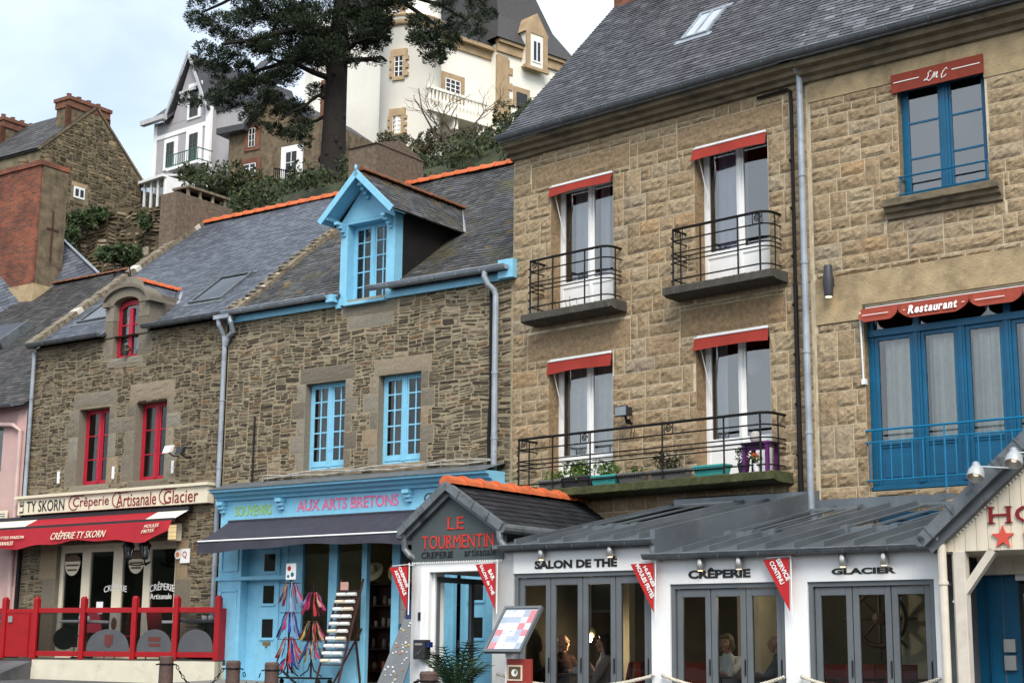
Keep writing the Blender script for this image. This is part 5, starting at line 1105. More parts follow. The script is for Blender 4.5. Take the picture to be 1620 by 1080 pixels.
def bistro_chair(x, y, rz, lab):
    t = thing('bistro_chair', FD, (x, y, 1.40), lab, 'chair', 'red chairs on the creperie terrace', rz)
    g = G(); g.box(-.2, .2, -.2, .2, .43, .46); g.build('seat', red_frame, t, bevel=.01)
    g = G(); g.prism([(-.2, .2, .52), (.2, .2, .52), (.22, .26, .90), (.15, .27, .97), (-.15, .27, .97), (-.22, .26, .90)], (0, .018, .004)); g.build('backrest', red_frame, t)
    for sx in (-.18, .18):
        g = G(); g.tube([(sx, -.18, .43), (sx*1.15, -.22, 0)], .014, 6); g.build('leg', red_frame, t); g = G(); g.tube([(sx, .26, .9), (sx, .19, .43), (sx*1.15, .24, 0)], .014, 6); g.build('leg', red_frame, t)
bistro_chair(-3.95, 1.2, .3, 'red bistro chair behind the left white table'); bistro_chair(-3.1, 1.15, -.4, 'red bistro chair right of the left white table'); bistro_chair(-1.05, 1.05, .5, 'red bistro chair left of the right white table'); bistro_chair(-.05, .62, -1.3, 'red bistro chair at the right end of the terrace'); bistro_chair(-1.6, .55, 2.9, 'red bistro chair seen from behind in the middle screen')
# ================================================================ the pink house at the left edge, with its great brick chimney
K = thing('pink_house', FK, (0, 0, 0), 'pink rendered house at the left edge under a dull slate roof', 'house')
KK = .84; fk = slope(6.84, -.22, KK, 1, .022); LK = 5.5*math.sqrt(1+KK*KK); zk = 6.84+KK*5.5
WK = (-2.3, -.92, 5.45, 6.5)
g = G(); g.wall(-9, .0, -.5, 7.0, [WK], .2); g.room(-2.5, -.8, .2, 2, 5.3, 6.6, 1); g.box(-.42, .02, -.03, 0, .8, 7.02); g.box(-9, .0, -.05, 0, .3, 2.9)
g.quad((-9, 0, -.5), (-9, 10.5, -.5), (-9, 10.5, 7), (-9, 0, 7)); g.add([(-9, 0, 7), (-9, 10.5, 7), (-9, 5.25, zk)], [(0, 1, 2)]); g.add([(0, 0, 7), (0, 10.5, 7), (0, 5.25, zk)], [(0, 1, 2)]); g.quad((0, 0, 0), (0, 10.5, 0), (0, 10.5, 7), (0, 0, 7)); g.quad((-9, 10.5, -.5), (0, 10.5, -.5), (0, 10.5, 7), (-9, 10.5, 7))
g.build('wall', [pink_wall, plaster_in], K)
casement(K, *WK, .12, paint('green_frame', (.03, .12, .06), .5), 1, 1, .06, .02, pane)
slate_k = tinted('slate_dull_brown', [(0, (.032, .031, .029)), (.5, (.055, .052, .05)), (1, (.085, .08, .078))], .65, 8, .4, .3, 30, .01, [((.12, .08, .035), 2.5, .64, .1)])
g = G(); slates(g, fk, [(-8.6, 0), (.0, 0), (.0, LK), (-7.8, LK)], 0, .12, .2, .011); g.quad(fk(-8.6, 0, -.03), fk(0, 0, -.03), fk(0, LK, -.03), fk(-8.2, LK, -.03), 0, .3); g.quad((-8.2, 5.28, zk), (0, 5.28, zk), (0, 10.7, 6.9), (-8.2, 10.7, 6.9), 0, .3); rk_ = g.build('roof', slate_k, K)
g = G(); ridge_tiles(g, (-8.0, 5.28, zk), (.0, 5.28, zk), .10, 24, 0, .7); g.build('ridge_tiles', rust_tile, rk_)
g = G(); g.box(-10.4, -6.27, 4.6, 5.5, 11.35, 14.72, 0); g.box(-10.4, -6.21, 4.55, 5.55, 14.72, 14.86, 0); g.box(-10.44, -6.2, 4.56, 5.54, 10.4, 11.35, 1); g.box(-6.269, -6.23, 4.66, 5.51, 11.35, 14.7, 2)
for x, y in ((-7.6, 5.0), (-6.6, 5.1)): g.lathe([(.16, 0), (.13, .22), (.15, .26), (.15, .34)], (x, y, 14.86), 12, 2)
g.box(-6.23, -6.21, 5.05, 5.11, 12.1, 13.5, 3); g.box(-6.23, -6.21, 4.9, 5.3, 12.95, 13.01, 3)
c = g.build('chimney', [brick, render_beige, hill_stone, paint('rusty_iron', (.07, .03, .02), .9)], K); c['label'] = 'huge brick chimney stack with an iron cross tie'
g = G(); half_gutter(g, -8.6, -.25, -.32, 6.88, .07, 0, .6); g.build('gutter', gutter_grey, K)
g = G(); g.tube([(-1.3, -.32, 6.80), (-1.28, -.30, 6.6), (-1.1, -.1, 6.5), (-.5, -.08, 6.45), (-.22, -.08, 6.30), (-.2, -.08, 1.2)], .05, 8); g.build('downpipe', paint('pink_pipe', (.5, .36, .33), .7), K)
g = G(); fnk = fk
def kbx(a, b, c, d, h0, h1, m):
    p = [fk(x, y, z) for z in (h0, h1) for y in (c, d) for x in (a, b)]; g.add(p, [(0, 2, 3, 1), (4, 5, 7, 6), (0, 1, 5, 4), (2, 6, 7, 3), (0, 4, 6, 2), (1, 3, 7, 5)], m)
kbx(-5.6, -4.25, 3.3, 4.3, 0, .22, 0); kbx(-4.25, -4.18, 3.25, 4.35, 0, .25, 1); g.build('roof_light', [slate_blue, gutter_grey], K)
t = thing('street_sign', FK, (-.68, -.06, 4.44), 'cream street plate on the pink house beside the red awning', 'street sign'); g = G(); g.box(-.2, .2, -.015, 0, -.12, .12); g.build('plate', cream, t)
g = G(); 
for k in range(3): g.box(-.12, .12, -.02, -.016, -.06+.05*k, -.045+.05*k)
g.build('print', grey_txt, t)
# ================================================================ the white glazed veranda with the slate porch
T = thing('restaurant_veranda', FT, (0, 0, 0), 'white veranda restaurant with grey folding glass doors, zinc roof and slate-roofed porch', 'restaurant')
FZ = .55; YB = 2.75
D1, D2, D3, DE = (-3.45, -1.14, FZ, 2.66), (-.85, .83, FZ, 2.46), (1.15, 2.80, FZ, 2.45), (-5.02, -3.82, FZ, 2.72)
def proof(x0, y0=-.12, z0=3.02, k=.25):
    return lambda u, v, h: (u+.26*v, y0+v, z0+k*v+h)
g = G(); g.wall(-5.36, -1.0, .2, 3.0, [D1, DE], .09); g.wall(-1.0, 2.92, .2, 2.84, [D2, D3], .09)
g.box(-1.0, -.96, .0, 2.6, 2.75, 3.05); g.quad((-1.0, 0, 2.8), (-1.0, .09, 2.8), (-1.0, .09, 3.0), (-1., 0, 3.0))
g.box(-5.36, -5.18, .0, .16, .2, 2.95); g.box(-5.02-.0, -4.98, .09, .3, FZ, 2.72); g.box(-3.82, -3.45, .0, .3, .2, 3.0); g.box(-5.36, -3.45, .09, .2, 2.72, 3.0)
for a, b, zt_ in ((-1.14, -.85, 2.8), (.83, 1.15, 2.8), (2.80, 2.92, 2.8)): g.box(a, b, .09, .25, .2, zt_)
g.box(2.86, 2.92, .25, YB, .2, 2.9)
g.build('wall', white, T)
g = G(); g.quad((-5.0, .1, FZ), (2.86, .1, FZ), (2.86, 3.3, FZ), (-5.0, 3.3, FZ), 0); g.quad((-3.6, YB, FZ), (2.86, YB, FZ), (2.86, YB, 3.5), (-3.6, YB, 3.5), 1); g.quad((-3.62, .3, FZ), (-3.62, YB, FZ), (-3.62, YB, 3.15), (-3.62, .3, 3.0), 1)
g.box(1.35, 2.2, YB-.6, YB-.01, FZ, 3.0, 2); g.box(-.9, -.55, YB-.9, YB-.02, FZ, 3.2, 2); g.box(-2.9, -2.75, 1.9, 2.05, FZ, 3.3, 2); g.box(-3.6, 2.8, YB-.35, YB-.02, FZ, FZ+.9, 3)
g.box(2.80, 2.86, .3, YB, FZ, 2.9, 1)
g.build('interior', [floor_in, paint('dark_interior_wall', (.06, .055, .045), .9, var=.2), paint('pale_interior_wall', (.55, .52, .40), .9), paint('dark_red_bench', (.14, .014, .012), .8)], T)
# zinc roof: two pans at different heights, with standing seams and raised glazed units
def pan(fn, x0, x1, vmax, lab, seam=.42):
    g = G(); g.prism([fn(x0, 0, 0), fn(x1, 0, 0), fn(x1, vmax, 0), fn(x0, vmax, 0)], (0, 0, -.05))
    n = int((x1-x0)/seam)
    for k in range(1, n+1):
        x = x0+(x1-x0)*k/(n+.5)
        p = [fn(x+d, v, h) for v in (0, vmax) for d, h in ((-.018, 0), (.018, 0), (.018, .075), (-.018, .075))]; g.add(p, [(0, 1, 2, 3), (7, 6, 5, 4), (0, 4, 5, 1), (1, 5, 6, 2), (2, 6, 7, 3), (3, 7, 4, 0)])
    o = g.build('roof', roof_grey, T); o['label'] = lab; return o
fa, fbn = proof(0, -.12, 3.06, .235), proof(0, -.12, 2.86, .25)
ra = pan(fa, -3.75, -1.06, 3.1, 'higher zinc roof pan beside the slate porch'); rb = pan(fbn, -1.0, 2.86, 3.1, 'lower zinc roof pan toward the hotel porch')
def slab3(g, fn, x0, x1, v0, v1, h0, h1, m=0):
    p = [fn(x, v, h) for h in (h0, h1) for v in (v0, v1) for x in (x0, x1)]; g.add(p, [(0, 2, 3, 1), (4, 5, 7, 6), (0, 1, 5, 4), (2, 6, 7, 3), (0, 4, 6, 2), (1, 3, 7, 5)], m)
g = G(); slab3(g, fa, -1.06, -.98, -.02, 3.1, -.22, .12); g.build('roof_step', roof_grey, ra)
g = G(); slab3(g, fa, -3.3, -.9, 2.95, 3.15, .0, .14); slab3(g, fbn, -.95, 2.9, 2.95, 3.15, .0, .16); g.build('wall_flashing', roof_grey, T)
def roof_glazing(fn, parent, x0, x1, v0, v1, lab):
    g = G()
    for (a, b) in ((x0, x0+.07), ((x0+x1)/2-.035, (x0+x1)/2+.035), (x1-.07, x1)): slab3(g, fn, a, b, v0, v1, .0, .085)
    slab3(g, fn, x0, x1, v0-.05, v0+.05, .0, .07); slab3(g, fn, x0, x1, v1-.07, v1, .0, .10)
    for a in (x0, (x0+x1)/2-.05, x1-.10): slab3(g, fn, a, a+.10, v0-.09, v0+.0, .0, .10)
    o = g.build('roof_window', roof_grey, parent); o['label'] = lab
    g = G(); g.quad(fn(x0+.05, v0, .068), fn(x1-.05, v0, .068), fn(x1-.05, v1, .075), fn(x0+.05, v1, .075)); g.build('pane', pane_sky, o)
    g = G(); slab3(g, fn, x0+.06, x1-.06, v0+.05, v1-.06, .02, .03); g.build('blind', paint('dark_blind_%s' % len(lab), (.03, .034, .035), .8), o)
roof_glazing(fa, ra, -3.0, -2.08, .95, 2.8, 'glazed roof unit above the tea-room doors'); roof_glazing(fbn, rb, -.72, .05, 1.0, 2.6, 'glazed roof unit above the middle doors'); roof_glazing(fbn, rb, 1.0, 1.78, 1.0, 2.6, 'glazed roof unit beside the hotel porch')
g = G(); half_gutter(g, -3.58, -1.0, -.15, 3.045, .066, 0, .42); g.box(-3.6, -1.0, -.08, -.004, 2.96, 3.04); g.build('gutter', gutter_grey, T)
g = G(); half_gutter(g, -1.16, 2.90, -.15, 2.845, .066, 0, .55); g.box(-1.0, 2.9, -.08, -.004, 2.78, 2.86); g.build('gutter', gutter_grey, T)
g = G(); g.tube([(-1.03, -.13, 2.95), (-1.03, -.10, 2.83), (-1.03, -.17, 2.80)], .03, 8); g.build('spout', zinc_pale, T)
# porch gable
ap = (-4.60, 3.90); g = G(); g.prism([(-5.36, -.02, 2.87), (-3.62, -.02, 2.87), (-3.62, -.02, 3.28), (ap[0], -.02, 3.90), (-5.36, -.02, 3.34)], (0, .08, 0)); pg = g.build('porch_sign', grey_sign, T); pg['label'] = 'grey gable board lettered in red and black'
def cosine(x, y, z): return (x, y, z+.015*(x+4.5))
write('lettering', 'LE', -4.68, -4.35, 3.33, 3.51, -.026, red_txt, pg, .0, True); write('lettering', 'TOURMENTIN', -5.15, -3.78, 3.055, 3.25, -.026, red_txt, pg, .0, True)
write('lettering', 'CREPERIE', -5.16, -4.55, 2.925, 3.015, -.026, black, pg, .0, True); write('lettering', 'artisanale', -4.33, -3.76, 2.935, 3.045, -.026, black, pg, .0, True)
def pside(sg, x0=-4.60, z0=4.0):
    k = .62 if sg > 0 else .73
    L = math.sqrt(1+k*k)
    return lambda u, v, h: (x0+sg*v/L+sg*h*k/L, u, z0-v*k/L+h/L)
g = G(); ln = 1.22
for sg in (1, -1):
    fn0 = pside(sg); fn = lambda u, v, h: fn0(u, ln-v, h)
    slates(g, fn, [(-.10, 0), (4.2, 0), (4.2, ln), (-.10, ln)], 0, .15, .24, .010); g.prism([fn0(-.1, 0, -.01), fn0(4.2, 0, -.01), fn0(4.2, ln, -.01), fn0(-.1, ln, -.01)], (0, 0, -.06), 0, .3)
pr_ = g.build('porch_roof', slate_new, T)
g = G(); ridge_tiles(g, (-4.60, -.16, 3.99), (-4.60, 4.2, 3.99), .13, 11); g.build('ridge_tiles', orange_tile, pr_)
g = G()
for sg in (1, -1):
    fn = pside(sg); L_end = 1.25 if sg > 0 else 1.14
    for (h0, h1, ya, yb, va) in ((-.085, .03, -.18, -.10, 0), (-.15, -.085, -.10, -.03, .02)):
        p = [fn(y, v, h) for y in (ya, yb) for v in (va, L_end) for h in (h0, h1)]; g.add(p, [(0, 1, 3, 2), (4, 6, 7, 5), (0, 4, 5, 1), (2, 3, 7, 6), (0, 2, 6, 4), (1, 5, 7, 3)])
    for k in (.3, .62, .95): p = [fn(y, v, h) for y in (-.195, -.18) for v in (k, k+.02) for h in (-.09, .04)]; g.add(p, [(0, 1, 3, 2), (4, 6, 7, 5), (0, 4, 5, 1), (2, 3, 7, 6), (0, 2, 6, 4), (1, 5, 7, 3)])
    e = fn(-.05, L_end, -.05); g.tube([(e[0], -.15, e[2]), (e[0], 3.6, e[2])], .07, 10)
    if sg < 0: g.tube([(e[0]+.03, -.08, e[2]-.02), (e[0]+.03, -.06, e[2]-.22), (e[0]+.12, -.04, e[2]-.32), (e[0]+.17, .02, e[2]-.36)], .05, 10)
    else: g.tube([(e[0]-.06, -.12, e[2]-.02), (e[0]-.04, -.12, e[2]-.18), (e[0]+.06, -.12, e[2]-.28)], .05, 10)
g.build('bargeboard', gutter_grey, T)
g = G()
for k in range(40): g.box(-5.34+k*.043, -5.325+k*.043, -.03, -.005, 2.845, 2.87)
g.build('trim', white, T)
# glazed side of the porch, at right angles to the front
g = G(); xg = -4.99
for y in (.12, .92, 1.86): g.box(xg-.03, xg+.03, y, y+.07, FZ, 2.66)
for z in (FZ, 2.58): g.box(xg-.03, xg+.03, .12, 1.93, z, z+.08)
g.box(xg+.03, xg+.06, .84, .86, 1.3, 1.75); sg_ = g.build('side_screen', grey_frame, T)
g = G(); g.quad((xg, .15, FZ), (xg, 1.9, FZ), (xg, 1.9, 2.6), (xg, .15, 2.6)); g.build('pane', pane_dark, sg_)
g = G(); g.box(-5.2, -3.6, .2, 2.2, 2.72, 2.76); g.build('porch_ceiling', paint('porch_ceiling_boards', (.32, .28, .22), .8), T)
# folding doors, each leaf its own frame and pane
def leafdoor(a, b, z0, z1, y=.06):
    g = G(); s, t_ = .078, .06; g.box(a, a+s, y, y+t_, z0, z1); g.box(b-s, b, y, y+t_, z0, z1); g.box(a+s, b-s, y, y+t_, z1-.10, z1); g.box(a+s, b-s, y, y+t_, z0, z0+.14)
    o = g.build('folding_door', grey_frame, T, bevel=.006); g = G(); g.quad((a+s, y+.03, z0+.14), (b-s, y+.03, z0+.14), (b-s, y+.03, z1-.1), (a+s, y+.03, z1-.1)); g.build('pane', pane_dark, o)
    g = G(); g.box(b-.018, b-.006, y-.02, y, z0+.75, z0+.95); g.build('handle', black, o)
for (a, b, c, d), n in ((D1, 4), (D2, 3), (D3, 3)):
    g = G(); g.box(a, a+.06, .03, .13, c, d); g.box(b-.06, b, .03, .13, c, d); g.box(a+.06, b-.06, .03, .13, d-.06, d); g.build('door_frame', grey_frame, T)
    w = (b-a-.13)/n
    for k in range(n): leafdoor(a+.065+k*w+.006, a+.065+(k+1)*w-.006, c, d-.07)
for s, a, b, z0, z1 in (('SALON DE THÉ', -3.07, -1.68, 2.715, 2.855), ('CRÊPERIE', -.56, .36, 2.525, 2.66), ('GLACIER', 1.49, 2.33, 2.53, 2.60)):
    o = write('lettering', s, a, b, z0, z1 if s != 'GLACIER' else 2.605, -.004, black, T, .044, False, 0, 0, None, .006)
g = G()
# house number
write('house_number', '1', -5.22, -5.17, 2.02, 2.14, -.006, black, T)
for x, z, lb in ((-2.90, 2.915, 'steel wall spot left of two above the tea-room lettering'), (-1.74, 2.92, 'steel wall spot right of two above the tea-room lettering'), (-.33, 2.70, 'steel wall spot left of two above the middle doors'), (.24, 2.705, 'steel wall spot right of two above the middle doors'), (1.68, 2.695, 'steel wall spot left of two above the ice-cream lettering'), (2.22, 2.70, 'steel wall spot right of two above the ice-cream lettering')):
    t = thing('wall_spot', FT, (x, 0, z), lb, 'wall spot', 'steel wall spots on the veranda'); g = G(); g.lathe([(.041, -.078), (.045, -.073), (.045, .073), (.041, .078)], (0, -.085, 0), 18); g.box(-.02, .02, -.05, 0, -.03, .03); g.build('housing', steel, t, True)
    g = G(); g.lathe([(.034, -.0815), (.034, -.079)], (0, -.085, 0), 14); g.build('bulb', bulb, t)
def pennant(x, z, lines, lb):
    t = thing('pennant', FT, (x, -.13, z), lb, 'pennant', 'red pennants on the veranda')
    g = G(); g.add([(-.36, 0, 0), (0, 0, .01), (0, 0, -.64), (-.36, .006, 0), (0, .006, .01), (0, .006, -.64)], [(0, 2, 1), (3, 4, 5), (0, 1, 4, 3), (1, 2, 5, 4), (2, 0, 3, 5)]); g.build('cloth', paint('pennant_red_%d' % int(abs(x)*100), (.42, .012, .014), .7, var=.1), t)
    g = G(); g.tube([(.02, .02, .06), (.02, .02, -.70)], .009, 6); g.tube([(.02, .02, .04), (-.3, .0, .02)], .006, 5); g.tube([(.02, .0, .03), (.02, .13, .03)], .008, 5); g.build('pole', white, t)
    a = math.atan2(-.64, .36)
    for (s, off, l0, l1, hh) in lines:
        ca, sa = cos(a), sin(a)
        write('lettering', s, l0, l1, 0, hh, -.003, white_txt, t, .03, False, 0, 0, lambda X, Y, Z: (-.36+X*ca-(Z+off)*sa, Y, X*sa+(Z+off)*ca))
pennant(-5.34, 2.80, [('CRÊPERIE', .155, .10, .44, .062), ('ARTISANALE', .06, .10, .52, .062)], 'red pennant lettered Crêperie Artisanale left of the porch')
pennant(-3.68, 2.80, [('BAR', .155, .20, .36, .062), ('SALON de THÉ', .06, .06, .54, .062)], 'red pennant lettered Bar Salon de Thé right of the porch door')
pennant(-1.02, 2.73, [('HUÎTRES', .155, .14, .44, .062), ('MOULES FRITES', .06, .06, .56, .062)], 'red pennant lettered Huîtres Moules Frites between the door groups')
pennant(.97, 2.73, [('SERVICE', .155, .10, .40, .062), ('CONTINU', .06, .08, .40, .062)], 'red pennant lettered Service Continu on the second white pier')
t = thing('letter_box', FT, (-5.05, -.0, 1.60), 'small black letter box on the white porch post', 'letter box'); g = G(); g.box(-.14, .08, -.14, -.0, -.14, .14); g.build('box', black_pl, t, bevel=.01); g = G(); g.box(-.10, .04, -.146, -.14, .06, .09); g.tube([(-.08, -.145, -.08), (-.04, -.15, -.04), (-.03, -.15, -.07), (.02, -.15, -.01)], .006, 5); g.build('flap', steel, t); g = G(); g.box(.08, .14, -.1, -.02, .03, .11); g.build('reader', paint('navy_plastic', (.01, .02, .09), .4), t)
# menu lectern
t = thing('menu_lectern', FT, (-2.72, -1.0, .5), 'tilted menu board on a stand in front of the tea-room doors', 'menu stand')
def mb(u, v, h): return (-.32+.62*u+.13*v, -.16+.30*v-h*.85, 1.06+.60*v+h*.5)
def mbox(g, u0, u1, v0, v1, h0, h1, m=0):
    p = [mb(u, v, h) for h in (h0, h1) for v in (v0, v1) for u in (u0, u1)]; g.add(p, [(0, 2, 3, 1), (4, 5, 7, 6), (0, 1, 5, 4), (2, 6, 7, 3), (0, 4, 6, 2), (1, 3, 7, 5)], m)
g = G(); mbox(g, 0, 1, 0, 1, -.03, .0); 
for q in ((0, 1, 0, .06), (0, 1, .95, 1), (0, .055, .06, .95), (.945, 1, .06, .95)): mbox(g, *q, 0, .03)
g.build('frame', grey_frame, t); 
g = G(); cm = [paint('menu_paper', (.62, .68, .74), .4, var=.05), paint('menu_pink', (.6, .2, .22), .4), paint('menu_grey', (.36, .41, .5), .4), white]
cells = {(4, 0): 1, (4, 1): 1, (3, 2): 1, (4, 3): 1, (0, 4): 2, (1, 1): 2, (2, 1): 2, (3, 4): 2, (0, 5): 1, (0, 3): 1, (2, 4): 2, (1, 5): 3, (3, 0): 2, (4, 5): 2, (3, 3): 2, (1, 2): 3, (2, 5): 0, (2, 2): 3, (0, 1): 2}
mbox(g, .05, .95, .06, .95, .001, .004, 0)
for (i, j), m in cells.items(): mbox(g, .07+.172*i, .07+.172*(i+1), .92-.14*(j+1), .92-.14*j-.0, .005, .007, m)
for k in range(46): i, j = random.randint(0, 4), random.randint(0, 5); u = .08+.172*i; v = .92-.14*j-random.uniform(.02, .12); mbox(g, u, u+random.uniform(.05, .14), v, v+.008, .008, .009, 2)
g.build('menu_sheet', cm, t)
g = G(); g.box(-.08, .02, .0, .08, .0, 1.15); g.box(-.3, .24, -.2, .25, 0, .03); g.build('post', white, t)
t = thing('menu_display', FT, (-2.56, -1.02, .5), 'brick-red panel with two framed dish photographs under the menu stand', 'menu panel')
g = G(); g.box(-.2, .2, 0, .04, .1, .98); g.build('panel', paint('brick_red_panel', (.26, .03, .018), .6), t)
for x, z in ((-.06, .80), (.02, .56)):
    g = G(); g.box(x-.12, x+.12, -.012, 0, z-.1, z+.1, 0); g.box(x-.10, x+.10, -.016, -.012, z-.08, z+.08, 1); g.ball((x, -.014, z), (.06, .006, .05), 2, 10, 6); g.ball((x+.02, -.02, z+.01), (.025, .006, .03), 3, 8, 5); g.build('photo', [cream, wood, white, paint('salad_green', (.12, .18, .04), .6)], t)
# rope barriers
for a, b, z, lb in (((-3.0, -.9), (-1.10, -.06), 1.30, 'white rope swagged from the menu stand to the first pier'), ((-.93, -.06), (.82, -.06), 1.31, 'white rope swagged across the middle glass doors'), ((1.08, -.06), (2.84, -.06), 1.32, 'white rope swagged across the ice-cream doors')):
    g = G(); pts = []
    for i in range(41):
        u = i/40; pts.append((a[0]+(b[0]-a[0])*u, a[1]+(b[1]-a[1])*u, z-.62*u*(1-u)-.02))
    for ph in (0, 2.09, 4.19):
        q = []
        for i in range(161):
            u = i/160*40; k = min(39, int(u)); f = u-k; p = Vector(pts[k]).lerp(Vector(pts[k+1]), f); w_ = ph+i*.62; q.append(p+Vector((0, .012*cos(w_), .012*sin(w_))))
        g.tube(q, .0135, 5)
    o = g.build('rope_barrier', paint('cream_rope_%d' % int(abs(a[0])*100), (.55, .5, .4), .9, var=.2, scale=30)); o.location = FT.o; o.rotation_euler = (0, 0, FT.rz); tag(o, lb, 'rope', 'rope barriers before the veranda')
    g = G(); 
    for p in (pts[0], pts[-1]): g.ball(p, .025, 0, 8, 6); g.tube([p, (p[0], p[1]+.07, p[2])], .01, 6)
    g.build('hook', steel, o)
t = thing('potted_palm', FT, (-3.72, -.9, .5), 'dark potted palm with arching fronds before the porch entrance', 'palm')
g = G(); g.lathe([(.17, 0), (.24, .36), (.26, .40), (.23, .40)], (0, 0, 0), 18); g.build('pot', pot_black, t)
g = G()
for k in range(30):
    a = k*2.4; L_ = random.uniform(.3, .5); up = random.uniform(.9, 2.0); pts = []
    for i in range(7):
        s = i/6*L_; pts.append(Vector((cos(a)*s*random.uniform(.95, 1.05), sin(a)*s, .42+up*s*(1.35-s*1.1))))
    g.tube(pts, [.007]*6+[.002], 4, 0, True, .3)
    for i in range(2, 7):
        d = (pts[i]-pts[i-1]).normalized(); sd = d.cross(Vector((0, 0, 1))).normalized()
        for sg in (1, -1):
            for f in (0, .5):
                p = pts[i-1].lerp(pts[i], f); e = p+sd*sg*.12+d*.11-Vector((0, 0, .05)); n = d*.013; g.add([p-n, p+n, e+n*.2, e-n*.2], [(0, 1, 2, 3)], 0, random.random())
g.build('fronds', leaf('palm_leaves', (.008, .02, .008), (.015, .038, .012), (.03, .06, .02)), t)
# ================================================================ the hotel porch at the right
HP = thing('hotel_porch', FT, (0, 0, 0), 'cream boarded hotel porch gable with dark red lettering and coral stars', 'porch')
yh = -.36; ex_, ez = 3.02, 2.98; kx = .86; xa2 = 5.0; za2 = ez+kx*(xa2-ex_)
g = G(); bd = .135; x = 3.08
while x < 6.9:
    x2 = min(x+bd, 6.92); zt1 = ez+.05+kx*(min(x, 2*xa2-x)-ex_)-.08; zt2 = ez+.05+kx*(min(x2, 2*xa2-x2)-ex_)-.08
    g.prism([(x+.003, yh, 2.735), (x2-.003, yh, 2.735), (x2-.003, yh, max(zt2, 2.74)), (x+.003, yh, max(zt1, 2.74))], (0, .05, 0)); x = x2
g.box(3.08, 6.92, yh+.012, yh+.06, 2.74, 2.99); g.box(3.02, 3.09, yh+.0, 1.2, 2.73, 3.02); g.box(3.08, 6.9, yh+.05, 1.6, 2.735, 2.78)
gb = g.build('gable', paint('porch_cream_boards', (.68, .60, .46), .6, var=.08, scale=3, stretch=(4, 1, .4)), HP)
def hside(u, v, h): L = math.sqrt(1+kx*kx); return (ex_-.10+v/L-h*kx/L, u, ez-.08+v*kx/L+h/L)
def hside2(u, v, h): p = hside(u, v, h); return (2*xa2-p[0], p[1], p[2])
lh = (xa2-ex_+.10)*math.sqrt(1+kx*kx)
g = G()
for fn in (hside, hside2): slates(g, fn, [(yh-.1, 0), (2.6, 0), (2.6, lh), (yh-.1, lh)], 0, .13, .22, .01); g.add([fn(yh-.1, 0, -.02), fn(2.6, 0, -.02), fn(2.6, lh, -.02), fn(yh-.1, lh, -.02)], [(0, 1, 2, 3)], 0, .3)
g.build('roof', slate_new, HP)
g = G()
for fn in (hside, hside2):
    for (h0, h1, ya, yb_) in ((-.10, .05, yh-.22, yh-.10), (-.19, -.10, yh-.12, yh-.02)):
        p = [fn(y, v, h) for y in (ya, yb_) for v in (-.06, lh) for h in (h0, h1)]; g.add(p, [(0, 1, 3, 2), (4, 6, 7, 5), (0, 4, 5, 1), (2, 3, 7, 6), (0, 2, 6, 4), (1, 5, 7, 3)])
    for k in range(6): v = .1+k*.36; p = [fn(y, v+d, h) for y in (yh-.235, yh-.22) for d in (0, .02) for h in (-.11, .06)]; g.add(p, [(0, 1, 3, 2), (4, 6, 7, 5), (0, 4, 5, 1), (2, 3, 7, 6), (0, 2, 6, 4), (1, 5, 7, 3)])
    e = fn(yh-.15, -.05, -.02); g.tube([(e[0], yh-.22, e[2]), (e[0], 2.4, e[2])], .065, 10)
g.build('bargeboard', gutter_grey, HP)
g = G(); 
for k in range(44):
    p = hside(yh-.02, .28+k*.05, -.21); g.ball(p, .012, 0, 6, 4)
g.build('bead_trim', white, HP)
g = G(); g.tube([(3.04, yh-.03, 2.99), (3.05, yh-.08, 2.90), (3.09, yh-.06, 2.80), (3.09, yh-.06, .5)], .05, 12); g.tube([(3.09, yh-.06, 2.36), (3.09, yh-.06, 2.40)], .062, 12); g.tube([(3.09, yh-.06, 2.38), (3.0, .0, 2.38)], .015, 6); g.build('downpipe', paint('cream_pipe', (.62, .56, .46), .5), HP)
g = G(); g.box(3.20, 3.34, yh-.02, yh+.12, .4, 2.735); g.box(3.17, 3.20, yh+.02, yh+.1, .4, 2.7); g.build('post', paint('pale_timber', (.55, .50, .42), .7, var=.12, scale=5), HP, bevel=.008)
g = G(); g.bar((3.20, yh+.05, 2.14), (3.66, yh+.05, 2.74), .09, .10, up=(0, 1, 0)); g.build('brace', MATS['pale_timber'], HP)
write('lettering', 'HOTEL', 3.625, 5.02, 3.03, 3.225, yh-.012, dred_txt, HP, .0, True, 0, 0, None, .012)
for k in range(3):
    cx = 3.80+.36*k; g = G(); r = .135; g.prism([(cx+(r if i % 2 == 0 else r*.42)*sin(pi*i/5), yh-.03, 2.875+(r if i % 2 == 0 else r*.42)*cos(pi*i/5)) for i in range(10)], (0, .022, 0)); g.build('star', star_red, HP)
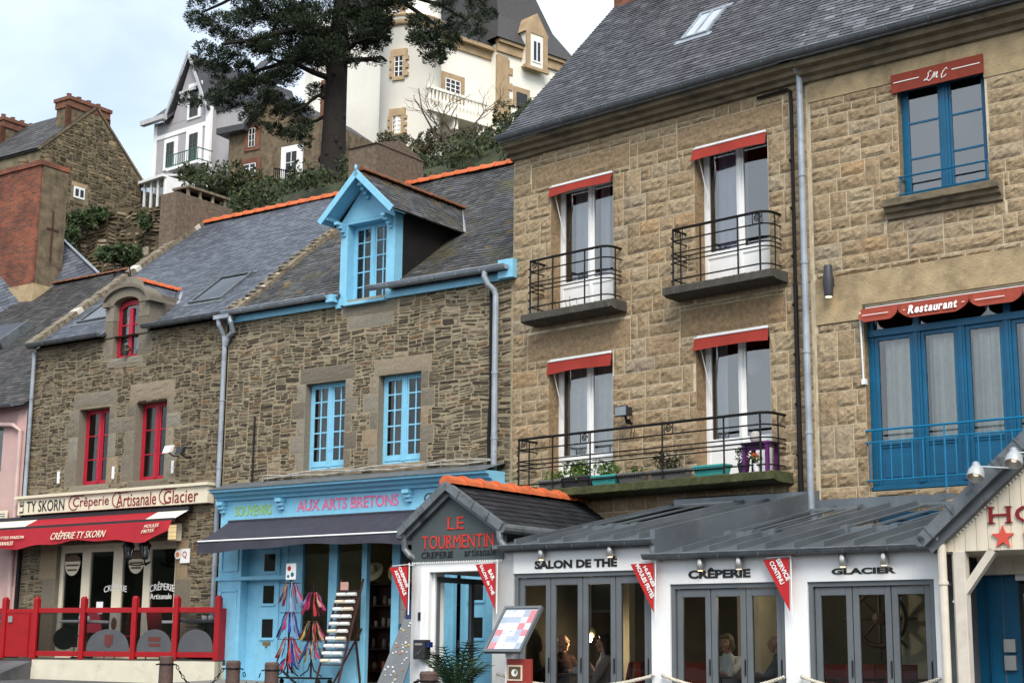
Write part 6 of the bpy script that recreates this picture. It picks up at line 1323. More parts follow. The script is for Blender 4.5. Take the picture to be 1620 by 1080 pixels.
for x, z in ((3.72, 3.57), (4.16, 3.70)):
    t = thing('gable_floodlight', FT, (x, yh, z), ('grey dish floodlight nearest the gutter on the hotel gable' if x < 4 else 'grey dish floodlight further right on the hotel gable'), 'floodlight', 'floodlights on the hotel gable')
    g = G(); g.tube([(0, 0, .02), (-.06, -.34, .09), (-.04, -.40, .06)], .015, 6); g.ball((-.06, -.36, .09), .05, 0, 8, 6); g.tube([(-.06, -.36, .08), (.3, -.2, .05)], .01, 5); g.build('arm', zinc_pale, t)
    g = G(); pts = [(0, -.02), (.05, 0.), (.075, .05), (.08, .13)]; g.lathe([(.02, -.02), (.055, 0), (.085, .06), (.09, .14), (.098, .14), (.098, .12), (.095, .06), (.06, -.01)], (0, 0, 0), 16); o = g.build('reflector', paint('lamp_grey_%d' % int(x*100), (.4, .42, .42), .4, .3), t, True); o.location = (-.04, -.38, .06); o.rotation_euler = (rad(150), 0, 0)
    g = G(); g.tube([(0, 0, .02), (0, 0, .10)], .03, 8); o2 = g.build('bulb', emit('porch_bulb_%d' % int(x*100), (1, .85, .65), .5), o)
# hotel entrance under the porch
g = G(); g.box(2.94, 3.12, .9, 1.0, FZ, 2.7, 0); g.box(3.12, 3.50, .86, .98, FZ, 2.75, 0); g.box(3.29, 3.30, .855, .86, FZ, 2.6, 1); g.box(3.12, 3.135, .84, .86, FZ, 2.7, 0); g.box(3.5, 6.9, .98, 1.05, FZ, 2.75, 0); g.box(2.93, 2.96, .0, .95, FZ, 2.75, 1)
g.build('entrance_panel', [deep_blue, grey_frame], HP)
g = G(); g.box(3.10, 6.5, .62, .80, 2.52, 2.735); 
for k in range(14): g.box(3.10+k*.22, 3.105+k*.22, .612, .62, 2.52, 2.735)
g.build('lintel_boards', MATS['pale_timber'], HP)
g = G(); g.box(3.5, 4.3, .84, .90, 1.0, 2.42, 0); g.box(3.54, 4.26, .83, .84, 1.04, 2.30, 1); g.box(3.56, 4.24, .825, .83, 2.285, 2.295, 2); g.box(3.565, 3.575, .825, .83, 1.05, 2.29, 2); g.tube([(3.66+.03*cos(a), .83, 2.345+.03*sin(a)) for a in [k*.5 for k in range(14)]], .005, 4, 2)
g.build('notice_case', [black, paint('notice_black', (.01, .01, .01), .3), white_txt], HP)
for z, h in ((1.69, .075), (1.49, .085)): g = G(); g.box(3.30, 3.44, .80, .86, z-h, z+h); g.box(3.315, 3.425, .795, .80, z-h+.02, z+h-.02); g.build('intercom', steel, HP)
g = G(); g.box(3.50, 3.8, .75, .86, 2.45, 2.52); g.build('strip_lamp', white, HP)
# ================================================================ guests and furniture inside the veranda
def fuse(g, name, mat, parent, vox=.010):
    o = g.build(name, mat, parent, True); m = o.modifiers.new('fuse', 'REMESH'); m.mode = 'VOXEL'; m.voxel_size = vox; m.use_smooth_shade = True
    s = o.modifiers.new('soft', 'SMOOTH'); s.iterations = 3; s.factor = .5; return o
def limb(g, pts, rs, n=10):
    g.tube(pts, rs, n)
    for p, r in zip(pts, rs): g.ball(p, r*.98, 0, n, 6)
def person(F, p, rz, label, top, hairc, hair, hands, lean=0., turn=0., skin_c=None, stripes=None, h=1.):
    """seated figure facing -y in its own frame; hands = (elbow, wrist, finger direction) per arm"""
    t = thing('person', F, p, label, 'person', None, rz)
    sk = skin
    g = G(); Z = .46; ch = Vector((0, -.03+lean, Z+.36)); nk = Vector((0, -.045+lean*1.5, Z+.56)); hd = Vector((0, -.075+lean*1.7, Z+.70))
    limb(g, [(0, .02, Z+.06), (0, .0+lean*.4, Z+.2), ch, nk-Vector((0, -.01, .05))], [.14, .125, .14, .075])
    limb(g, [nk-Vector((0, 0, .06)), nk+Vector((0, -.005, .06))], [.056, .052])
    R_ = Matrix.Rotation(turn, 3, 'Z')
    def H(x, y, z): return hd+R_ @ Vector((x, y, z))
    g.ball(H(0, .012, .02), (.074, .092, .098), 0, 16, 12)                # skull
    limb(g, [H(0, -.035, -.03), H(0, -.055, -.085)], [.058, .034])         # jaw, chin
    g.ball(H(0, -.05, -.025), (.055, .045, .06), 0, 12, 8)
    limb(g, [H(0, -.085, .012), H(0, -.108, -.022)], [.010, .016], 8)       # nose
    for s in (-1, 1): g.ball(H(s*.013, -.098, -.024), .011, 0, 8, 5); g.ball(H(s*.074, .012, -.005), (.012, .022, .032), 0, 8, 6); g.ball(H(s*.03, -.078, .028), (.022, .014, .010), 0, 8, 5); g.ball(H(s*.035, -.07, -.02), (.024, .022, .02), 0, 8, 5)
    g.ball(H(0, -.090, -.052), (.024, .012, .007), 0, 8, 5); g.ball(H(0, -.088, -.062), (.02, .012, .007), 0, 8, 5)
    for s in (-1, 1):                                                      # legs under the table
        limb(g, [(s*.09, .02, Z+.05), (s*.11, -.40, Z+.06), (s*.11, -.42, .08)], [.09, .065, .042]); limb(g, [(s*.11, -.42, .05), (s*.11, -.60, .035)], [.042, .032])
    sl = []
    for s, (el, wr, fd, curl) in zip((-1, 1), hands):
        sh = Vector((s*.175, -.02+lean, Z+.46)); el, wr, fd = Vector(el), Vector(wr), Vector(fd).normalized()
        limb(g, [sh, el, wr], [.056, .044, .030]); sl.append((sh, el, wr))
        up = (wr-el).normalized(); side = fd.cross(Vector((0, 0, 1)))
        if side.length < .3: side = fd.cross(Vector((1, 0, 0)))
        side.normalize(); nrm = fd.cross(side)
        palm = wr+fd*.075
        limb(g, [wr, palm], [.027, .034])
        for k in (-1.5, -.5, .5, 1.5):
            b = palm+side*k*.017; L1 = (.085, .095, .09, .07)[int(k+1.5)]; m1 = b+fd*L1*.5+nrm*curl*.012; e1 = m1+fd*L1*.4*(1-curl*.6)+nrm*curl*.035
            limb(g, [b, m1, e1], [.0105, .0095, .0078], 7)
        b = wr+fd*.03+side*.026; limb(g, [b, b+side*.028+fd*.03, b+side*.03+fd*.062+nrm*.01], [.012, .011, .009], 7)
    fuse(g, 'body', sk, t, .0075)
    g = G()
    for s in (-1, 1): g.ball(H(s*.030, -.089, .018), (.011, .006, .006), 0, 8, 5); g.ball(H(s*.030, -.0935, .018), (.0055, .004, .0055), 1, 8, 5); g.bar(H(s*.014, -.096, .036), H(s*.05, -.086, .038), .006, .005, 2)
    g.ball(H(0, -.1005, -.056), (.022, .004, .006), 3, 8, 4); g.build('face_detail', [white, black, hairc, paint('lips_%d' % int(abs(p[0])*100), (.35, .10, .09), .5)], t)
    g = G()                                                                # garment over the torso and arms
    limb(g, [(0, .02, Z+.04), (0, .0+lean*.4, Z+.2), ch, nk-Vector((0, 0, .045))], [.172, .155, .168, .085], 14)
    limb(g, [(-.15, -.02+lean, Z+.455), (.15, -.02+lean, Z+.455)], [.082, .082])
    for sh, el, wr in sl: limb(g, [sh, el, el.lerp(wr, .86)], [.078, .062, .046])
    fuse(g, 'top', top, t, .011)
    g = G()
    for s in (-1, 1): limb(g, [(s*.09, .04, Z+.05), (s*.11, -.40, Z+.06), (s*.11, -.42, .09)], [.105, .08, .06])
    fuse(g, 'trousers', paint('trousers_%d' % int(abs(p[0])*100), (.03, .03, .04), .9), t, .013)
    if hair:
        g = G()
        if hair == 'short': g.ball(H(0, .025, .04), (.083, .094, .092), 0, 16, 10); g.ball(H(0, .06, -.01), (.075, .06, .07), 0, 12, 8)
        elif hair == 'bob':
            g.ball(H(0, .028, .042), (.092, .098, .092), 0, 16, 10)
            for s in (-1, 1): limb(g, [H(s*.08, .0, .03), H(s*.088, .0, -.05), H(s*.078, .01, -.10)], [.03, .034, .022])
            limb(g, [H(0, .08, .02), H(0, .09, -.08)], [.06, .05]); limb(g, [H(-.05, -.062, .088), H(.05, -.058, .09)], [.024, .024])
        elif hair == 'long':
            g.ball(H(0, .03, .036), (.09, .098, .094), 0, 16, 10)
            for s in (-1, 1): limb(g, [H(s*.076, .02, .03), H(s*.082, .03, -.08), H(s*.06, .06, -.2)], [.03, .036, .03])
            limb(g, [H(0, .08, .0), H(0, .10, -.2)], [.07, .055]); limb(g, [H(-.04, -.052, .096), H(.04, -.05, .096)], [.02, .02])
        elif hair == 'fringe': g.ball(H(0, .062, -.005), (.074, .052, .06), 0, 12, 8)
        fuse(g, 'hair', hairc, t, .010)
    return t
dk = paint('dark_brown_hair', (.012, .009, .007), .6); gb_ = paint('ash_blonde_hair', (.20, .15, .09), .7, var=.4, scale=40, stretch=(4, 4, .5)); gy = paint('grey_hair', (.2, .19, .18), .7)
table_pts = {}
rest = ((-.25, -.20, .62), (-.10, -.40, .76), (.3, -1, 0), .6); rest2 = ((.25, -.2, .62), (.10, -.42, .76), (-.3, -1, 0), .6)
# man at the left facing right; woman facing him, hand raised; woman resting her chin; bald man in profile
person(FT, (-3.36, .98, FZ), rad(72), 'man with short grey hair in a dark maroon jumper seated at the tea-room window', paint('maroon_jumper', (.018, .004, .006), .95), gy, 'fringe', (rest, ((.26, -.25, .66), (.10, -.42, .82), (-.2, -.8, .3), .8)), -.02)
plaid = paint('grey_pink_plaid', (.34, .28, .28), .9, var=.45, scale=9, stretch=(1, 1, .25), dirt=((.6, .55, .5), 7, .6, (1, 1, .15)))
person(FT, (-2.50, 1.0, FZ), rad(-62), 'woman with dark hair in a grey plaid shirt raising her hand in the tea room', plaid, dk, 'long', (((-.27, -.20, .70), (-.10, -.36, .93), (.05, -.1, 1), .4), rest2), .0, rad(8))
person(FT, (-.52, .98, FZ), rad(12), 'woman with ash-blonde hair in a white top resting her chin on her hand', paint('white_top', (.66, .66, .62), .9, var=.08), gb_, 'bob', (((-.22, -.18, .66), (-.02, -.4, .77), (1, -.3, 0), .5), ((.14, -.36, .78), (.055, -.20, 1.02), (-.55, .25, .55), .9)), -.05, rad(-4))
person(FT, (.34, .95, FZ), rad(-80), 'bald man in a grey jumper seen in profile by the middle doors', paint('grey_jumper', (.12, .12, .13), .95), gy, 'fringe', (((-.26, -.24, .66), (-.14, -.5, .77), (.1, -1, 0), .5), ((.26, -.24, .66), (.12, -.5, .77), (-.1, -1, 0), .5)), -.04)
def dining_table(x, y, w, d, lb, rz=0):
    t = thing('dining_table', FT, (x, y, FZ), lb, 'table', None, rz); g = G(); g.box(-w/2, w/2, -d/2, d/2, .70, .735); g.build('tabletop', dark_wood, t, bevel=.005)
    for sx in (-1, 1):
        for sy in (-1, 1): g = G(); g.box(sx*(w/2-.06)-.025, sx*(w/2-.06)+.025, sy*(d/2-.06)-.025, sy*(d/2-.06)+.025, 0, .70); g.build('leg', dark_wood, t)
dining_table(-2.84, .78, .55, .7, 'dark table between the maroon man and the plaid woman'); dining_table(-.06, .62, .62, .7, 'dark table before the woman in white'); dining_table(1.35, .62, .75, .7, 'dark table behind the ice-cream doors'); dining_table(2.25, .8, .6, .7, 'dark table in the right corner of the veranda')
redp = paint('red_chair_leather', (.20, .012, .012), .5)
def dining_chair(x, y, rz, lb):
    t = thing('dining_chair', FT, (x, y, FZ), lb, 'chair', 'red chairs inside the veranda', rz)
    g = G(); g.box(-.21, .21, -.21, .21, .42, .47); g.build('seat', redp, t, bevel=.015); g = G(); g.prism([(-.21, .19, .50), (.21, .19, .50), (.20, .27, .90), (-.20, .27, .90)], (0, .045, .01)); g.build('backrest', redp, t, bevel=.012)
    for sx in (-.18, .18):
        for sy in (-.18, .18): g = G(); g.box(sx-.018, sx+.018, sy-.018, sy+.018, 0, .42); g.build('leg', dark_wood, t)
dining_chair(-3.40, 1.02, rad(72), 'red chair under the man in maroon'); dining_chair(-2.48, 1.02, rad(-62), 'red chair under the woman in plaid'); dining_chair(-.52, 1.02, rad(12), 'red chair under the woman in white'); dining_chair(.38, .95, rad(-80), 'red chair under the bald man')
dining_chair(1.15, 1.15, 0, 'left red chair behind the ice-cream doors'); dining_chair(1.75, 1.2, .2, 'middle red chair behind the ice-cream doors'); dining_chair(2.5, 1.15, -.1, 'right red chair behind the ice-cream doors')
def bottle(x, y, z, lb, m, h=.22):
    g = G(); g.lathe([(.032, 0), (.034, .01), (.034, h*.6), (.013, h*.8), (.012, h), (.015, h)], (0, 0, 0), 12); single(g, 'bottle', m, FT, (x, y, z), lb, 'bottle', None, 0, True)
bottle(2.0, .70, FZ+.735, 'steel flask on the right corner table', steel, .16); bottle(1.5, .6, FZ+.735, 'steel flask on the table behind the ice-cream doors', steel, .15); bottle(-.55+.3, .5, FZ+.735, 'small glass bottle on the table of the woman in white', white, .17)
g = G(); g.lathe([(.03, 0), (.045, .09), (.045, .09), (.04, .01)], (0, 0, 0), 12); single(g, 'cup', paint('mint_cup', (.5, .62, .56), .4), FT, (-2.80, .62, FZ+.736), 'pale mint cup on the table before the man in maroon', 'cup', None, 0, True)
def glow(t, p, e):
    l = bpy.data.lights.new('glow', 'POINT'); l.energy = e; l.color = (1, .9, .76); l.shadow_soft_size = .05; o = bpy.data.objects.new('glow', l); C.objects.link(o); o.parent = t; o.location = p
t = thing('pendant_lamp', FT, (-2.97, 1.22, 1.80), 'cream globe lamp with a lit bulb hanging behind the man in maroon', 'lamp')
g = G(); g.ball((0, 0, .06), (.075, .075, .08), 0, 14, 10); g.build('shade', paint('cream_shade', (.6, .5, .28), .5), t, True); g = G(); g.ball((.03, -.06, -.03), (.03, .03, .042), 0, 10, 8); g.build('bulb', lamp_bulb, t); glow(t, (.02, -.12, -.08), 2.2); g = G(); g.tube([(0, 0, .13), (0, 0, 1.3)], .012, 6); g.build('rod', zinc_pale, t)
t = thing('ceiling_lamp', FT, (.30, 1.3, 2.30), 'tiny warm lamp glowing high behind the middle doors', 'lamp'); g = G(); g.ball((0, 0, 0), .022, 0, 8, 6); g.build('bulb', lamp_bulb, t); glow(t, (0, 0, -.06), 6); g = G(); g.tube([(0, 0, .02), (0, 0, .8)], .006, 5); g.build('cord', black, t)
# ship's wheel on the back wall
t = thing('ship_wheel', FT, (1.20, 1.95, 2.05), "dark wooden ship's wheel hanging behind the ice-cream doors", 'ship wheel')
g = G(); g.tube([(.36*cos(2*pi*k/32), 0, .36*sin(2*pi*k/32)) for k in range(33)], .035, 8); g.build('rim', dark_wood, t, True); g = G(); g.lathe([(.02, -.05), (.085, -.04), (.085, .04), (.02, .05)], (0, 0, 0), 16); o = g.build('hub', dark_wood, t); o.rotation_euler = (pi/2, 0, 0)
for k in range(8):
    a = pi*k/4; g = G(); g.tube([(r*cos(a), 0, r*sin(a)) for r in (.06, .2, .33, .4, .44, .5, .54)], [.016, .024, .018, .018, .024, .02, .008], 8); g.build('spoke', dark_wood, t)
# ================================================================ bollards and chains
bl = [(-5.20, 24.5, .70, 1.47), (-4.27, 25.0, .73, 1.41), (-3.67, 25.0, .73, 1.39), (-1.02, 20.5, .42, 1.315), (.20, 20.0, .40, 1.19)]
bm = None
names = ['tall brown granite bollard with a flat top nearest the cream plinth', 'brown granite bollard left of two before the sky-blue door', 'brown granite bollard right of two before the sky-blue door', 'brown granite bollard before the white porch', 'brown granite bollard under the menu display']
for i, (x, y, z0, z1) in enumerate(bl):
    t = thing('bollard', None, (x, y, z0), names[i], 'bollard', 'granite bollards along the kerb'); h = z1-z0; g = G()
    if i == 0: g.lathe([(.115, 0), (.105, h-.015), (.095, h)], (0, 0, 0), 20)
    else: g.lathe([(.12, 0), (.108, h-.20), (.112, h-.14), (.10, h-.135), (.10, h-.115), (.112, h-.11), (.115, h-.03), (.10, h), (.0, h+.006)], (0, 0, 0), 20)
    g.build('shaft', granite_red, t, False, .004)
    g = G(); g.tube([(.115*cos(a), .115*sin(a), h-.12) for a in [k*.52 for k in range(13)]], .012, 5); g.tube([(.11, 0, h-.12), (.16, 0, h-.13)], .012, 5); g.tube([(-.11, 0, h-.12), (-.16, 0, h-.13)], .012, 5); g.build('ring', iron, t)
def chain(a, b, sag, lb):
    g = G(); a, b = Vector(a), Vector(b); L_ = (b-a).length; n = int(L_*1.12/.052)
    P_ = [a.lerp(b, i/n)-Vector((0, 0, 4*sag*(i/n)*(1-i/n))) for i in range(n+1)]
    for i in range(n):
        p, q = P_[i], P_[i+1]; d = (q-p).normalized(); s = d.cross(Vector((0, 0, 1))).normalized() if i % 2 else d.cross(d.cross(Vector((0, 0, 1)))).normalized(); c = (p+q)/2
        g.tube([c+d*.036*cos(k*pi/4)+s*.02*sin(k*pi/4) for k in range(9)], .0075, 5, 0, False)
    tag(g.build('chain', iron), lb, 'chain', 'chains between the bollards')
chain((-5.05, 24.5, 1.34), (-4.42, 25.0, 1.30), .34, 'black chain sagging before the cream plinth'); chain((-4.12, 25, 1.29), (-3.83, 25, 1.28), .32, 'black chain sagging before the sky-blue door'); chain((-3.5, 24.9, 1.27), (-1.15, 20.6, 1.2), .4, 'long black chain hanging low before the souvenir racks')
# ================================================================ ground
def gz(y):
    ks = [(-2000, 0), (13, 0), (20, .42), (25, .72), (28, .86), (31, .96), (34, 1.06), (40, 1.22), (60, 1.5), (3000, 2)]
    for (a, b), (c, d) in zip(ks, ks[1:]):
        if a <= y <= c: return b+(d-b)*(y-a)/(c-a)
g = G(); ys = [-1500, -300, -60, -10, 5, 13]+[14+i for i in range(30)]+[46, 50, 60, 100, 400, 2500]; xs = [-2000, -300, -60, -30]+[-24+2*i for i in range(20)]+[20, 40, 300, 2000]
vs = [(x, y, gz(y)) for y in ys for x in xs]; w = len(xs); g.add(vs, [(j*w+i, j*w+i+1, (j+1)*w+i+1, (j+1)*w+i) for j in range(len(ys)-1) for i in range(w-1)]); structure(g.build('ground', asphalt))
def strip(name, F, pts, lift, mat):
    g = G(); g.add([(p.x, p.y, gz(p.y)+lift) for p in pts]+[(p.x, p.y, gz(p.y)-.2) for p in pts], [tuple(range(len(pts)))]+[(i+len(pts), (i+1) % len(pts)+len(pts), (i+1) % len(pts), i) for i in range(len(pts))]); structure(g.build(name, mat))
strip('pavement', None, [FB.w(-6.2, -1.9, 0), FB.w(.5, -1.9, 0), FT.w(7, -1.7, 0), FT.w(7, 2, 0), FB.w(.5, 1.0, 0), FB.w(-6.6, 1.0, 0)], .10, paving)
# the wooded shore out of view, added and raised so the glass reflects dark
g = G(); n = 60; vs = []
for k in range(n+1):
    a = rad(-30)-rad(240)*k/n; r = 240+20*sin(k*1.3); h = 23+2.5*sin(k*.9)+2*sin(k*2.3+1)
    for (rr, hh) in ((r, -2), (r+15, h*.7), (r+45, h), (r+200, h*1.2)): vs.append((rr*cos(a), rr*sin(a), hh))
g.add(vs, [(k*4+j, k*4+j+1, (k+1)*4+j+1, (k+1)*4+j) for k in range(n) for j in range(3)]); structure(g.build('far_hills', far_green))
# ================================================================ the hill behind the street
def hz(x, y):
    t = FB.y.dot(Vector((x, y, 0))-FB.o)              # metres behind the facades
    ks = [(8.5, -1), (10.4, 7.), (11.3, 13.0), (12.0, 13.7), (12.6, 15.6), (22, 18.8), (33, 22), (44, 25.8), (60, 28.5), (90, 32), (160, 34)]
    if t <= ks[0][0]: return -1
    for (a, b), (c, d) in zip(ks, ks[1:]):
        if a <= t <= c: return b+(d-b)*(t-a)/(c-a)+.25*sin(x*.7)+.2*sin(y*.9+x*.3)
    return 34
g = G(); nu, nv = 60, 46; vs = []
for j in range(nv+1):
    tt = 8.5+(j/nv)**1.6*130
    for i in range(nu+1):
        p = FB.w(-75+115*i/nu, tt, 0); vs.append((p.x, p.y, hz(p.x, p.y)))
g.add(vs, [(j*(nu+1)+i, j*(nu+1)+i+1, (j+1)*(nu+1)+i+1, (j+1)*(nu+1)+i) for j in range(nv) for i in range(nu)]); structure(g.build('hillside', earth, None, True))
def bush(name, c, r, n, size, mat, lb, cat='shrub', lumps=9, grp=None, stems=True):
    t = thing(name, None, (c[0], c[1], c[2]-r[2]), lb, cat, grp); g = G()
    for k in range(lumps):
        a = k*2.4; q = math.sqrt((k+.5)/lumps); leaves(g, (r[0]*q*cos(a)*.75, r[1]*q*sin(a)*.75, r[2]*(1+random.uniform(-.45, .5)*(1.1-q*.5))), (r[0]*.42, r[1]*.42, r[2]*.48), n//lumps, size)
    g.build('foliage', mat, t)
    if name != 'ivy' and r[2] > .6:
        g = G()
        for k in range(5): a = k*1.3; g.tube([(0, 0, -.4), (r[0]*.2*cos(a), r[1]*.2*sin(a), r[2]*.5), (r[0]*.5*cos(a), r[1]*.5*sin(a), r[2]*1.2)], [.05, .035, .012], 5)
        g.build('stem', bark_grey, t)
    return t
# retaining wall of loose stone on the slope, with ivy
def rwall(name, a, b, z0a, z1a, z0b, z1b, lb, mat_s, seed=0, th=.5, blocks=True):
    A, Bp = Vector(a), Vector(b); d = Bp-A; L_ = d.length; F = Fr(A.x, A.y, math.degrees(math.atan2(d.x, -d.y))); t = thing(name, F, (0, 0, 0), lb, 'wall'); g = G()
    n = max(4, int(L_/.8)); top = [z1a+(z1b-z1a)*i/n+jit(.12) for i in range(n+1)]
    for i in range(n):
        x0, x1 = L_*i/n, L_*(i+1)/n; za, zb_ = z0a+(z0b-z0a)*i/n, z0a+(z0b-z0a)*(i+1)/n
        g.add([(x0, 0, za), (x1, 0, zb_), (x1, 0, top[i+1]), (x0, 0, top[i]), (x0, th, za), (x1, th, zb_), (x1, th, top[i+1]), (x0, th, top[i])], [(0, 1, 2, 3), (5, 4, 7, 6), (3, 2, 6, 7)], 0, .3)
    if blocks:
        def keep(x, z): k = min(1, max(0, x/L_)); return z0a+(z0b-z0a)*k < z < z1a+(z1b-z1a)*k-.05
        rubble(g, 0, L_, min(z0a, z0b), max(z1a, z1b), [], 1, .20, .15, .55, .035, .07, .12, keep)
    g.build('stonework', [MATS['wall_earth'] if 'wall_earth' in MATS else paint('wall_earth', (.085, .065, .035), .95, var=.5, scale=2, bmp=.6), mat_s], t); return t
cliff_stone = tinted('cliff_stone', [(0, (.06, .048, .03)), (.5, (.13, .10, .06)), (.8, (.21, .165, .10)), (1, (.36, .31, .22))], .95, 3, .5, .6, 6, .08, [((.05, .06, .02), .9, .55, .15)])
a, b = P(60, 400, 51.5), P(275, 360, 50.0)
rwall('retaining_wall', (a.x, a.y, 0), (b.x, b.y, 0), 11.0, P(60, 336, 51.5).z, 11.6, P(262, 322, 50.).z, 'rough stone retaining wall on the slope above the roofs', cliff_stone)
for (px, py, D, r, n, lb) in ((140, 346, 50.6, (.85, .4, .46), 1000, 'dark ivy clump hanging over the left of the stone retaining wall'), (230, 348, 49.8, (.30, .3, .50), 450, 'narrow ivy clump at the right of the stone retaining wall'), (190, 404, 49, (.88, .6, .62), 1300, 'round green bush at the foot of the stone retaining wall'), (112, 375, 50.4, (.4, .4, .5), 400, 'low scrub beside the brick chimney on the retaining wall')):
    p = P(px, py, D); bush('ivy' if 'ivy' in lb else 'shrub', p, r, n, .085, ivy_leaf, lb, 'ivy' if 'ivy' in lb else 'shrub', 8)
a, b = P(362, 305, 58), P(535, 290, 60)
rwall('garden_wall', (a.x, a.y, 0), (b.x, b.y, 0), 15, a.z-.35, 16, b.z-.35, 'low mossy garden wall above the orange ridge tiles', cliff_stone, 0, .4)
p = P(352, 290, 58.5); bush('shrub', p, (1.75, 1.2, 1.0), 2600, .09, bush_leaf, 'large dark green bush behind the chimney with a concrete cap', 'shrub', 14)
p = P(300, 275, 61); bush('shrub', p, (.5, .5, .45), 400, .09, bush_leaf, 'small dark bush below the grey house balcony', 'shrub', 6)
# slate roof with a zinc edge peeping behind the brick chimney
_q = P(130, 420, 43); F_ = Fr(_q.x, _q.y, 54.7)
t = thing('slate_outhouse', F_, (0, 0, 0), 'slate-roofed outbuilding with a zinc verge behind the brick chimney', 'outbuilding')
def out(px, py, D): q = P(px, py, D)-F_.o; return Vector((q.dot(F_.x), q.dot(F_.y), q.z))
A_, B_, C_, D_ = out(86, 366, 43.5), out(161, 437, 42.4), out(70, 470, 42.2), out(40, 330, 43.8)
g = G(); ux = (B_-C_).normalized(); nn = (A_-C_).cross(ux); vy = ux.cross(nn).normalized()
if vy.z < 0: vy = -vy
nn = ux.cross(vy)
def fo(u, v, h): return C_+ux*u+vy*v+nn*h
uA, vA = (A_-C_).dot(ux), (A_-C_).dot(vy); Lb = (B_-C_).length
slates(g, fo, [(-1.5, 0), (Lb, 0), (uA, vA), (-1.5, vA)], 0, .13, .22, .012); g.prism([fo(-1.5, 0, -.01), fo(Lb, 0, -.01), fo(uA, vA, -.01), fo(-1.5, vA, -.01)], (0, 0, -.1), 0, .3); g.build('roof', slate_blue, t)
g = G(); g.bar(fo(Lb, 0, .03), fo(uA, vA, .03), .12, .03); g.build('verge', zinc_pale, t)
g = G(); g.prism([fo(-1.5, 0, -.3), fo(Lb, 0, -.3), fo(uA, vA, -.3), fo(-1.5, vA, -.3)], (0, 0, -4)); g.build('wall', hill_stone, t)
# ---- stone gable house far left
def house_frame(px, py, D, yaw): q = P(px, py, D); return Fr(q.x, q.y, yaw)
F1 = house_frame(145, 300, 68, 145.0)
t = thing('gable_house', F1, (0, 0, 0), 'brown stone gable house with two brick-capped chimneys on the hill at the left', 'house')
def i1(px, py, F=F1, y=0.):
    d = ray(px, py); k = (y-(EYE-F.o).dot(F.y))/d.dot(F.y); q = EYE+d*k-F.o; return (q.dot(F.x), q.z)
axx, az_ = i1(152, 172); rx_, rz_ = i1(224, 287); lx_ = 2*axx-rx_; zb1 = rz_-6.5
hg = tinted('gable_rubble', [(0, (.06, .048, .03)), (.4, (.115, .09, .055)), (.8, (.165, .13, .08)), (1, (.27, .2, .11))], .95, 5, .5, .5, 10, .04)
g = G(); g.add([(lx_, 0, zb1), (rx_, 0, zb1), (rx_, 0, rz_), (axx, 0, az_), (lx_, 0, rz_), (lx_, 5.6, zb1), (rx_, 5.6, zb1), (rx_, 5.6, rz_), (axx, 5.6, az_), (lx_, 5.6, rz_)], [(0, 1, 2, 3, 4), (6, 5, 9, 8, 7), (1, 6, 7, 2), (5, 0, 4, 9)], 0, .4)
sl1 = (az_-rz_)/(axx-lx_)
wx0, wz1 = i1(117, 294); wx1, wz0 = i1(133, 317)
rubble(g, lx_, rx_, zb1, az_, [(wx0-.15, wx1+.15, wz0-.15, wz1+.2)], 1, .2, .15, .5, .02, .03, .04, lambda x, z: z < az_-abs(x-axx)*sl1-.08 and z > rz_-3.2)
g.build('wall', [paint('gable_mortar', (.16, .13, .08), .95, var=.4, scale=2), hg], t)
g = G(); 
for sg in (1, -1):
    fn = lambda u, v, h: (axx+sg*(rx_-axx+.1)*(1-v)+sg*h*.7, u, rz_-.08+(az_-rz_+.1)*v+h*.7)
    g.prism([fn(-.06, 0, 0), fn(5.7, 0, 0), fn(5.7, 1, 0), fn(-.06, 1, 0)], (0, 0, .1), 0, .4); 
    slates(g, lambda u, v, h: fn(u, v/((az_-rz_)*1.4), h+.1), [(-.05, 0), (5.7, 0), (5.7, (az_-rz_)*1.4), (-.05, (az_-rz_)*1.4)], 0, .3, .3, .012)
    g.bar(fn(-.02, 0, .04), fn(-.02, 1, .04), .10, .10, 1)
rf = g.build('roof', [slate_k, hill_stone], t)
def stack(xc, y0, y1, zb_, zt_, hw, pots, lb):
    g = G(); g.box(xc-hw, xc+hw, y0, y1, zb_, zt_, 0); g.box(xc-hw-.06, xc+hw+.06, y0-.06, y1+.06, zt_-.45, zt_, 1); g.box(xc-hw-.12, xc+hw+.12, y0-.12, y1+.12, zt_-.14, zt_+.02, 1)
    for k in range(2):
        for s in (-1, 1): g.box(xc+s*hw-.12, xc+s*hw+.12, y0-.02, y0+.1, zb_, zt_-.4, 1)
    o = g.build('chimney', [hill_stone, brick_red], t); o['label'] = lb; g = G()
    for k in range(pots): g = G(); g.lathe([(.13, 0), (.10, .25), (.12, .30)], (xc-hw+2*hw*(k+.5)/pots, (y0+y1)/2, zt_), 10); g.build('chimney_pot', rust_tile, o)
cw = i1(171, 215)[0]-i1(108, 215)[0]; cx_ = (i1(171, 215)[0]+i1(108, 215)[0])/2
stack(cx_, .05, .9, az_-1.8, i1(140, 163)[1], cw/2, 4, 'chimney stack on the near gable')
stack(cx_, 4.7, 5.55, az_-1.8, i1(140, 163)[1]-.05, cw/2*.95, 4, 'chimney stack on the far gable')
g = G(); g.box(wx0, wx1, -.03, .05, wz0, wz1); g.box(wx0-.12, wx1+.12, -.02, .02, wz1, wz1+.2, 1); wn = g.build('window', [white, ochre], t); g = G(); xm = (wx0+wx1)/2; g.box(wx0+.08, xm-.05, -.045, -.032, wz0+.1, wz1-.1); g.box(xm+.05, wx1-.08, -.045, -.032, wz0+.1, wz1-.1); g.build('pane', MATS['dark_pane'], wn)
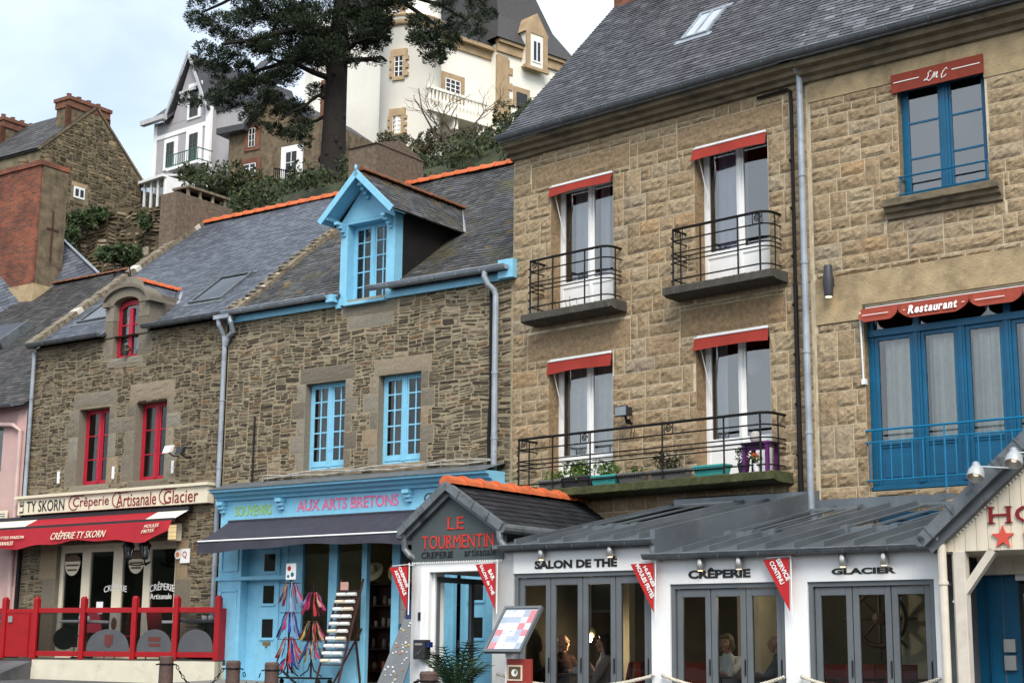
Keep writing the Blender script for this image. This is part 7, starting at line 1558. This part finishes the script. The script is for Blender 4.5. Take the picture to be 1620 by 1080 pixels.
# ---- pale grey house with a steep front gable and a balcony
F2 = house_frame(300, 240, 76, 50)
t = thing('grey_villa', F2, (0, 0, 0), 'pale grey villa with white window surrounds and a steep gable behind the pine', 'house')
j = lambda px, py, y=0.: i1(px, py, F2, y)
x0, ze2 = j(246, 197); x1 = j(334, 180)[0]; za2_ = j(303, 90)[1]; xm2 = j(303, 120)[0]; z02 = j(250, 310)[1]-3
xr2 = x1+.0
g = G(); g.box(x0, x1, 0, 7, z02, ze2, 0); xg0 = j(272, 190)[0]; xg1 = 2*xm2-xg0
g.prism([(xg0, -.01, ze2-.3), (xg1, -.01, ze2-.3), (xm2, -.01, za2_-.12)], (0, 6, 0), 0); g.build('wall', pale_grey_wall, t)
g = G(); w_ = .22
g.box(x0-.03, x0+w_, -.05, .1, z02, ze2, 0); g.box(x1-w_*1.6, x1+.03, -.05, .1, z02, ze2, 0); zs = j(250, 220)[1]; g.box(x0+w_, x1-w_*1.6, -.04, .0, zs-.1, zs+.12, 0); g.build('quoins', white, t)
g = G(); sl2 = (za2_-ze2+.2)/(xm2-xg0)
for sg in (1, -1):
    q = [(xm2+sg*(xm2-xg0+.25), ze2-.25), (xm2, za2_)]
    g.prism([(q[0][0], -.22, q[0][1]), (q[1][0], -.22, q[1][1]), (q[1][0], -.22, q[1][1]+.10), (q[0][0]+sg*.05, -.22, q[0][1]+.1)], (0, 7, 0), 0)
    g.prism([(q[0][0], -.34, q[0][1]+.0), (q[1][0], -.34, q[1][1]-.0), (q[1][0], -.34, q[1][1]+.24), (q[0][0]+sg*.08, -.34, q[0][1]+.22)], (0, .06, 0), 1)
g.prism([(x0-.5, -.3, ze2-.05), (xg0+.2, -.3, ze2-.05), (xg0+.2, 3.5, ze2+3.4), (x0-.5, 3.5, ze2+3.4)], (0, 0, .15), 0); g.prism([(xg1-.2, .5, ze2-.05), (x1+.4, .5, ze2-.05), (x1+.4, 3.5, ze2+3.4), (xg1-.2, 3.5, ze2+3.4)], (0, 0, .15), 0); g.box(x0-.55, xg0, -.58, -.3, ze2-.12, ze2+.12, 1)
g.bar((xm2-.62, -.2, za2_-1.9), (xm2+.62, -.2, za2_-1.9), .1, .12, 1)
g.build('roof', [slate_dark, paint('weathered_bargeboard', (.42, .42, .42), .6)], t)
g = G(); g.box(x0-.2, x0+1.1, 1.2, 2.6, ze2, ze2+2.1, 0); g.prism([(x0-.3, 1.1, ze2+2.1), (x0+1.2, 1.1, ze2+2.1), (x0+.45, 1.1, ze2+2.9)], (0, 1.6, 0), 1); g.box(x0+.1, x0+.8, 1.17, 1.2, ze2+.3, ze2+1.8, 2); g.build('dormer', [white, slate_dark, MATS['dark_pane']], t)
def villa_win(a, b, lb, sur=.25, F=F2, y=0., body=white, sm_=white, tt=None, cols=2, rows=3):
    (xa, zt1), (xb, zb1_) = a, b; g = G()
    g.box(xa-sur, xb+sur, y-.06, y-.0, zb1_-sur*.6, zt1+sur, 0); o = g.build('window', [sm_], tt or t); o['label'] = lb
    g = G(); g.box(xa, xb, y-.075, y-.062, zb1_, zt1, 0); g.build('pane', MATS['dark_pane'], o); g = G(); fw = (xb-xa)*.055
    for k in range(cols+1): xx = xa+(xb-xa)*k/cols; g.box(xx-fw*.5, xx+fw*.5, y-.095, y-.076, zb1_, zt1)
    for k in range(rows+1): zz = zb1_+(zt1-zb1_)*k/rows; g.box(xa, xb, y-.092, y-.077, zz-fw*.4, zz+fw*.4)
    g.build('frame', body, o); return o
gf = paint('villa_green_frame', (.08, .10, .07), .6)
villa_win(j(304, 140), j(314, 182), 'tall gable window with white surround', .22, body=gf); villa_win(j(302, 214), j(312, 262), 'balcony door with white surround', .3, body=gf); villa_win(j(266, 228), j(275, 262), 'left upper window with white surround', .25, body=gf)
bx0, bz0 = j(264, 268, -.9); bx1 = j(312, 262, -.9)[0]; bz1 = j(290, 240, -.9)[1]
g = G(); g.box(bx0, bx1, -.95, 0, bz0-.12, bz0+.02, 0); bo = g.build('balcony', [white], t); g = G()
for z in (bz0+.1, bz1): g.tube([(bx0, -.9, z), (bx1, -.9, z)], .03, 5); g.tube([(bx1, -.9, z), (bx1, 0, z)], .03, 5)
for k in range(15): x = bx0+(bx1-bx0)*k/14; g.tube([(x, -.9, bz0), (x, -.9, bz1)], .018, 4)
g.build('railing', paint('verdigris_iron', (.05, .12, .10), .6), bo)
g = G(); g.box(x1+.0, x1+2.9, .4, 7, z02, ze2-.2, 0); g.prism([(x1, .3, ze2-.25), (x1+3.1, .3, ze2-.25), (x1+3.1, 4, ze2+3.2), (x1, 4, ze2+3.2)], (0, 0, .2), 1); g.build('side_wing', [pale_grey_wall, slate_dark], t)
# conservatory below it
F3 = house_frame(237, 300, 70, 50); j3 = lambda px, py, y=0.: i1(px, py, F3, y)
t = thing('conservatory', F3, (0, 0, 0), 'white lean-to conservatory below the grey villa', 'conservatory')
xa, zt3 = j3(209, 297); xb, zt4 = j3(262, 279); zb3 = j3(209, 322)[1]-1.2
gw = glass('conservatory_glass', (.75, .85, .9), .3)
g = G()
for k in range(6): x = xa+(xb-xa)*k/5; zt_k = zt3+(zt4-zt3)*k/5; g.box(x-.05, x+.05, -.05, .05, zb3, zt_k)
g.bar((xa-.2, -.1, zt3), (xb+.1, -.1, zt4), .3, .12); g.box(xa, xb, -.04, .04, zb3, zb3+.3); g.prism([(xa-.2, 0, zt3), (xb+.1, 0, zt4), (xb+.1, 2.6, zt4+.7), (xa-.2, 2.6, zt3+.7)], (0, 0, .08)); g.box(xb, xb+.1, 0, 2.6, zb3, zt4); g.box(xa-.1, xa, 0, 2.6, zb3, zt3)
g.build('frame', white, t); g = G(); g.quad((xa, 0, zb3), (xb, 0, zb3), (xb, 0, zt4), (xa, 0, zt3)); g.build('pane', gw, t); g = G(); g.quad((xa, 2.5, zb3), (xb, 2.5, zb3), (xb, 2.5, zt4), (xa, 2.5, zt3)); g.build('back_wall', pale_grey_wall, t)
# ---- stone cottage half hidden by the pine
F4 = house_frame(430, 260, 72, 60); j4 = lambda px, py, y=0.: i1(px, py, F4, y)
t = thing('stone_cottage', F4, (0, 0, 0), 'brown stone cottage with brick trim half hidden behind the pine', 'house')
xa, zt5 = j4(362, 232); xb, _ = j4(505, 200); zb5 = j4(400, 300)[1]-2; zt5 = j4(400, 205)[1]; xg = j4(428, 150)[0]
g = G(); g.box(xa, xb, 0, 6, zb5, zt5, 0); zap = j4(440, 150)[1]; g.prism([(xa+1.2, -.02, zt5), (xb-.6, -.02, zt5), ((xa+xb)/2, -.02, zap)], (0, 6, 0), 0); g.build('wall', hill_stone, t)
g = G(); xm4 = (xa+xb)/2
for sg in (1, -1):
    xe = xa+1.0 if sg < 0 else xb-.4; g.prism([(xe, -.4, zt5-.15), (xm4, -.4, zap+.05), (xm4, -.4, zap+.25), (xe, -.4, zt5+.1)], (0, 6.6, 0), 0)
g.box(xa-.4, xa+1.3, -.5, 3, zt5-.1, zt5+.2, 0); g.build('roof', slate_dark, t)
g = G(); g.box(xm4+1.2, xm4+2.0, 2, 3, zap-1, zap+1.2); g.build('chimney', brick_red, t)
for a_, b_, lb in (((396, 205), (404, 232), 'narrow white window left on the cottage'), ((454, 242), (470, 290), 'tall white window right on the cottage'), ((388, 262), (405, 278), 'low white window of the cottage')):
    villa_win(j4(*a_), j4(*b_), lb, .3, F4, 0., white, brick_red if 'right' not in lb else white, t)
fa_, fb_ = P(432, 302, 62), P(500, 296, 63)
F5 = Fr(fa_.x, fa_.y, math.degrees(math.atan2((fb_-fa_).x, -(fb_-fa_).y))); LLn = (Vector((fb_.x-fa_.x, fb_.y-fa_.y, 0))).length; g = G()
for k in range(24): x = LLn*k/23; g.tube([(x, 0, fa_.z-.5), (x, 0, fa_.z+1.0)], .02, 4)
for z in (.1, .95): g.tube([(0, 0, fa_.z+z), (LLn, 0, fa_.z+z)], .025, 4)
single(g, 'garden_railing', iron, F5, (0, 0, 0), 'thin black garden railing below the stone cottage', 'railing')
# ---- the cream château
F6 = house_frame(790, 200, 84, 131.4); j6 = lambda px, py, y=0.: i1(px, py, F6, y)
t = thing('cream_chateau', F6, (0, 0, 0), 'cream rendered château with round tower, ochre stone trim and tall slate roofs', 'château')
zc = j6(790, 85)[1]; zg = j6(700, 260)[1]-3
xw0, xw1 = j6(655, 150)[0], j6(775, 150)[0]; xe = j6(893, 108)[0]; xb_ = xw1
g = G(); g.box(xw0-1, xw1, 0, 9, zg, zc-.2, 0); g.box(xw1, xe, -.55, 9, zg, zc+.25, 0); g.build('wall', cream_wall, t)
# round tower left of the wing and a plain flank behind it
tc_ = P(648, 200, 80.5)-F6.o; tx, ty = tc_.dot(F6.x), tc_.dot(F6.y); tr = 1.62; zt6 = P(640, 45, 80.5).z; ztop = zt6+6
g = G(); g.lathe([(tr*1.03, zg-2), (tr, zt6-.35), (tr+.28, zt6-.1), (tr+.28, zt6+.1)], (tx, ty, 0), 40, 0); g.lathe([(tr-.05, zt6+.1), (tr-.05, ztop), (tr+.25, ztop+.2)], (tx, ty, 0), 40, 0); g.build('tower', [cream_wall], t, True)
g = G(); 
for z, h, e in ((zt6-.38, .30, .20), (zt6-.02, .14, .34)): g.lathe([(tr+e-.08, z-.1), (tr+e, z), (tr+e, z+h*.6), (tr+.02, z+h)], (tx, ty, 0), 40)
g.build('tower_band', ochre, t, True)
g = G(); g.lathe([(tr+.4, ztop+.1), (tr*.5, ztop+5), (.05, ztop+9)], (tx, ty, 0), 32); g.build('tower_roof', slate_dark, t, True)
fl0 = P(493, 200, 84)-F6.o; fl1 = P(612, 200, 82)-F6.o; q0 = Vector((fl0.dot(F6.x), fl0.dot(F6.y), 0)); q1 = Vector((fl1.dot(F6.x), fl1.dot(F6.y), 0)); dv = (q1-q0); nv_ = Vector((-dv.y, dv.x, 0)).normalized()*6
if (F6.w(nv_.x, nv_.y, 0)-F6.o).y < 0: nv_ = -nv_
zf = P(500, 110, 84).z
g = G(); g.prism([(q0.x, q0.y, zg-3), (q1.x, q1.y, zg-3), (q1.x+nv_.x, q1.y+nv_.y, zg-3), (q0.x+nv_.x, q0.y+nv_.y, zg-3)], (0, 0, zf-zg+6), 0); g.build('flank_wing', cream_wall, t)
def tower_win(px, py0, py1, lb):
    D = 79.0; a, b = P(px-7.5, py0, D)-F6.o, P(px+7.5, py1, D)-F6.o; c = P(px, py0, D)-F6.o; dirv = Vector((c.dot(F6.x)-tx, c.dot(F6.y)-ty, 0)).normalized(); w2 = 7.5/2500*80; z1, z0 = a.z, b.z
    o = thing('x', None, (0, 0, 0), 'x', 'x'); bpy.data.objects.remove(o); g = G(); base = Vector((tx, ty, 0))+dirv*(tr+.03); sd = Vector((-dirv.y, dirv.x, 0))
    if sd.dot(Vector((1, 0, 0))) < 0: sd = -sd
    def bb(g, u0, u1, z0_, z1_, d0, d1, m=0):
        p = [base+sd*u+dirv*d+Vector((0, 0, z)) for z in (z0_, z1_) for d in (d0, d1) for u in (u0, u1)]; g.add(p, [(0, 2, 3, 1), (4, 5, 7, 6), (0, 1, 5, 4), (2, 6, 7, 3), (0, 4, 6, 2), (1, 3, 7, 5)], m)
    bb(g, -w2-.22, w2+.22, z1, z1+.4, -.3, .06); bb(g, -w2-.1, w2+.1, z0-.22, z0, -.3, .08); nb = 5; hh = (z1-z0)/nb
    for k in range(nb):
        e = .3 if k % 2 == 0 else .16; bb(g, -w2-e, -w2, z0+k*hh, z0+(k+1)*hh, -.3, .05); bb(g, w2, w2+e, z0+k*hh, z0+(k+1)*hh, -.3, .05)
    o = g.build('window', ochre, t); o['label'] = lb; g = G(); bb(g, -w2, w2, z0, z1, -.3, -.02); g.build('pane', MATS['dark_pane'], o); g = G()
    for u in (-w2, 0, w2): bb(g, u-.024, u+.024, z0, z1, -.02, .02)
    for k in range(5): z = z0+(z1-z0)*k/4; bb(g, -w2, w2, z-.018, z+.018, -.02, .015)
    g.build('frame', white, o)
tower_win(632, 90, 122, 'upper round-tower window with ochre quoins'); tower_win(629, 184, 212, 'lower round-tower window with ochre quoins'); tower_win(626, 12, 32, 'top round-tower window with ochre quoins')
# wing: cornice, mansard, window with balcony, arch; bay with pilaster, dormer and pavilion roof
g = G(); g.box(xw0, xw1, -.12, .1, zc-.6, zc-.15); g.box(xw0, xw1, -.4, .1, zc-.15, zc+.05); g.box(xw1-.05, xe+.1, -.70, -.5, zc-.2, zc+.3); g.box(xw1-.05, xe+.2, -.85, -.5, zc+.3, zc+.5)
pxs = j6(787, 130)[0]; g.box(xw1-.02, xw1+.75, -.68, -.5, zc-3.6, zc-.4); g.box(xw1-.15, xw1+.95, -.72, -.5, zc-4.2, zc-3.2); 
for k in range(6): g.box(xw1+.7, xw1+(1.15 if k % 2 else .9), -.62, -.5, zc-.9-.45*k, zc-.5-.45*k)
g.build('cornice', ochre, t)
g = G(); zr6 = zc+7; g.prism([(xw0-1, -.3, zc), (xw1+.2, -.3, zc), (xw1+.2, 3.5, zr6), (xw0-1, 3.5, zr6)], (0, 4, 0), 0)
xR = xe+.25; xL = xw1-.3; cxp = (xL+xR)/2
g.add([(xL, -.95, zc+.5), (xR, -.95, zc+.5), (xR, 8, zc+.5), (xL, 8, zc+.5), (xL+1.0, .2, zc+2.4), (xR-1.0, .2, zc+2.4), (xR-1.0, 6.8, zc+2.4), (xL+1.0, 6.8, zc+2.4), (cxp-.3, 2.9, zc+9.5), (cxp+.3, 2.9, zc+9.5), (cxp+.3, 4, zc+9.5), (cxp-.3, 4, zc+9.5)], [(0, 1, 5, 4), (1, 2, 6, 5), (2, 3, 7, 6), (3, 0, 4, 7), (4, 5, 9, 8), (5, 6, 10, 9), (6, 7, 11, 10), (7, 4, 8, 11), (8, 9, 10, 11)], 0, .5); g.build('roof', slate_k, t)
villa_win(j6(704, 124), j6(726, 158), 'tall balcony window with ochre surround', .35, F6, 0., white, ochre, t, 3, 4)
villa_win(j6(707, 222), j6(722, 258), 'white arched garden window', .3, F6, 0., white, ochre, t, 3, 5)
g = G(); bxa, bza = j6(676, 170, -1.2); bxb, bzb = j6(772, 172, -1.2); zbal = j6(725, 178, -1.2)[1]; g.box(bxa, bxb, -1.3, 0, zbal-.35, zbal-.05); g.box(bxa, bxb, -1.3, -1.1, zbal+.85, zbal+1.0)
for k in range(17): x = bxa+(bxb-bxa)*(k+.5)/17; g.lathe([(.06, 0), (.10, .3), (.05, .7), (.08, .9)], (x, -1.2, zbal-.05), 8)
for k in range(4): g.box(bxa+.4+k*1.5, bxa+.7+k*1.5, -1.1, 0, zbal-.9, zbal-.35)
g.build('balcony', cream_wall, t)
dxa, dza = j6(824, 105, -.6); dxb, dzb = j6(858, 70, -.6); dm_ = (dxa+dxb)/2; zd0 = j6(840, 105, -.6)[1]; zd1 = j6(840, 58, -.6)[1]; zd2 = j6(838, 24, -.6)[1]; hwd = (dxb-dxa)/2*.95
g = G(); g.box(dm_-hwd, dm_+hwd, -1.0, 1.5, zd0-.2, zd1, 0); g.prism([(dm_-hwd-.15, -1.05, zd1), (dm_+hwd+.15, -1.05, zd1), (dm_, -1.05, zd2)], (0, 2.6, 0), 1); g.box(dm_-hwd-.15, dm_+hwd+.15, -1.1, -.9, zd0-.38, zd0-.2, 1)
for s in (-1, 1): g.box(dm_+s*(hwd-.12)-.16, dm_+s*(hwd-.12)+.16, -1.06, -1.0, zd0-.2, zd1, 1)
dd = g.build('dormer', [cream_wall, ochre], t); g = G(); wq = hwd*.42; g.box(dm_-wq, dm_+wq, -1.05, -1.0, zd0+.1, zd1-.35); o = g.build('window', white, dd)
g = G(); g.box(dm_-wq+.08, dm_-.05, -1.06, -1.05, zd0+.2, zd1-.45); g.box(dm_+.05, dm_+wq-.08, -1.06, -1.05, zd0+.2, zd1-.45); g.build('pane', MATS['dark_pane'], o) if False else None
g.build('dormer_pane', MATS['dark_pane'], dd)
for (pa, pb, yy_) in (((724, 70), (742, 88), 1.2), ((802, 17), (814, 33), 1.0)):
    A2, Z2 = j6(*pa, yy_); B2, Z3 = j6(*pb, yy_); g = G(); g.prism([(A2, yy_-.15, Z3), (B2, yy_-.15, Z3), (B2, yy_+.5, Z2), (A2, yy_+.5, Z2)], (0, -.12, .05)); g.build('roof_light', zinc_pale, t)
g = G(); vx, vz = j6(812, 136, -.56); g.box(vx, vx+1.2, -.62, -.55, vz-1.2, vz, 0); g.box(vx+.2, vx+1.0, -.64, -.62, vz-1.2, vz-.3, 1); g.build('lower_window', [ochre, MATS['dark_pane']], t)
# shrubs in the château garden
for (px, py, D, r, n, m, lb) in ((622, 224, 73, (1.0, .8, .55), 900, olive_leaf, 'rounded dark shrub below the tower window'), (676, 232, 71, (.95, .8, 1.2), 1100, olive_leaf, 'tall wispy olive shrub right of the tower'), (712, 262, 68, (1.2, .8, .7), 900, olive_leaf, 'low olive scrub under the château arch'),
    (768, 232, 68, (1.6, 1.0, 1.3), 1900, olive_leaf, 'broad olive hedge bush against the château wall'), (818, 195, 67, (1.35, 1.0, 1.35), 1700, bush_leaf, 'dark hedge bush climbing toward the big slate roof'), (852, 172, 66, (1.0, .9, .9), 800, bush_leaf, 'dark hedge top touching the big slate roof'), (795, 268, 64, (2.0, 1.0, .8), 1800, bush_leaf, 'low dark hedge behind the orange ridge'), (735, 282, 62, (1.7, .8, .5), 1500, olive_leaf, 'straggling olive scrub just above the orange ridge'), (690, 278, 63, (.9, .7, .45), 700, olive_leaf, 'small olive scrub beside the brown rendered chimney'), (585, 280, 60, (.9, .7, .6), 900, bush_leaf, 'dark shrub between the pine trunk and the brown rendered chimney'), (395, 318, 56, (1.1, .6, .4), 800, ivy_leaf, 'low green scrub on the bank left of the pine trunk'), (480, 312, 56, (.9, .6, .42), 800, olive_leaf, 'pale scrub at the foot of the pine trunk')):
    bush('shrub', P(px, py, D), r, n, .10, m, lb, 'shrub', 12)
t = thing('garden_lamp', None, P(661, 258, 66), 'small dark green lamp head among the château shrubs', 'lamp'); g = G(); g.lathe([(.02, -2), (.03, -.3), (.12, -.2), (.22, .05), (.36, .12), (.05, .3)], (0, 0, 0), 10); g.build('lantern_head', paint('dark_green_iron', (.02, .045, .04), .5), t)
# ---- bare little tree
def grow(g, p, d, L_, r, depth, spread=.55):
    q = p+d*L_*.55+Vector((jit(.06), jit(.06), jit(.04)))*L_; e = q+(d+Vector((jit(.25), jit(.25), jit(.1)+.08))).normalized()*L_*.5; g.tube([p, q, e], [r, r*.85, r*.65], 5, 0, False)
    if depth == 0: return
    for k in range(3 if depth > 1 else 2):
        nd = (d+Vector((random.gauss(0, spread), random.gauss(0, spread), random.gauss(.05, spread*.6)))).normalized(); grow(g, e if k else q, nd, L_*random.uniform(.6, .85), r*.6, depth-1, spread)
b = P(708, 285, 66); t = thing('bare_tree', None, b, 'small leafless tree spreading thin twigs before the château arch', 'tree'); g = G(); grow(g, Vector((0, 0, -.8)), Vector((.02, 0, 1)), 2.2, .085, 2, .5); grow(g, Vector((0, 0, .9)), Vector((.5, -.1, .85)).normalized(), 1.5, .05, 4, .5); grow(g, Vector((.05, 0, 1.2)), Vector((-.3, 0, .95)).normalized(), 1.3, .05, 4, .55); g.build('branches', bark_grey, t)
# ---- the great pine
base = P(528, 312, 58); t = thing('pine_tree', None, base, 'great dark pine with a thick bare trunk rising before the château', 'tree')
def pt(px, py, dy=0.): return P(px, py, 58+dy)-base
g = G(); tk = [(528, 330, .62), (527, 290, .54), (527, 250, .49), (529, 200, .45), (531, 150, .43), (533, 110, .41), (536, 60, .36), (540, 10, .31), (548, -60, .24), (552, -120, .15)]
pts = [pt(a, b) for a, b, _ in tk]; g.tube(pts, [r for _, _, r in tk], 18)
for _ in range(14):
    k = random.randint(1, 6); a = random.uniform(0, 6.28); p = pts[k].lerp(pts[k+1], random.random()); r = tk[k][2]; g.ball(p+Vector((cos(a)*r*.95, sin(a)*r*.95, 0)), (.08, .08, .14), 0, 9, 6)
g.build('trunk', bark, t, True)
br = [((529, 130), (495, 118), (462, 100), (425, 92), -1, .14), ((528, 160), (505, 150), (480, 168), (445, 190), -.5, .10), ((533, 105), (580, 92), (600, 90), (612, 98), .5, .12), ((537, 60), (480, 45), (420, 55), (350, 70), -1.5, .16), ((540, 20), (600, 6), (660, -6), (735, 30), 1, .17), ((545, 0), (610, -20), (690, 40), (700, 95), 1.5, .13), ((536, 80), (480, 90), (410, 110), (335, 155), .8, .13), ((548, -30), (460, -30), (380, -10), (320, 20), 0, .14), ((548, -40), (640, -60), (720, -30), (770, 10), -.6, .14), ((529, 175), (500, 190), (470, 200), (430, 215), .4, .08), ((533, 95), (560, 70), (575, 60), (590, 60), -1.2, .12)]
g = G()
for a, b, c, d, dy, r in br:
    q = [pt(*a), pt(*b, dy*.4), pt(*c, dy*.8), pt(*d, dy)]; full = []
    for i in range(3):
        for s in (0, .5): full.append(q[i].lerp(q[i+1], s)+Vector((jit(.08), jit(.08), jit(.08))))
    full.append(q[3]); g.tube(full, [r*(1-.8*i/len(full)) for i in range(len(full))], 7)
g.build('limb', bark, t, True)
clumps = []
def fill(px0, px1, py0, py1, n, r):
    for _ in range(n): clumps.append((random.uniform(px0, px1), random.uniform(py0, py1), random.uniform(-2.2, 2.2), r*random.uniform(.75, 1.25)))
fill(330, 470, -60, 30, 20, .50); fill(400, 600, -90, 20, 32, .58); fill(560, 760, -90, -5, 24, .54)
fill(440, 545, 10, 100, 44, .52); fill(400, 500, 25, 80, 18, .46); fill(545, 606, 20, 82, 20, .46); fill(340, 420, 15, 45, 7, .42); fill(690, 765, 0, 55, 10, .40); fill(650, 700, 30, 80, 8, .38); fill(600, 650, -10, 12, 8, .42)
for (a, b, r, n) in ((330, 82, .38, 4), (350, 95, .42, 5), (318, 105, .32, 3), (345, 118, .38, 4), (385, 105, .46, 5), (375, 140, .46, 6), (335, 155, .36, 4), (312, 162, .28, 3), (360, 165, .4, 4), (405, 130, .46, 5), (430, 150, .44, 5), (450, 120, .5, 6), (400, 180, .4, 4), (425, 200, .34, 3), (470, 170, .42, 4), (460, 215, .36, 4), (485, 205, .36, 4), (490, 225, .26, 2), (440, 185, .36, 3), (500, 150, .36, 3), (505, 100, .5, 5), (515, 75, .5, 5), (560, 98, .34, 3), (585, 70, .42, 5), (600, 45, .45, 5), (595, 95, .30, 2), (610, 60, .34, 3), (672, 72, .42, 5), (690, 95, .40, 4), (705, 82, .36, 3), (660, 45, .38, 3), (720, 60, .32, 3), (755, 50, .34, 3), (770, 20, .32, 3), (320, 15, .42, 4), (325, 40, .36, 4), (345, 55, .36, 4), (380, 60, .4, 4), (415, 80, .46, 5), (305, 155, .2, 1)):
    for _ in range(n): clumps.append((a+random.gauss(0, 8), b+random.gauss(0, 6), random.uniform(-1.3, 1.3), r*random.uniform(.7, 1.1)))
g = G()
for (a, b, dy, r) in clumps:
    c = pt(a, b, dy)
    for _ in range(int(430*(r/.5)**1.6)+40):
        d = Vector((random.gauss(0, 1), random.gauss(0, 1), random.gauss(.25, .7))).normalized(); p = c+Vector((d.x*r, d.y*r, d.z*r*.62))*random.uniform(.35, 1)**.6; s = random.uniform(.06, .13); ax_ = (d+Vector((jit(.6), jit(.6), .5))).normalized(); sd = ax_.cross(Vector((jit(1), jit(1), jit(1)))).normalized()*s*.15
        g.add([p-sd*.6, p+sd*.6, p+ax_*s+sd, p+ax_*s-sd], [(0, 1, 2, 3)], 0, min(1, max(0, .42+.22*random.gauss(0, 1)+.25*d.z)))
g.build('crown', pine_leaf, t)
g = G(); tuft = []
for k in range(1500):
    p = P(random.uniform(400, 510), random.uniform(300, 338), random.uniform(50, 62)); z = hz(p.x, p.y)
    if z > 0: s = random.uniform(.06, .16); a = random.uniform(0, 6.28); g.add([(p.x-.03*cos(a), p.y-.03*sin(a), z-.02), (p.x+.03*cos(a), p.y+.03*sin(a), z-.02), (p.x+jit(.06), p.y+jit(.06), z+s)], [(0, 1, 2)], 0, random.random())
o = g.build('grass', leaf('grass_blades', (.03, .05, .014), (.05, .08, .02), (.09, .12, .035))); o['kind'] = 'stuff'; o['label'] = 'rough green grass on the bank above the orange ridge'; o['category'] = 'grass'
g = G()
for k in range(420):
    px = random.choice((random.uniform(640, 815), random.uniform(640, 815), random.uniform(360, 520), random.uniform(560, 640))); D = random.uniform(39.5, 60); q = P(px, 280, D); z = hz(q.x, q.y)
    if z < 12.6: continue
    r = random.uniform(.35, .7); leaves(g, (q.x, q.y, z+r*.35), (r, r, r*.8), int(130*r/.5), .075)
o = g.build('undergrowth', [bush_leaf]); o['kind'] = 'stuff'; o['label'] = 'tangled dark undergrowth covering the bank behind the roofs'; o['category'] = 'undergrowth'
